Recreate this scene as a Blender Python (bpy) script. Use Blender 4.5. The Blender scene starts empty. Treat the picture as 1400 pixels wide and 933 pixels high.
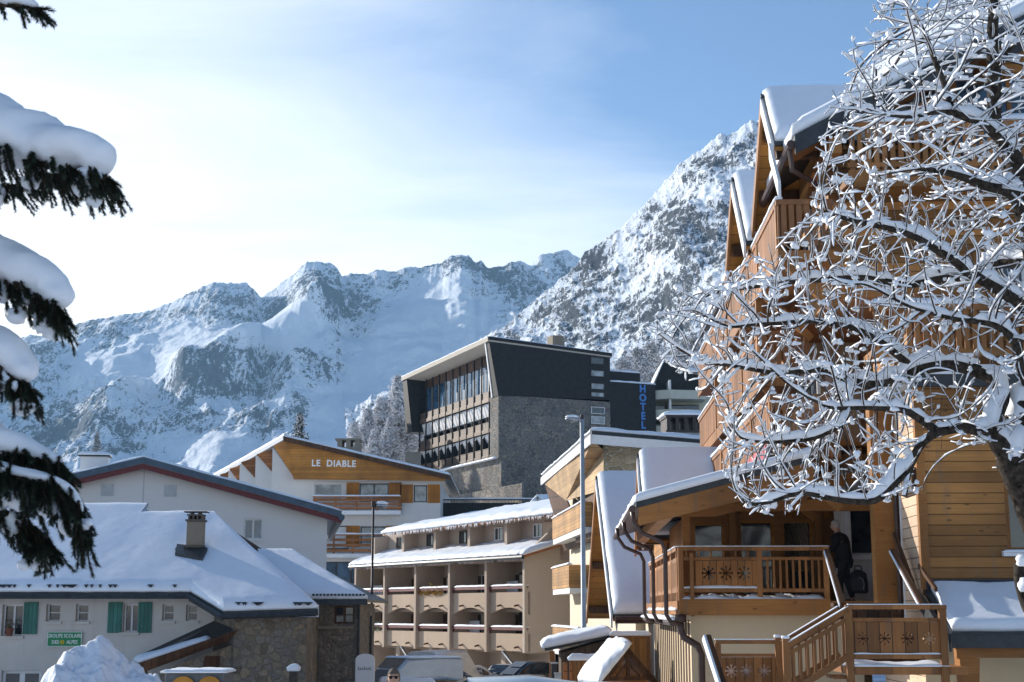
import bpy, bmesh, math, random
import numpy as np
from mathutils import Vector, Matrix, noise

rnd = random.Random(7)
sc = bpy.context.scene
COL = sc.collection

# ------------------------------------------------------------------ camera model (pixels of the 1400 x 933 photograph)
F = 2000.0
TH = math.atan(368.5 / 2000)
CT, ST = math.cos(TH), math.sin(TH)

def ray(px, py):
    r = (px - 700) / F
    u = (466.5 - py) / F
    return Vector((r, CT - u * ST, ST + u * CT))

def P(px, py, Y):
    d = ray(px, py)
    return d * (Y / d.y)

def proj(x, y, z):
    """numpy: world -> photo pixel"""
    f = y * CT + z * ST
    u = -y * ST + z * CT
    return 700 + F * x / f, 466.5 - F * u / f

def smooth(a, b, x):
    t = min(1, max(0, (x - a) / (b - a)))
    return t * t * (3 - 2 * t)

def gz(x, y):
    """height of the ground"""
    z = -1.4 - 0.06 * min(max(y, 0), 50)
    s = smooth(-20, 2, x)
    z += smooth(106, 136, y) * 13.5 * s
    z += max(0, y - 150) * 0.06
    return z

# ------------------------------------------------------------------ numpy noise
_pr = np.random.RandomState(3)
_perm = _pr.permutation(512)
_perm = np.concatenate([_perm, _perm, _perm])
_ga = _pr.rand(512) * 2 * np.pi
def gnoise(x, y):
    xi = np.floor(x).astype(int); yi = np.floor(y).astype(int)
    xf = x - xi; yf = y - yi
    def g(ix, iy, dx, dy):
        a = _ga[_perm[(_perm[ix & 511] + iy) & 511]]
        return np.cos(a) * dx + np.sin(a) * dy
    u = xf * xf * xf * (xf * (xf * 6 - 15) + 10); v = yf * yf * yf * (yf * (yf * 6 - 15) + 10)
    a = g(xi, yi, xf, yf); b = g(xi + 1, yi, xf - 1, yf)
    c = g(xi, yi + 1, xf, yf - 1); d = g(xi + 1, yi + 1, xf - 1, yf - 1)
    return ((a * (1 - u) + b * u) * (1 - v) + (c * (1 - u) + d * u) * v) * 1.4
def fbm(x, y, o=5, gain=.5):
    s = 0; a = 1; t = 0
    for i in range(o):
        s = s + a * gnoise(x + 17.3 * i, y - 9.1 * i); t += a
        x = x * 2.03; y = y * 2.03; a *= gain
    return s / t
def ridged(x, y, o=5, gain=.55):
    s = 0; a = 1; t = 0; w = 1
    for i in range(o):
        n = 1 - np.abs(gnoise(x + 31.7 * i, y + 11.9 * i)) * 1.6
        n = np.clip(n, 0, 1) ** 2
        s = s + a * n * w; t += a; w = np.clip(n * 1.6, 0, 1)
        x = x * 2.1; y = y * 2.1; a *= gain
    return s / t

# ------------------------------------------------------------------ materials
def newmat(name):
    m = bpy.data.materials.new(name); m.use_nodes = True
    nt = m.node_tree; b = nt.nodes['Principled BSDF']
    return m, nt, b
def nd(nt, t, **k):
    n = nt.nodes.new(t)
    for a, v in k.items():
        if a.startswith('i_'):
            key = a[2:]
            key = int(key) if key.isdigit() else key.replace('_', ' ')
            s = n.inputs[key]
            if isinstance(v, bpy.types.NodeSocket): nt.links.new(v, s)
            else: s.default_value = v
        else: setattr(n, a, v)
    return n
def math_(nt, op, a, b=0.0, c=0.0, clamp=False):
    n = nd(nt, 'ShaderNodeMath', operation=op, i_0=a, i_1=b, i_2=c); n.use_clamp = clamp
    return n.outputs[0]
def ramp(nt, fac, *stops):
    n = nd(nt, 'ShaderNodeValToRGB', i_Fac=fac)
    el = n.color_ramp.elements
    while len(el) < len(stops): el.new(.5)
    for e, (p, c) in zip(el, stops):
        e.position = p; e.color = (*c, 1) if len(c) == 3 else c
    return n.outputs[0]
def mixc(nt, f, a, b, bt='MIX'):
    n = nd(nt, 'ShaderNodeMix', data_type='RGBA', blend_type=bt)
    for i, v in ((0, f), (6, a), (7, b)):
        s = n.inputs[i]
        if isinstance(v, bpy.types.NodeSocket): nt.links.new(v, s)
        else: s.default_value = (*v, 1) if (i > 0 and len(v) == 3) else v
    return n.outputs[2]
def objco(nt): return nd(nt, 'ShaderNodeTexCoord').outputs['Object']
def noise_(nt, co, scale, detail=4, rough=.55, dist=0):
    return nd(nt, 'ShaderNodeTexNoise', i_Vector=co, i_Scale=scale, i_Detail=detail, i_Roughness=rough, i_Distortion=dist).outputs['Fac']
def mapping(nt, co, scale=(1, 1, 1), rot=(0, 0, 0), loc=(0, 0, 0)):
    return nd(nt, 'ShaderNodeMapping', i_Vector=co, i_Scale=scale, i_Rotation=rot, i_Location=loc).outputs[0]
def bump(nt, b, h, st=.3, dist=.02):
    n = nd(nt, 'ShaderNodeBump', i_Strength=st, i_Distance=dist, i_Height=h)
    nt.links.new(n.outputs[0], b.inputs['Normal'])

def mat_plain(name, c, rough=.6, metal=0, var=.12, scale=6, spec=.3):
    m, nt, b = newmat(name)
    n = noise_(nt, objco(nt), scale, 5, .6)
    lo = [x * (1 - var * 1.6) for x in c]; hi = [min(1, x * (1 + var)) for x in c]
    nt.links.new(ramp(nt, n, (.3, lo), (.7, hi)), b.inputs['Base Color'])
    b.inputs['Roughness'].default_value = rough; b.inputs['Metallic'].default_value = metal
    b.inputs['Specular IOR Level'].default_value = spec
    return m
def mat_plaster(name, c, var=.1, dirt=(.35, .32, .28), dirtamt=.35):
    m, nt, b = newmat(name); co = objco(nt)
    n = noise_(nt, co, .7, 6, .65); f = noise_(nt, co, 30, 3)
    st = noise_(nt, mapping(nt, co, (2.2, 2.2, .25)), 1.2, 5, .7)
    base = ramp(nt, n, (.3, [x * (1 - var) for x in c]), (.7, c))
    d = math_(nt, 'MULTIPLY', math_(nt, 'SUBTRACT', st, .55, clamp=True), 2.2 * dirtamt, clamp=True)
    nt.links.new(mixc(nt, d, base, tuple(a * q for a, q in zip(c, (dirt[0] * 1.5, dirt[1] * 1.5, dirt[2] * 1.5)))), b.inputs['Base Color'])
    b.inputs['Roughness'].default_value = .85; b.inputs['Specular IOR Level'].default_value = .2
    bump(nt, b, f, .25, .01)
    return m
def mat_wood(name, c, axis='z', w=.16, var=.35, gap=.05, grain=1.0, rough=.55):
    m, nt, b = newmat(name); co = objco(nt)
    sx = nd(nt, 'ShaderNodeSeparateXYZ', i_Vector=co)
    if axis in 'xyz': t = sx.outputs['XYZ'.index(axis.upper())]
    elif axis == 'xy': t = math_(nt, 'ADD', sx.outputs[0], sx.outputs[1])
    q = math_(nt, 'DIVIDE', t, w)
    fl = math_(nt, 'FLOOR', q); fr = math_(nt, 'FRACT', q)
    wn = nd(nt, 'ShaderNodeTexWhiteNoise', noise_dimensions='1D'); nt.links.new(fl, wn.inputs['W'])
    off = nd(nt, 'ShaderNodeCombineXYZ')
    for i in range(3): nt.links.new(math_(nt, 'MULTIPLY', wn.outputs['Value'], 13.0 + i * 7), off.inputs[i])
    v = nd(nt, 'ShaderNodeVectorMath', operation='ADD', i_0=co, i_1=off.outputs[0]).outputs[0]
    st = {'z': (1.2, 1.2, 22), 'x': (22, 1.5, 1.2), 'y': (1.5, 22, 1.2), 'xy': (22, 22, 1.2)}[axis]
    g = noise_(nt, mapping(nt, v, st), 1.4, 5, .65, .6)
    st2 = tuple(2.2 if s < 5 else 5.5 for s in st)
    kn = nd(nt, 'ShaderNodeTexVoronoi', i_Vector=mapping(nt, v, st2), i_Scale=1.0).outputs['Distance']
    big = noise_(nt, co, .5, 4)
    dk = [x * (1 - var) for x in c]; lt = [min(1, x * (1 + var * .8)) for x in c]
    base = ramp(nt, wn.outputs['Value'], (0, dk), (.5, c), (1, lt))
    base = mixc(nt, math_(nt, 'MULTIPLY', g, grain, clamp=True), base, ramp(nt, g, (.25, (.35, .3, .26)), (.75, (1.25, 1.25, 1.2))), 'MULTIPLY')
    base = mixc(nt, ramp(nt, kn, (.06, (.8,) * 3), (.15, (0,) * 3)), base, [x * .25 for x in c])
    base = mixc(nt, .9, base, ramp(nt, big, (.3, (.52, .51, .50)), (.7, (1.2, 1.19, 1.17))), 'MULTIPLY')
    run = noise_(nt, mapping(nt, co, (3.5, 3.5, .35), (0, 0, 0), (3, 7, 1)), 1.3, 5, .7)
    base = mixc(nt, ramp(nt, run, (.56, (0,) * 3), (.74, (.55,) * 3)), base, [sum(c) / 3 * q for q in (.62, .52, .45)])
    if gap:
        e = math_(nt, 'MINIMUM', fr, math_(nt, 'SUBTRACT', 1.0, fr))
        ga = ramp(nt, e, (gap * .4, (1, 1, 1)), (gap, (0, 0, 0)))
        base = mixc(nt, ga, base, [x * .12 for x in c])
        bump(nt, b, math_(nt, 'ADD', math_(nt, 'MULTIPLY', g, .25), ramp(nt, e, (0, (0,) * 3), (gap * 1.5, (1,) * 3))), .5, .012)
    nt.links.new(base, b.inputs['Base Color'])
    b.inputs['Roughness'].default_value = rough; b.inputs['Specular IOR Level'].default_value = .25
    return m
def mat_rubble(name, cols, scale=2.4, mortar=(.16, .15, .14), mw=.06, flat=(1, 1, 1.15)):
    m, nt, b = newmat(name); co = objco(nt)
    nz = nd(nt, 'ShaderNodeTexNoise', i_Vector=co, i_Scale=2.0, i_Detail=3)
    v = nd(nt, 'ShaderNodeVectorMath', operation='ADD', i_0=mapping(nt, co, flat),
           i_1=nd(nt, 'ShaderNodeVectorMath', operation='SCALE', i_0=nz.outputs['Color'], i_3=.35).outputs[0]).outputs[0]
    vo = nd(nt, 'ShaderNodeTexVoronoi', i_Vector=v, i_Scale=scale)
    ed = nd(nt, 'ShaderNodeTexVoronoi', feature='DISTANCE_TO_EDGE', i_Vector=v, i_Scale=scale).outputs['Distance']
    sx = nd(nt, 'ShaderNodeSeparateColor', i_Color=vo.outputs['Color'])
    n = len(cols)
    base = ramp(nt, sx.outputs[0], *[(i / (n - 1), c) for i, c in enumerate(cols)])
    gr = noise_(nt, co, 18, 5, .7)
    base = mixc(nt, 1, base, ramp(nt, gr, (.3, (.6,) * 3), (.7, (1.2,) * 3)), 'MULTIPLY')
    big = noise_(nt, co, .45, 4)
    base = mixc(nt, 1, base, ramp(nt, big, (.3, (.75,) * 3), (.7, (1.15,) * 3)), 'MULTIPLY')
    base = mixc(nt, ramp(nt, ed, (mw * .3, (1,) * 3), (mw, (0,) * 3)), base, mortar)
    nt.links.new(base, b.inputs['Base Color']); b.inputs['Roughness'].default_value = .9
    b.inputs['Specular IOR Level'].default_value = .15
    bump(nt, b, math_(nt, 'ADD', ramp(nt, ed, (0, (0,) * 3), (mw * 2.5, (1,) * 3)), math_(nt, 'MULTIPLY', gr, .4)), .7, .05)
    return m
def mat_snow(name='snow', c=(.81, .86, .92), sc_=1.0):
    m, nt, b = newmat(name); co = objco(nt)
    a = noise_(nt, co, 3 * sc_, 6, .6); f = noise_(nt, co, 40 * sc_, 3, .7)
    nt.links.new(ramp(nt, a, (.3, [x * .95 for x in c]), (.7, c)), b.inputs['Base Color'])
    b.inputs['Roughness'].default_value = .55; b.inputs['Specular IOR Level'].default_value = .25
    bump(nt, b, math_(nt, 'ADD', a, math_(nt, 'MULTIPLY', f, .3)), .28, .05 / sc_)
    return m
def mat_glass(name, c=(.02, .025, .03), refl=.06):
    m, nt, b = newmat(name); co = objco(nt)
    n = noise_(nt, co, 1.3, 3)
    nt.links.new(ramp(nt, n, (.35, [x * .5 for x in c]), (.65, [x * 1.5 for x in c])), b.inputs['Base Color'])
    b.inputs['Roughness'].default_value = refl; b.inputs['Specular IOR Level'].default_value = .8
    return m

M = {}
M['snow'] = mat_snow()
m_, nt_d, b_d = newmat('ploughed_snow'); co_d = objco(nt_d)
n_a = noise_(nt_d, co_d, 2.5, 6, .7); n_b = noise_(nt_d, co_d, 9, 5, .75)
c_d = ramp(nt_d, n_a, (.3, (.66, .70, .76)), (.65, (.80, .84, .90)))
nt_d.links.new(mixc(nt_d, ramp(nt_d, n_b, (.60, (0,) * 3), (.72, (.55,) * 3)), c_d, (.34, .33, .32)), b_d.inputs['Base Color'])
b_d.inputs['Roughness'].default_value = .75; bump(nt_d, b_d, n_b, .5, .05); M['snow_dirty'] = m_
M['white'] = mat_plaster('white_render', (.66, .65, .63), .08)
M['greywhite'] = mat_plaster('pale_grey_render', (.70, .70, .69), .05, dirtamt=.18)
M['oldwhite'] = mat_plaster('old_white_render', (.60, .56, .51), .18, dirtamt=.9)
M['cream'] = mat_plaster('cream_render', (.66, .54, .36), .08)
M['creamlight'] = mat_plaster('light_cream_render', (.70, .63, .50), .06)
M['tan'] = mat_plaster('tan_render', (.43, .34, .265), .07, dirtamt=.3)
M['tan_end'] = mat_plaster('tan_end_wall_render', (.54, .455, .375), .06, dirtamt=.25)  # paler than the other tan walls: brighter light put into the colour
M['tanlight'] = mat_plaster('tan_parapet_render', (.48, .365, .265), .1, dirtamt=.5)
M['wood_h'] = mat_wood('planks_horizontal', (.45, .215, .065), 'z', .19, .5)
M['wood_hpale'] = mat_wood('planks_horizontal_pale', (.62, .37, .19), 'z', .19, .15, grain=.6)
M['wood_v'] = mat_wood('planks_vertical', (.38, .165, .05), 'xy', .15, .4)
M['wood_beam'] = mat_wood('timber_beam', (.36, .16, .045), 'z', .6, .2, gap=0)
M['wood_rail'] = mat_wood('railing_timber', (.37, .165, .055), 'xy', .3, .25, gap=0)
M['wood_orange'] = mat_wood('orange_boarding', (.46, .20, .035), 'z', .22, .18, gap=.03, grain=.5)
M['wood_orangev'] = mat_wood('orange_shutter_boarding', (.44, .17, .02), 'xy', .12, .2)
M['wood_fence'] = mat_wood('fence_boarding', (.42, .19, .045), 'xy', .12, .3)
M['wood_soffit'] = mat_wood('soffit_boarding', (.48, .28, .12), 'y', .25, .12, gap=.03)
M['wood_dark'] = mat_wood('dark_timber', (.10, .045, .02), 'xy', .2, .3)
M['wood_red'] = mat_wood('red_brown_timber', (.38, .15, .05), 'z', .25, .25)
M['slate'] = mat_plain('dark_slate_cladding', (.014, .014, .015), .6, 0, .3, 3)
M['metal_dark'] = mat_plain('dark_roof_metal', (.045, .05, .055), .45, .3, .2)
M['pipe'] = mat_plain('brown_downpipe', (.06, .032, .025), .4, .1, .2, 4, .5)
M['metal_grey'] = mat_plain('galvanised_metal', (.34, .36, .38), .4, .7, .12)
M['fascia_white'] = mat_plain('white_fascia_paint', (.72, .72, .72), .6, 0, .06, 3)
M['fascia_blue'] = mat_plain('blue_grey_fascia', (.075, .11, .15), .5, .2, .15, 3)
M['red_trim'] = mat_plain('dark_red_trim', (.15, .035, .035), .6, 0, .15)
M['stone'] = mat_rubble('rubble_stone', [(.17, .135, .10), (.28, .23, .165), (.22, .20, .18), (.34, .27, .18)], 3.7, (.18, .155, .12))
M['stone_fine'] = mat_rubble('fine_rubble_stone', [(.16, .135, .11), (.25, .21, .165), (.32, .26, .19)], 4.8, (.17, .15, .12), mw=.09)
M['stone_hotel'] = mat_rubble('dark_rubble_stone', [(.15, .14, .125), (.27, .245, .21), (.20, .20, .195), (.36, .30, .23)], 2.7, (.11, .105, .10), .08)
M['concrete'] = mat_plaster('chimney_concrete', (.25, .215, .165), .2, dirtamt=.9)
M['glass'] = mat_glass('window_glass')
M['glass_pale'] = mat_glass('curtained_glass', (.22, .24, .25), .12)
M['glass_blue'] = mat_glass('blue_window_glass', (.04, .09, .15), .05)
M['frame_white'] = mat_plain('white_window_frame', (.70, .70, .69), .5, 0, .05)
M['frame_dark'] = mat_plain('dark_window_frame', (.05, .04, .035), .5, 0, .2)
M['shutter_green'] = mat_wood('green_shutter_paint', (.055, .20, .165), 'xy', .13, .2)
M['black'] = mat_plain('black_cloth', (.012, .012, .014), .85, 0, .3, 20)

# ------------------------------------------------------------------ mesh builder
class MB:
    def __init__(s): s.v = []; s.f = []
    def add(s, vs, fs):
        b = len(s.v); s.v += [tuple(v) for v in vs]; s.f += [tuple(i + b for i in f) for f in fs]; return s
    def quad(s, *p): return s.add(p, [tuple(range(len(p)))])
    def hexa(s, p):   # 4 bottom (ccw from above), 4 top
        return s.add(p, [(3, 2, 1, 0), (4, 5, 6, 7), (0, 1, 5, 4), (1, 2, 6, 5), (2, 3, 7, 6), (3, 0, 4, 7)])
    def box(s, x0, x1, y0, y1, z0, z1):
        x0, x1 = sorted((x0, x1)); y0, y1 = sorted((y0, y1)); z0, z1 = sorted((z0, z1))
        return s.hexa([(x0, y0, z0), (x1, y0, z0), (x1, y1, z0), (x0, y1, z0), (x0, y0, z1), (x1, y0, z1), (x1, y1, z1), (x0, y1, z1)])
    def prism(s, pts, vec):
        n = len(pts); p = [Vector(a) for a in pts]; v = Vector(vec)
        nrm = Vector((0, 0, 0))
        for i in range(n): nrm += p[i].cross(p[(i + 1) % n])
        if nrm.dot(v) > 0: p = p[::-1]
        fs = [tuple(range(n)), tuple(range(2 * n - 1, n - 1, -1))]
        fs += [((i + 1) % n, i, n + i, n + (i + 1) % n) for i in range(n)]
        return s.add(p + [a + v for a in p], fs)
    def beam(s, p, q, w, h, up=(0, 0, 1)):
        p = Vector(p); q = Vector(q); d = (q - p).normalized(); u = Vector(up)
        r = d.cross(u)
        if r.length < 1e-4: r = d.cross(Vector((0, 1, 0)))
        r.normalize(); u = r.cross(d); r *= w / 2; u *= h / 2
        return s.hexa([p - r - u, p + r - u, q + r - u, q - r - u, p - r + u, p + r + u, q + r + u, q - r + u])
    def tube(s, pts, rad, n=8, caps=True):
        pts = [Vector(p) for p in pts]
        if not hasattr(rad, '__len__'): rad = [rad] * len(pts)
        vs = []; prev = None
        for i, p in enumerate(pts):
            d = (pts[min(i + 1, len(pts) - 1)] - pts[max(i - 1, 0)]).normalized()
            if prev is None:
                a = d.cross(Vector((0, 0, 1)))
                if a.length < .01: a = d.cross(Vector((1, 0, 0)))
            else: a = prev - d * prev.dot(d)
            a.normalize(); prev = a; b = d.cross(a)
            for k in range(n):
                t = 2 * math.pi * k / n
                vs.append(p + (a * math.cos(t) + b * math.sin(t)) * rad[i])
        fs = []
        for i in range(len(pts) - 1):
            for k in range(n):
                k2 = (k + 1) % n
                fs.append((i * n + k, i * n + k2, (i + 1) * n + k2, (i + 1) * n + k))
        if caps: fs += [tuple(range(n - 1, -1, -1)), tuple(range((len(pts) - 1) * n, len(pts) * n))]
        return s.add(vs, fs)
    def lathe(s, c, prof, n=16):
        c = Vector(c)
        vs = [c + Vector((r * math.cos(2 * math.pi * k / n), r * math.sin(2 * math.pi * k / n), z)) for r, z in prof for k in range(n)]
        fs = [(i * n + k, i * n + (k + 1) % n, (i + 1) * n + (k + 1) % n, (i + 1) * n + k) for i in range(len(prof) - 1) for k in range(n)]
        fs += [tuple(range(n - 1, -1, -1)), tuple(range((len(prof) - 1) * n, len(prof) * n))]
        return s.add(vs, fs)
    def ball(s, c, r, n=8, m=6, jit=0, seed=0):
        c = Vector(c); rr = r if hasattr(r, '__len__') else (r, r, r)
        vs = []; fs = []
        for i in range(m + 1):
            a = math.pi * i / m
            for k in range(n):
                b = 2 * math.pi * k / n
                d = Vector((math.sin(a) * math.cos(b), math.sin(a) * math.sin(b), math.cos(a)))
                q = 1 + (jit * noise.noise(d * 1.7 + Vector((seed, seed * .7, 0))) if jit else 0)
                vs.append(c + Vector((d.x * rr[0], d.y * rr[1], d.z * rr[2])) * q)
        for i in range(m):
            for k in range(n):
                k2 = (k + 1) % n
                fs.append((i * n + k, (i + 1) * n + k, (i + 1) * n + k2, i * n + k2))
        return s.add(vs, fs)
    def wall(s, w, a0, a1, z0, z1, holes=(), depth=.2):
        """a wall face on plane w with real openings and reveals; holes: (a0, a1, z0, z1)"""
        A = sorted({a0, a1, *[h[0] for h in holes], *[h[1] for h in holes]})
        Z = sorted({z0, z1, *[h[2] for h in holes], *[h[3] for h in holes]})
        for i in range(len(A) - 1):
            for j in range(len(Z) - 1):
                ca = (A[i] + A[i + 1]) / 2; cz = (Z[j] + Z[j + 1]) / 2
                if any(h[0] < ca < h[1] and h[2] < cz < h[3] for h in holes): continue
                s.quad(w(A[i], 0, Z[j]), w(A[i + 1], 0, Z[j]), w(A[i + 1], 0, Z[j + 1]), w(A[i], 0, Z[j + 1]))
        for h in holes:
            c = [(h[0], h[2]), (h[1], h[2]), (h[1], h[3]), (h[0], h[3])]
            for i in range(4):
                p, q = c[i], c[(i + 1) % 4]
                s.quad(w(p[0], 0, p[1]), w(q[0], 0, q[1]), w(q[0], -depth, q[1]), w(p[0], -depth, p[1]))
        return s
    def wbox(s, w, a0, a1, d0, d1, z0, z1):
        p = [w(a0, d0, z0), w(a1, d0, z0), w(a1, d1, z0), w(a0, d1, z0), w(a0, d0, z1), w(a1, d0, z1), w(a1, d1, z1), w(a0, d1, z1)]
        return s.add(p, [(3, 2, 1, 0), (4, 5, 6, 7), (0, 1, 5, 4), (1, 2, 6, 5), (2, 3, 7, 6), (3, 0, 4, 7)])
    def snow(s, q, T=.25, nu=24, nv=12, R=.3, edge=.35, jit=.25, seed=0, rnd_=(1, 1, 1, 1), over=.04, fr=1.2):
        """snow lying on a roof quad (eave left, eave right, ridge right, ridge left); rounded edges: left, right, eave, ridge"""
        p00, p10, p11, p01 = [Vector(a) for a in q]
        lu = max(.1, ((p10 - p00).length + (p11 - p01).length) / 2); lv = max(.1, ((p01 - p00).length + (p11 - p10).length) / 2)
        def warp(n, l):   # denser near the edges
            return [(.5 - .5 * math.cos(math.pi * i / n)) * .6 + .4 * i / n for i in range(n + 1)]
        U = warp(nu, lu); V = warp(nv, lv); top = []; bot = []
        for v in V:
            for u in U:
                b = (p00 * (1 - u) + p10 * u) * (1 - v) + (p01 * (1 - u) + p11 * u) * v
                e = 9.
                if rnd_[0]: e = min(e, u * lu)
                if rnd_[1]: e = min(e, (1 - u) * lu)
                if rnd_[2]: e = min(e, v * lv)
                if rnd_[3]: e = min(e, (1 - v) * lv)
                k = min(e / R, 1); h = edge + (1 - edge) * math.sqrt(max(0, 1 - (1 - k) ** 2))
                n1 = noise.noise(Vector((b.x * fr, b.y * fr, seed))) ; n2 = noise.noise(Vector((b.x * fr * 3.7, b.y * fr * 3.7, seed + 5)))
                hh = T * h * (1 + jit * (n1 + .4 * n2))
                o = Vector((0, 0, 0))
                if over:
                    w = over * (1 + 1.5 * n2)
                    if u == 0 and rnd_[0]: o += (p00 - p10).normalized() * w
                    if u == 1 and rnd_[1]: o += (p10 - p00).normalized() * w
                    if v == 0 and rnd_[2]: o += (p00 - p01).normalized() * w
                    if v == 1 and rnd_[3]: o += (p01 - p00).normalized() * w
                top.append(b + o + Vector((0, 0, max(hh, .02)))); bot.append(b + o * .5 + Vector((0, 0, .004)))
        n = nu + 1; fs = []
        for j in range(nv):
            for i in range(nu):
                fs.append((j * n + i, j * n + i + 1, (j + 1) * n + i + 1, (j + 1) * n + i))
        K = len(top)
        fs += [tuple(K + i for i in reversed(f)) for f in fs]
        sides = ((rnd_[2], [i for i in range(nu + 1)]), (rnd_[1], [j * n + nu for j in range(nv + 1)]),
                 (rnd_[3], [nv * n + i for i in range(nu, -1, -1)]), (rnd_[0], [j * n for j in range(nv, -1, -1)]))
        for on, e in sides:      # an edge that butts against more snow or a wall stays open
            if on:
                for a, b in zip(e, e[1:]): fs.append((b, a, K + a, K + b))
        return s.add(top + bot, fs)

def wy(y0): return lambda a, d, z: (a, y0 - d, z)             # wall looking towards -y: outward d
def wx(x0): return lambda a, d, z: (x0 - d, a, z)             # wall looking towards -x (a = y)
def wxp(x0): return lambda a, d, z: (x0 + d, a, z)            # wall looking towards +x (a = y)

class Thing:
    """an Empty at the thing's base; parts are authored in the thing's own frame (T, rz)"""
    def __init__(s, name, label, cat, base, T=(0, 0, 0), rz=0.0, group=None, size=1.0):
        s.T = Vector(T); s.R = Matrix.Rotation(rz, 3, 'Z'); s.B = Vector(base); s.k = size; s.pre = None
        o = bpy.data.objects.new(name, None); COL.objects.link(o); o.empty_display_size = .3
        o.location = s.T + s.R @ (s.B * size); o.rotation_euler = (0, 0, rz)
        o['label'] = label; o['category'] = cat
        if group: o['group'] = group
        s.o = o
    def L(s, w): return s.R.transposed() @ (Vector(w) - s.T)
    def hit(s, ax, v, px, py):
        d = s.R.transposed() @ ray(px, py); o = s.L((0, 0, 0))
        return o + d * ((v - o[ax]) / d[ax])
    def part(s, name, mb, mat, parent=None, smooth=False, bevel=0):
        me = bpy.data.meshes.new(name)
        me.from_pydata([tuple(((s.pre(Vector(v)) if s.pre else Vector(v)) - s.B) * s.k) for v in mb.v], [], mb.f); me.update()
        mats = mat if isinstance(mat, (list, tuple)) else [mat]
        for m in mats: me.materials.append(M[m] if isinstance(m, str) else m)
        if smooth: me.shade_smooth()
        o = bpy.data.objects.new(name, me); COL.objects.link(o); o.parent = parent or s.o
        if bevel:
            md = o.modifiers.new('bevel', 'BEVEL'); md.width = bevel; md.segments = 2; md.limit_method = 'ANGLE'
        return o
    def window(s, w, a0, a1, z0, z1, mull=1, bars=0, fw=.06, d=-.12, frame='frame_white', glass='glass', sill=None, lintel=None, name='window'):
        mb = MB()
        mb.wbox(w, a0, a0 + fw, d - .05, d + .02, z0, z1); mb.wbox(w, a1 - fw, a1, d - .05, d + .02, z0, z1)
        mb.wbox(w, a0 + fw, a1 - fw, d - .05, d + .02, z0, z0 + fw); mb.wbox(w, a0 + fw, a1 - fw, d - .05, d + .02, z1 - fw, z1)
        for i in range(1, mull + 1):
            c = a0 + (a1 - a0) * i / (mull + 1); mb.wbox(w, c - fw * .6, c + fw * .6, d - .05, d + .025, z0 + fw, z1 - fw)
        for i in range(1, bars + 1):
            c = z0 + (z1 - z0) * i / (bars + 1); mb.wbox(w, a0 + fw, a1 - fw, d - .045, d + .015, c - fw * .3, c + fw * .3)
        o = s.part(name, mb, frame)
        s.part('pane', MB().wbox(w, a0 + .01, a1 - .01, d - .04, d - .02, z0 + .01, z1 - .01), glass, o)
        if sill: s.part('sill', MB().wbox(w, a0 - .08, a1 + .08, -.1, .1, z0 - .09, z0 - .002), sill, o)
        return o

def single(name, label, cat, mb, mat, base, group=None, smooth=False, rz=0):
    me = bpy.data.meshes.new(name); B = Vector(base)
    me.from_pydata([tuple(Vector(v) - B) for v in mb.v], [], mb.f); me.update()
    for m in (mat if isinstance(mat, (list, tuple)) else [mat]): me.materials.append(M[m] if isinstance(m, str) else m)
    if smooth: me.shade_smooth()
    o = bpy.data.objects.new(name, me); COL.objects.link(o); o.location = B; o.rotation_euler[2] = rz
    o['label'] = label; o['category'] = cat
    if group: o['group'] = group
    return o
def structure(name, me, mat, kind='structure', smooth=True):
    me.materials.append(M[mat] if isinstance(mat, str) else mat)
    if smooth: me.shade_smooth()
    o = bpy.data.objects.new(name, me); COL.objects.link(o); o['kind'] = kind
    return o
def curve_mesh(cu):
    o = bpy.data.objects.new('tmp', cu); COL.objects.link(o)
    dg = bpy.context.evaluated_depsgraph_get(); dg.update()
    me = bpy.data.meshes.new_from_object(o.evaluated_get(dg))
    vs = [v.co.copy() for v in me.vertices]; fs = [tuple(p.vertices) for p in me.polygons]
    bpy.data.objects.remove(o); bpy.data.curves.remove(cu); bpy.data.meshes.remove(me)
    return vs, fs
def text_mb(mb, txt, size, place, extrude=.02, sx=1.0, space=1.0, bold=0):
    """letters as raised geometry; place(a, d, b) maps text plane to the frame"""
    cu = bpy.data.curves.new('t', 'FONT'); cu.body = txt; cu.size = size; cu.extrude = extrude; cu.space_character = space
    cu.align_x = 'CENTER'; cu.align_y = 'CENTER'; cu.resolution_u = 3; cu.offset = bold
    vs, fs = curve_mesh(cu)
    return mb.add([place(v.x * sx, v.z, v.y) for v in vs], fs)
def cut_panel(mb, w, a0, a1, z0, z1, stars, d=0, th=.03):
    """boarding with star-shaped holes cut through it"""
    cu = bpy.data.curves.new('c', 'CURVE'); cu.dimensions = '2D'; cu.fill_mode = 'BOTH'; cu.extrude = th / 2
    def poly(pts):
        sp = cu.splines.new('POLY'); sp.points.add(len(pts) - 1); sp.use_cyclic_u = True
        for p, q in zip(sp.points, pts): p.co = (q[0], q[1], 0, 1)
    poly([(a0, z0), (a1, z0), (a1, z1), (a0, z1)])
    for ca, cz, r in stars:
        pts = []
        for k in range(8):
            t = k * math.pi / 4
            for dr, dt in ((.24, -.39), (.62, -.13), (1, -.17), (1, .17), (.62, .13)):
                pts.append((ca + r * dr * math.cos(t + dt), cz + r * dr * math.sin(t + dt)))
        poly(pts)
    vs, fs = curve_mesh(cu)
    return mb.add([w(v.x, d + v.z, v.y) for v in vs], fs)
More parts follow.
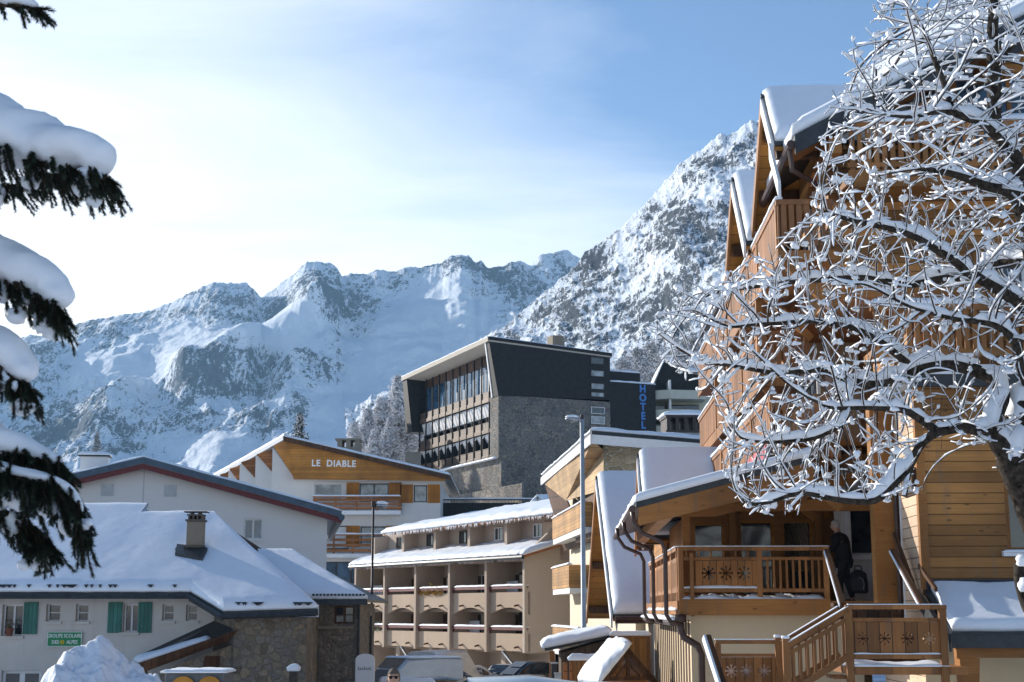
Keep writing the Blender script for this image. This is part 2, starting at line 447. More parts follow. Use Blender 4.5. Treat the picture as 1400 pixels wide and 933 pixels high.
# ------------------------------------------------------------------ camera, sky, sun
SUN_AZ, SUN_EL = math.radians(-50), math.radians(20)      # azimuth from +Y towards +X
cam = bpy.data.cameras.new('camera'); co_ = bpy.data.objects.new('camera', cam); COL.objects.link(co_)
cam.sensor_width = 36; cam.lens = F / 1400 * 36; cam.clip_start = .1; cam.clip_end = 12000
co_.rotation_euler = (math.pi / 2 + TH, 0, 0); sc.camera = co_
cam.dof.use_dof = True; cam.dof.focus_distance = 38; cam.dof.aperture_fstop = 5.6
sc.view_settings.view_transform = 'Standard'; sc.view_settings.look = 'None'
sc.view_settings.exposure = 1.2; sc.view_settings.gamma = 1.0

w = bpy.data.worlds.new('World'); sc.world = w; w.use_nodes = True
nt = w.node_tree; bg = nt.nodes['Background']
sky = nd(nt, 'ShaderNodeTexSky', sky_type='NISHITA', sun_disc=False, sun_elevation=SUN_EL, sun_rotation=SUN_AZ, altitude=1600, air_density=1.0, dust_density=.4, ozone_density=2.0)
tc = nd(nt, 'ShaderNodeTexCoord').outputs['Generated']
sp = nd(nt, 'ShaderNodeSeparateXYZ', i_Vector=tc)
# thin high cloud: direction projected on a flat layer overhead
zz = math_(nt, 'ADD', math_(nt, 'MAXIMUM', sp.outputs[2], 0.0), .12)
cl = nd(nt, 'ShaderNodeCombineXYZ', i_X=math_(nt, 'DIVIDE', sp.outputs[0], zz), i_Y=math_(nt, 'DIVIDE', sp.outputs[1], zz)).outputs[0]
veil = noise_(nt, mapping(nt, cl, (.55, .9, 1), (0, 0, .5), (1.3, .4, 0)), 1.0, 5, .55, .4)
stre = noise_(nt, mapping(nt, cl, (1.0, 2.0, 1), (0, 0, .35), (2.1, 7.7, 0)), 1.1, 7, .62, .7)
dot = nd(nt, 'ShaderNodeVectorMath', operation='DOT_PRODUCT', i_0=tc, i_1=(math.sin(math.radians(-24)), math.cos(math.radians(-24)) * .98, .14)).outputs['Value']
near = math_(nt, 'MULTIPLY', math_(nt, 'SUBTRACT', dot, .77), 4.6, clamp=True)      # more cloud towards the sun
lowv = math_(nt, 'MULTIPLY', math_(nt, 'SUBTRACT', .34, sp.outputs[2]), 2.2, clamp=True)
amt = math_(nt, 'ADD', math_(nt, 'MULTIPLY', near, .7), math_(nt, 'MULTIPLY', lowv, .85))
amt = math_(nt, 'ADD', amt, math_(nt, 'MULTIPLY', math_(nt, 'SUBTRACT', veil, .5), .9))
amt = math_(nt, 'ADD', amt, math_(nt, 'MULTIPLY', math_(nt, 'SUBTRACT', stre, .5), .5))
fac = ramp(nt, amt, (.15, (0,) * 3), (1.0, (1,) * 3))
cloud = nd(nt, 'ShaderNodeRGB'); cloud.outputs[0].default_value = (8.8, 8.9, 9.2, 1)
nt.links.new(mixc(nt, fac, mixc(nt, 1, sky.outputs[0], (.97, 1.0, 1.03), 'MULTIPLY'), cloud.outputs[0]), bg.inputs['Color'])
bg.inputs['Strength'].default_value = .075

sl = bpy.data.lights.new('sun', 'SUN'); sl.energy = 3.4; sl.angle = math.radians(.53); sl.color = (1, .93, .83)
so = bpy.data.objects.new('sun', sl); COL.objects.link(so)
sd = Vector((math.sin(SUN_AZ) * math.cos(SUN_EL), math.cos(SUN_AZ) * math.cos(SUN_EL), math.sin(SUN_EL)))
so.rotation_euler = sd.to_track_quat('Z', 'Y').to_euler()

# ------------------------------------------------------------------ terrain
def grid_mesh(name, X, Y, Z, attr=None):
    r, c = X.shape
    me = bpy.data.meshes.new(name)
    co = np.stack([X, Y, Z], -1).reshape(-1, 3).astype(np.float32)
    idx = np.arange(r * c).reshape(r, c)
    q = np.stack([idx[:-1, :-1], idx[:-1, 1:], idx[1:, 1:], idx[1:, :-1]], -1).reshape(-1, 4)
    me.vertices.add(len(co)); me.vertices.foreach_set('co', co.ravel())
    me.loops.add(q.size); me.loops.foreach_set('vertex_index', q.ravel().astype(np.int32))
    me.polygons.add(len(q)); me.polygons.foreach_set('loop_start', np.arange(0, q.size, 4, dtype=np.int32))
    me.update(calc_edges=True); me.validate()
    if attr is not None:
        a = me.attributes.new('rock', 'FLOAT', 'POINT'); a.data.foreach_set('value', attr.ravel().astype(np.float32))
    return me

# ground: one sheet
xs = np.concatenate([np.linspace(-1900, -120, 24), np.linspace(-110, 110, 111), np.linspace(120, 1900, 24)])
ys = np.concatenate([np.linspace(-400, -20, 10), np.linspace(-10, 300, 125), np.linspace(320, 2600, 30)])
GX, GY = np.meshgrid(xs, ys)
GZ = np.vectorize(gz)(GX, GY) + .05 * fbm(GX / 3, GY / 3, 4)
GZ = np.where(GY > 400, GZ - (GY - 400) * .08, GZ)
m, nt_, b = newmat('trodden_snow_ground'); co = objco(nt_)
n1 = noise_(nt_, co, .35, 6, .65); n2 = noise_(nt_, co, 6, 5, .7)
nt_.links.new(mixc(nt_, ramp(nt_, n1, (.42, (0,) * 3), (.6, (.75,) * 3)), ramp(nt_, n2, (.3, (.74, .77, .82)), (.7, (.84, .86, .9))), (.38, .39, .41)), b.inputs['Base Color'])
b.inputs['Roughness'].default_value = .7; bump(nt_, b, n2, .4, .05); M['ground'] = m
structure('ground', grid_mesh('ground', GX, GY, GZ), 'ground')

def mat_mountain(name, rock_lo, rock_hi, s, snowc=(.80, .86, .93)):
    m, nt, b = newmat(name); co = objco(nt)
    at = nd(nt, 'ShaderNodeAttribute', attribute_name='rock').outputs['Fac']
    geo = nd(nt, 'ShaderNodeNewGeometry')
    nz = nd(nt, 'ShaderNodeSeparateXYZ', i_Vector=geo.outputs['Normal']).outputs[2]
    f1 = noise_(nt, mapping(nt, co, (1, .6, 1), (.3, .2, .5)), .03 * s, 8, .70, .6)
    f0 = noise_(nt, mapping(nt, co, (1, .6, .8), (0, .7, .2)), .009 * s, 4, .6, .8)
    f2 = noise_(nt, mapping(nt, co, (1.7, .6, .7), (0, .6, 0)), .11 * s, 7, .75, .5)
    f4 = noise_(nt, mapping(nt, co, (.8, .6, 1.6), (0, -.5, 0)), .42 * s, 4, .7, .3)
    a = math_(nt, 'ADD', at, math_(nt, 'MULTIPLY', math_(nt, 'SUBTRACT', f1, .5), 2.3))
    a = math_(nt, 'ADD', a, math_(nt, 'MULTIPLY', math_(nt, 'SUBTRACT', f2, .5), 2.8))
    a = math_(nt, 'ADD', a, math_(nt, 'MULTIPLY', math_(nt, 'SUBTRACT', f4, .5), 1.6))
    a = math_(nt, 'ADD', a, math_(nt, 'MULTIPLY', math_(nt, 'SUBTRACT', f0, .5), 1.5))
    a = math_(nt, 'ADD', a, math_(nt, 'MULTIPLY', math_(nt, 'SUBTRACT', .70, nz), .6))
    k = ramp(nt, a, (.34, (0,) * 3), (.56, (1,) * 3))
    f3 = noise_(nt, mapping(nt, co, (1, 1, 2.5)), .07 * s, 7, .75)
    rock = ramp(nt, f3, (.3, rock_lo), (.7, rock_hi))
    nt.links.new(mixc(nt, k, snowc, rock), b.inputs['Base Color'])
    b.inputs['Roughness'].default_value = .9; b.inputs['Specular IOR Level'].default_value = .05
    bump(nt, b, math_(nt, 'ADD', f2, math_(nt, 'MULTIPLY', f1, 1.5)), .55, 9 / s)
    return m
M['far_rock'] = mat_mountain('far_mountain_snow_and_rock', (.03, .05, .08), (.10, .115, .14), 1.0)
M['near_rock'] = mat_mountain('near_slope_snow_and_rock', (.035, .042, .055), (.12, .125, .135), 2.6)

def splat(px, py, L):
    s = 0
    for x, y, rx, ry, wgt in L:
        s = s + wgt * np.exp(-(((px - x) / rx) ** 2 + ((py - y) / ry) ** 2))
    return s
def skyline(L, x): 
    L = np.array(L, float); return np.interp(x, L[:, 0], L[:, 1])

# far massif: a ruled slope from foot to ridge, broken up by ridged noise along its normal
SK = [(-600, 560), (-200, 500), (-60, 470), (0, 474), (40, 460), (85, 455), (110, 441), (125, 437), (160, 432), (180, 430), (205, 425), (225, 417), (240, 410), (255, 404), (270, 398),
      (285, 389), (297, 386), (320, 388), (338, 387), (347, 396), (357, 408), (366, 402), (375, 395), (388, 384), (400, 375), (410, 365), (420, 359), (432, 357), (448, 358), (460, 365), (468, 379),
      (480, 375), (490, 377), (502, 376), (515, 368), (530, 371), (550, 368), (575, 366), (590, 362), (605, 360), (615, 352), (628, 348), (640, 350), (650, 360), (658, 356), (668, 368), (690, 363),
      (700, 357), (712, 358), (725, 362), (738, 350), (750, 347), (775, 342), (790, 350), (850, 395), (950, 440), (1200, 480), (1900, 520)]
cols = np.concatenate([np.linspace(-350, -20, 60), np.linspace(-18, 860, 620), np.linspace(862, 1600, 50)])
tt = np.concatenate([np.linspace(0, .3, 90)[:-1], np.linspace(.3, 1, 300)])
PX, T = np.meshgrid(cols, tt)
sk = skyline(SK, PX)
Yf, Yr = 1450., 2250.
foot = 700 + 0 * PX
def wpos(px, py, Y):
    r = (px - 700) / F; u = (466.5 - py) / F
    k = Y / (CT - u * ST); return r * k, Y + 0 * px, (ST + u * CT) * k
x0, y0, z0 = wpos(PX, foot, Yf); x1, y1, z1 = wpos(PX, sk, Yr)
ease = T ** 1.12
BX = x0 + (x1 - x0) * T; BY = y0 + (y1 - y0) * T; BZ = z0 + (z1 - z0) * ease
bx, by = proj(BX, BY, BZ)
ROCK = [(60, 500, 70, 45, .55), (150, 452, 70, 14, .7), (205, 436, 45, 14, .6), (300, 405, 45, 14, .7), (330, 428, 35, 10, .5), (430, 372, 38, 14, .55), (385, 425, 30, 25, .6), (300, 545, 75, 38, .3), (235, 535, 45, 38, .28),
        (165, 590, 60, 38, .45), (385, 520, 36, 45, .35), (355, 600, 26, 36, .6), (55, 595, 55, 45, .6), (450, 420, 60, 28, .55), (440, 500, 36, 28, .6), (485, 425, 42, 30, .55), (545, 395, 25, 25, .4), (625, 366, 40, 18, .6),
        (700, 385, 50, 26, .65), (770, 362, 26, 16, .5), (555, 440, 22, 14, .5), (500, 400, 20, 14, .5), (680, 372, 25, 18, .4), (150, 530, 30, 20, .45), (110, 560, 40, 30, .4), (410, 575, 25, 25, .5), (285, 520, 30, 18, .5), (640, 400, 30, 14, .4)]
SNOWF = [(255, 465, 60, 20, .9), (345, 478, 75, 12, 1.2), (400, 450, 40, 12, 1.1), (575, 470, 70, 45, 1.0), (520, 545, 60, 40, .9), (205, 500, 22, 18, .6), (620, 425, 45, 36, .8), (330, 630, 60, 30, .7), (160, 505, 30, 16, .6), (480, 580, 50, 40, .9), (250, 600, 40, 14, .5), (110, 500, 25, 30, .4), (575, 412, 22, 20, .5)]
rock = splat(bx, by, ROCK) * .55 - splat(bx, by, SNOWF) * 1.2 + .2
rough = np.clip(.35 + rock * .9, .12, 1.15)
tap = np.clip((1 - T) / .22, 0, 1) * np.clip(T / .08, 0, 1)
sc_ = 260.
q1 = (BX * .9 + BZ * .55) / sc_; q2 = (BZ * 1.0 - BX * .45) / (sc_ * 1.15)
D = (ridged(q1, q2, 6, .55) - .35) * 70 * rough + fbm(BX / 60 + 3, BZ / 45, 5, .6) * 16 * rough + fbm(BX / 500, BZ / 500 + 4, 2) * 18 + fbm(BX / 130 + 9, BZ / 90, 4) * 22
# the sunlit spur: a broad crest running down to the left
spx = np.array([(425, 418), (410, 430), (385, 455), (345, 483), (300, 502), (255, 512)], float)
best = 1e9 + 0 * bx
for (ax, ay), (cx, cy) in zip(spx[:-1], spx[1:]):
    l2 = (cx - ax) ** 2 + (cy - ay) ** 2
    t_ = np.clip(((bx - ax) * (cx - ax) + (by - ay) * (cy - ay)) / l2, 0, 1)
    best = np.minimum(best, np.where(1, (bx - ax - t_ * (cx - ax)) ** 2 + (by - ay - t_ * (cy - ay)) ** 2, 0))
D += 62 * np.exp(-best / (2 * 16.0 ** 2)) * np.clip((.93 - T) / .3, 0, 1)
D *= tap
nx_, ny_, nz_ = 0.10, -.62, .78
X = BX + D * nx_; Y = BY + D * ny_; Z = BZ + D * nz_ + (1 - tap) * fbm(BX / 22, BX / 90 + 5, 4, .6) * 7 * np.clip(T * 3 - 2, 0, 1)
# a back side behind the ridge
X = np.vstack([X, X[-1:] * 1.02, X[-1:] * 1.1]); Y = np.vstack([Y, Y[-1:] + 60, Y[-1:] + 330]); Z = np.vstack([Z, Z[-1:] - 45, Z[-1:] * 0 - 50])
X = np.vstack([X[:1] * .8, X]); Y = np.vstack([Y[:1] - 300, Y]); Z = np.vstack([Z[:1] * 0 - 60, Z])
rock = np.vstack([rock[:1], rock, rock[-1:], rock[-1:]])
structure('far_mountains', grid_mesh('far_mountains', X, Y, Z, rock), 'far_rock')

# the nearer slope on the right
SK2 = [(480, 560), (540, 527), (575, 506), (600, 497), (640, 478), (665, 462), (690, 446), (720, 420), (745, 398), (765, 380), (780, 368), (800, 346), (825, 328), (850, 309), (880, 283), (905, 256), (925, 232), (940, 216), (960, 201), (985, 186),
       (1010, 175), (1040, 162), (1080, 148), (1127, 131), (1150, 119), (1200, 82), (1230, 52), (1290, 2), (1400, -90), (1600, -220), (1900, -330), (2400, -400)]
cols = np.concatenate([np.linspace(470, 1150, 520), np.linspace(1152, 2400, 160)])
tt = np.linspace(0, 1, 380)
PX, T = np.meshgrid(cols, tt)
sk = skyline(SK2, PX)
Yr = np.interp(PX, [470, 700, 1050, 1400, 2400], [1050, 980, 860, 760, 700]); Yf = np.interp(PX, [470, 700, 1050, 1400, 2400], [950, 810, 650, 500, 420])
foot = np.interp(PX, [470, 600, 800, 1000], [640, 690, 720, 740])
x0, y0, z0 = wpos(PX, foot, Yf); x1, y1, z1 = wpos(PX, sk, Yr)
BX = x0 + (x1 - x0) * T; BY = y0 + (y1 - y0) * T; BZ = z0 + (z1 - z0) * T ** 1.05
bx, by = proj(BX, BY, BZ)
ROCK2 = [(760, 420, 60, 40, .25), (840, 370, 50, 30, .3), (960, 225, 35, 14, .35), (900, 300, 30, 20, .3), (960, 330, 40, 40, .25), (870, 420, 40, 20, .3), (800, 460, 60, 18, .3), (1010, 200, 25, 12, .35), (1300, 30, 60, 50, .3), (700, 470, 40, 14, .3), (920, 450, 40, 30, .3), (940, 400, 30, 30, .15)]
SNOW2 = [(900, 370, 30, 14, .35), (960, 260, 40, 18, .4), (840, 440, 30, 14, .2), (970, 430, 40, 14, .25), (620, 495, 40, 10, .3)]
rock = splat(bx, by, ROCK2) - splat(bx, by, SNOW2) + .09
tap = np.clip((1 - T) / .07, 0, 1) * .93 + .07
q1 = (BX * .9 + BZ * .4) / 95; q2 = (BZ - BX * .5) / 120
D = ((ridged(q1, q2, 6, .58) - .3) * 13 + fbm(BX / 14, BZ / 11, 5, .62) * 3.2 + fbm(BX / 45, BZ / 40, 4) * 8) * tap * np.clip(T / .06, 0, 1)
X = BX - D * .35; Y = BY - D * .55; Z = BZ + D * .72 + (1 - tap) * fbm(BX / 9, BX / 60, 5, .62) * 7
X = np.vstack([X[:1], X, X[-1:] + 20, X[-1:] + 300]); Y = np.vstack([Y[:1] - 80, Y, Y[-1:] + 60, Y[-1:] + 500]); Z = np.vstack([Z[:1] * 0 - 30, Z, Z[-1:] - 50, Z[-1:] * 0 - 50])
rock = np.vstack([rock[:1], rock, rock[-1:], rock[-1:]])
structure('mountain_slope', grid_mesh('mountain_slope', X, Y, Z, rock), 'near_rock')

HAZE = 0.00011
if HAZE:
    m = bpy.data.materials.new('mountain_air'); m.use_nodes = True; nt_ = m.node_tree
    nt_.nodes.remove(nt_.nodes['Principled BSDF'])
    v = nd(nt_, 'ShaderNodeVolumePrincipled', i_Color=(.38, .68, 1, 1), i_Density=HAZE, i_Anisotropy=.2)
    nt_.links.new(v.outputs[0], nt_.nodes['Material Output'].inputs['Volume']); M['haze'] = m
    me = bpy.data.meshes.new('haze'); hb = MB().box(-2000, 2000, -450, 2700, -260, 640)
    me.from_pydata(hb.v, [], hb.f); structure('haze', me, 'haze', 'stuff', False)
# ================================================================== the school on the left
t = Thing('school', 'long old white plastered school with green shutters, stone end and deep snow on its roof', 'building', (-12, 50.2, -4.4))
W = wy(50.2); ZB = -4.6
holes = [(-17.2, -16.5, -.84, .2), (-15.72, -15.25, -.36, .22), (-14.72, -14.3, -.36, .22), (-13.12, -12.62, -.72, .22), (-11.8, -11.42, -.34, .2), (-11.0, -10.62, -.34, .2), (-17.1, -15.75, -4.3, -1.98)]
wl = MB().wall(W, -26, -10.05, ZB, .62, holes, .34)
wl.quad((-26, 50.2, ZB), (-26, 58, ZB), (-26, 58, .62), (-26, 50.2, .62)); wl.quad((-10.05, 50.2, ZB), (-10.05, 60, ZB), (-10.05, 60, 1.6), (-10.05, 50.2, .6))
t.part('wall', wl, 'oldwhite')
for i, h in enumerate(holes[:6]):
    wd = t.window(W, *h, mull=1 if i in (0, 3) else 0, bars=0 if i in (0, 3) else 1, d=-.24, fw=.05, sill='oldwhite')
W2 = lambda a, d, z: W(a, d - .05, z)
dr = MB()
for a in (-17.1, -16.45): dr.wbox(W, a, a + .09, -.25, -.18, -4.3, -1.98); dr.wbox(W, a + .56, a + .65, -.25, -.18, -4.3, -1.98)
dr.wbox(W, -17.1, -15.75, -.25, -.17, -2.08, -1.98); dr.wbox(W, -17.1, -15.75, -.25, -.17, -3.2, -3.1)
d_ = t.part('door', dr, 'frame_white'); t.part('pane', MB().wbox(W, -17.08, -15.77, -.23, -.2, -4.3, -2.0), 'glass', d_)
for a0, a1 in ((-16.46, -15.98), (-13.62, -13.14), (-12.6, -12.14)):
    s_ = MB().wbox(W, a0, a1, .01, .055, -.74 if a0 > -14 else -.78, .28)
    for z in (-.55, .1): s_.wbox(W, a0 + .03, a1 - .03, .055, .075, z, z + .07)
    t.part('shutter', s_, 'shutter_green')
def rz_(y): return .60 + .488 * (y - 49.4)      # main roof plane
def rp(x, y, dz=0): return (x, y, rz_(y) + dz)
pl = [(-26.5, 49.4), (-10.72, 49.4), (-9.33, 48.1), (-6.3, 48.3), (-11.4, 55.45), (-13.3, 55.45), (-14.3, 56.2), (-26.5, 56.2)]
rf = MB().prism([rp(x, y, -.16) for x, y in pl], (0, 0, .15))
rf.prism([(-26.5, 56.2, rz_(56.2) - .16), (-14.3, 56.2, rz_(56.2) - .16), (-14.3, 62, 1), (-26.5, 62, 1)], (0, 0, .15))
rf.prism([(-14.3, 56.2, rz_(56.2) - .16), (-13.3, 55.45, rz_(55.45) - .16), (-11.4, 55.45, rz_(55.45) - .16), (-6.9, 60, .3), (-14.3, 62, 1)], (0, 0, .14))
roof = t.part('roof', rf, 'metal_dark')
sn = MB()
def sq(q, **k): sn.snow([rp(x, y, .0) for x, y in q], **k)
K_ = dict(T=.25, edge=.45, jit=.12, R=.4, seed=1, fr=.6)
sq([(-26.5, 49.42), (-13.9, 49.42), (-13.9, 56.15), (-26.5, 56.15)], nu=60, nv=22, rnd_=(1, 0, 1, 1), **K_)
sq([(-13.9, 49.42), (-10.7, 49.42), (-11.4, 55.4), (-13.9, 55.4)], nu=24, nv=22, rnd_=(0, 0, 1, 1), **K_)
sq([(-10.7, 49.42), (-9.33, 48.12), (-11.36, 55.4), (-11.4, 55.4)], nu=12, nv=22, rnd_=(0, 0, 1, 1), **K_)
sq([(-9.33, 48.12), (-6.32, 48.32), (-11.3, 55.4), (-11.36, 55.4)], nu=30, nv=24, rnd_=(0, 1, 1, 1), over=.03, **K_)
t.part('roof_snow', sn, 'snow', roof, True)
gut = MB().tube([(-26.5, 49.33, .47), (-10.75, 49.33, .47), (-9.35, 48.03, -.19), (-6.35, 48.22, -.1)], .085, 8)
gut.beam((-10.72, 49.42, .44), (-9.33, 48.13, -.22), .05, .24)
gut.beam((-9.33, 48.16, -.18), (-6.3, 48.36, -.08), .05, .16)
t.part('gutter', gut, 'metal_dark', roof)
sg = MB()
for x in [rnd.uniform(-17.6, -10.9) for _ in range(20)] + [rnd.uniform(-9, -6.6) for _ in range(8)]:
    y = (49.55 if x < -10.8 else 48.35) + .03; wd_ = rnd.choice((.05, .07, .1, .2))
    sg.prism([(x - wd_, y - .18, rz_(y) + .17), (x + wd_, y - .18, rz_(y) + .17), (x + wd_ * .3, y - .22, rz_(y) + .06)], (0, .1, 0))
t.part('snow_guard', sg, 'metal_dark', roof)
ch = MB().box(-11.50, -10.90, 51.9, 52.5, 1.3, 2.2); ch.box(-11.48, -10.92, 51.93, 52.47, 2.26, 3.1)
chm = t.part('chimney', ch, 'concrete', roof, bevel=.02)
cp = MB().box(-11.55, -10.85, 51.84, 52.56, 2.2, 2.26); cp.box(-11.52, -10.88, 51.87, 52.53, 3.1, 3.17)
for i in range(4): cp.box(-11.44 + i * .15, -11.38 + i * .15, 51.95, 52.45, 3.17, 3.3)
cp.box(-11.48, -10.92, 51.92, 52.48, 3.3, 3.35); cp.box(-11.4, -11.3, 52.1, 52.3, 3.35, 3.42); cp.box(-11.12, -11.02, 52.1, 52.3, 3.35, 3.42); cp.box(-11.6, -10.8, 51.95, 52.45, 3.42, 3.46)
t.part('chimney_cap', cp, mat_plaster('sooty_cap', (.13, .11, .09), .3))
fl = MB().prism([(-11.75, 51.5, rz_(51.5) + .0), (-10.7, 51.1, rz_(51.1)), (-10.7, 51.9, rz_(51.9)), (-11.85, 52.2, rz_(52.2))], (0, 0, .36)); fl.box(-11.85, -11.5, 51.95, 52.4, 1.4, 2.17)
t.part('chimney_flashing', fl, 'metal_dark', roof)
# stone end of the school
st = MB(); st.prism([(-10.02, 50.15, ZB), (-9.1, 48.85, ZB), (-6.75, 48.95, ZB), (-6.75, 56, ZB), (-10.02, 56, ZB)], (0, 0, 4.25))
st.prism([(-10.02, 50.15, -.35), (-9.1, 48.85, -.35), (-6.75, 48.95, -.35), (-6.75, 54, -.35), (-10.02, 54, -.35)], (0, 0, .12))
t.part('stone_wall', st, 'stone')
# porch lean-to
pr = MB().prism([(-11.75, 47.2, -1.72), (-9.55, 48.9, -.95), (-9.0, 48.9, -.6), (-10.05, 50.15, -.45), (-12.6, 50.15, -1.62)], (0, 0, .1))
prf = t.part('porch_roof', pr, 'metal_dark')
t.part('porch_fascia', MB().prism([(-11.75, 47.18, -1.95), (-9.3, 48.75, -.98), (-9.0, 48.8, -.62), (-11.75, 47.18, -1.62)], (.05, -.05, 0)), 'wood_dark', prf)
t.part('porch_snow', MB().snow([(-11.75, 47.3, -1.62), (-9.9, 48.55, -1.0), (-9.9, 49.0, -.93), (-12.3, 48.6, -1.6)], T=.16, nu=20, nv=8, R=.15), 'snow', prf, True)
pw = MB().prism([(-11.2, 47.75, ZB), (-9.15, 48.95, ZB), (-9.15, 49.05, ZB), (-11.2, 47.85, ZB)], (0, 0, 2.7)); pw.add([(-11.2, 47.75, -1.9), (-9.15, 48.95, -1.9), (-9.15, 48.95, -1.1)], [(0, 1, 2)])
t.part('porch_wall', pw, 'stone')
t.part('porch_door', MB().prism([(-9.95, 48.42, ZB), (-9.5, 48.68, ZB), (-9.5, 48.72, ZB), (-9.95, 48.48, ZB)], (0, 0, 3.15)), 'wood_dark')
t.part('porch_post', MB().beam((-11.6, 47.4, ZB), (-11.6, 47.4, -1.85), .12, .12), 'wood_dark')
# annex with its own roof
W = wy(51.9)
an = MB().wall(W, -6.74, -5.36, ZB, .25, [(-6.2, -5.5, -.45, .16)], .2); an.quad((-5.36, 51.9, ZB), (-5.36, 58, ZB), (-5.36, 58, .25), (-5.36, 51.9, .25))
t.part('annex_wall', an, 'stone_fine'); t.window(W, -6.2, -5.5, -.45, .16, 1, 1, glass='glass', frame='wood_dark', d=-.12)
t.part('ledge', MB().box(-7.0, -5.5, 51.75, 51.9, -.62, -.53), 'concrete')
ar = MB().prism([(-8.4, 51.3, .28), (-5.0, 51.3, .28), (-8.3, 55.7, 2.0), (-9.6, 55.7, 2.0)], (0, 0, .1)); ar.prism([(-5.0, 51.3, .28), (-5.0, 60, .28), (-8.3, 55.7, 2.0)], (0, 0, .1))
a_ = t.part('annex_roof', ar, 'metal_dark')
t.part('annex_snow', MB().snow([(-8.4, 51.35, .38), (-5.02, 51.35, .38), (-8.3, 55.7, 2.1), (-9.6, 55.7, 2.1)], T=.26, nu=36, nv=20, rnd_=(0, 1, 1, 1), R=.3, edge=.5, jit=.12), 'snow', a_, True)
sg = MB()
for i in range(15): sg.box(-6.9 + i * .125, -6.82 + i * .125, 51.26, 51.32, .50, .57)
sg.box(-7.2, -4.98, 51.2, 51.3, .2, .33); t.part('snow_guard', sg, 'metal_dark', a_)
t.part('rain_pipe', MB().tube([(-5.33, 51.82, .2), (-5.33, 51.82, ZB)], .05), 'metal_dark')
# sign on the school
sgn = Thing('school_sign', 'green sign with white lettering GROUPE SCOLAIRE DES 2 ALPES on the school wall', 'sign', (-15.02, 50.14, -1.2))
sgn.part('plate', MB().box(-15.6, -14.44, 50.1, 50.16, -1.19, -.7), mat_plain('sign_green', (.012, .22, .08), .4, 0, .06))
sw = mat_plain('sign_white', (.72, .76, .72), .5, 0, .03); sp_ = lambda cx, cz: (lambda a, d, b: (cx + a, 50.095 - d * .4, cz + b))
sgn.part('border', MB().wbox(wy(50.1), -15.6, -14.44, 0, .008, -.72, -.7).wbox(wy(50.1), -15.6, -14.44, 0, .008, -1.19, -1.17).wbox(wy(50.1), -15.6, -15.58, 0, .008, -1.17, -.72).wbox(wy(50.1), -14.46, -14.44, 0, .008, -1.17, -.72), sw)
lt = MB(); text_mb(lt, 'GROUPE SCOLAIRE', .168, sp_(-15.02, -.84), .012, .80, 1.02, .003); text_mb(lt, 'DES', .168, sp_(-15.32, -1.045), .012, .85, 1, .003); text_mb(lt, 'ALPES', .168, sp_(-14.76, -1.045), .012, .85, 1, .003)
sgn.part('lettering', lt, sw)
em = MB().prism([(-15.09 + .085 * math.cos(k * math.pi / 5) * (1 if k % 2 else .75), 50.098, -1.045 + .085 * math.sin(k * math.pi / 5) * (1 if k % 2 else .75)) for k in range(10)], (0, -.012, 0))
sgn.part('emblem', em, mat_plain('emblem_yellow', (.62, .50, .02), .5, 0, .05))
e2 = MB(); text_mb(e2, '2', .12, lambda a, d, b: (-15.09 + a, 50.083 - d * .4, -1.045 + b), .008, .9, 1, .003); sgn.part('numeral', e2, 'metal_dark')
np_ = Thing('no_parking_sign', 'small round blue no parking sign with red ring by the school door', 'sign', (-15.3, 50.1, -2.4))
np_.part('board', MB().box(-15.5, -15.1, 50.12, 50.16, -2.5, -2.0), 'frame_white')
disc = lambda r, d: [(-15.3 + r * math.cos(k * math.pi / 12), d, -2.2 + r * math.sin(k * math.pi / 12)) for k in range(24)]
np_.part('ring', MB().prism(disc(.16, 50.12), (0, -.012, 0)), mat_plain('traffic_red', (.42, .02, .03), .4, 0, .05))
np_.part('disc', MB().prism(disc(.12, 50.108), (0, -.006, 0)), mat_plain('traffic_blue', (.03, .06, .32), .4, 0, .05))
np_.part('bar', MB().beam((-15.38, 50.1, -2.12), (-15.22, 50.1, -2.28), .012, .035), 'red_trim')
# flower pot on the sill
pot = Thing('flower_pot', 'terracotta flower pot with a dry plant on the left school window sill', 'flower pot', (-16.85, 50.05, -.84))
pot.part('pot', MB().lathe((-16.85, 50.0, -.84), [(.10, 0), (.13, .2), (.15, .2), (.15, .26), (.12, .26)], 14), mat_plain('terracotta', (.17, .06, .035), .8))
lf = MB()
for i in range(60):
    a = rnd.uniform(0, 6.3); r = rnd.uniform(.02, .17); z = rnd.uniform(.2, .55)
    c = Vector((-16.85 + r * math.cos(a), 50.0 + r * math.sin(a) * .6, -.84 + z)); d = Vector((rnd.uniform(-1, 1), rnd.uniform(-1, 1), rnd.uniform(-.3, 1))) * .06
    e = d.orthogonal().normalized() * .02; lf.quad(c - d, c + e, c + d, c - e)
pot.part('plant', lf, mat_plain('dry_leaf', (.14, .09, .035), .8, 0, .5, 20))

# ================================================================== pale grey gabled house behind the school
t = Thing('gabled_house', 'large pale grey house with wide low gable, blue grey fascia and a single window', 'building', (-15, 70.5, -4.4), Vector((-8.85, 70.5, 0)) - Matrix.Rotation(math.radians(8.5), 3, 'Z') @ Vector((-8.85, 70.5, 0)), math.radians(8.5))
W = wy(70.5); zr = lambda x: 6.95 - abs(x + 17.5) * .262
g = MB().wall(W, -29, -8.85, -4.4, zr(-8.85) - .3, [(-12.78, -11.9, 3.32, 4.3)], .2)
g.add([(-29, 70.5, zr(-8.85) - .3), (-8.85, 70.5, zr(-8.85) - .3), (-17.5, 70.5, zr(-17.5) - .3), (-26.15, 70.5, zr(-26.15) - .3)], [(0, 1, 2, 3)])
g.quad((-8.85, 70.5, -4.4), (-8.85, 90, -4.4), (-8.85, 90, 4.4), (-8.85, 70.5, 4.4))
t.part('wall', g, 'greywhite')
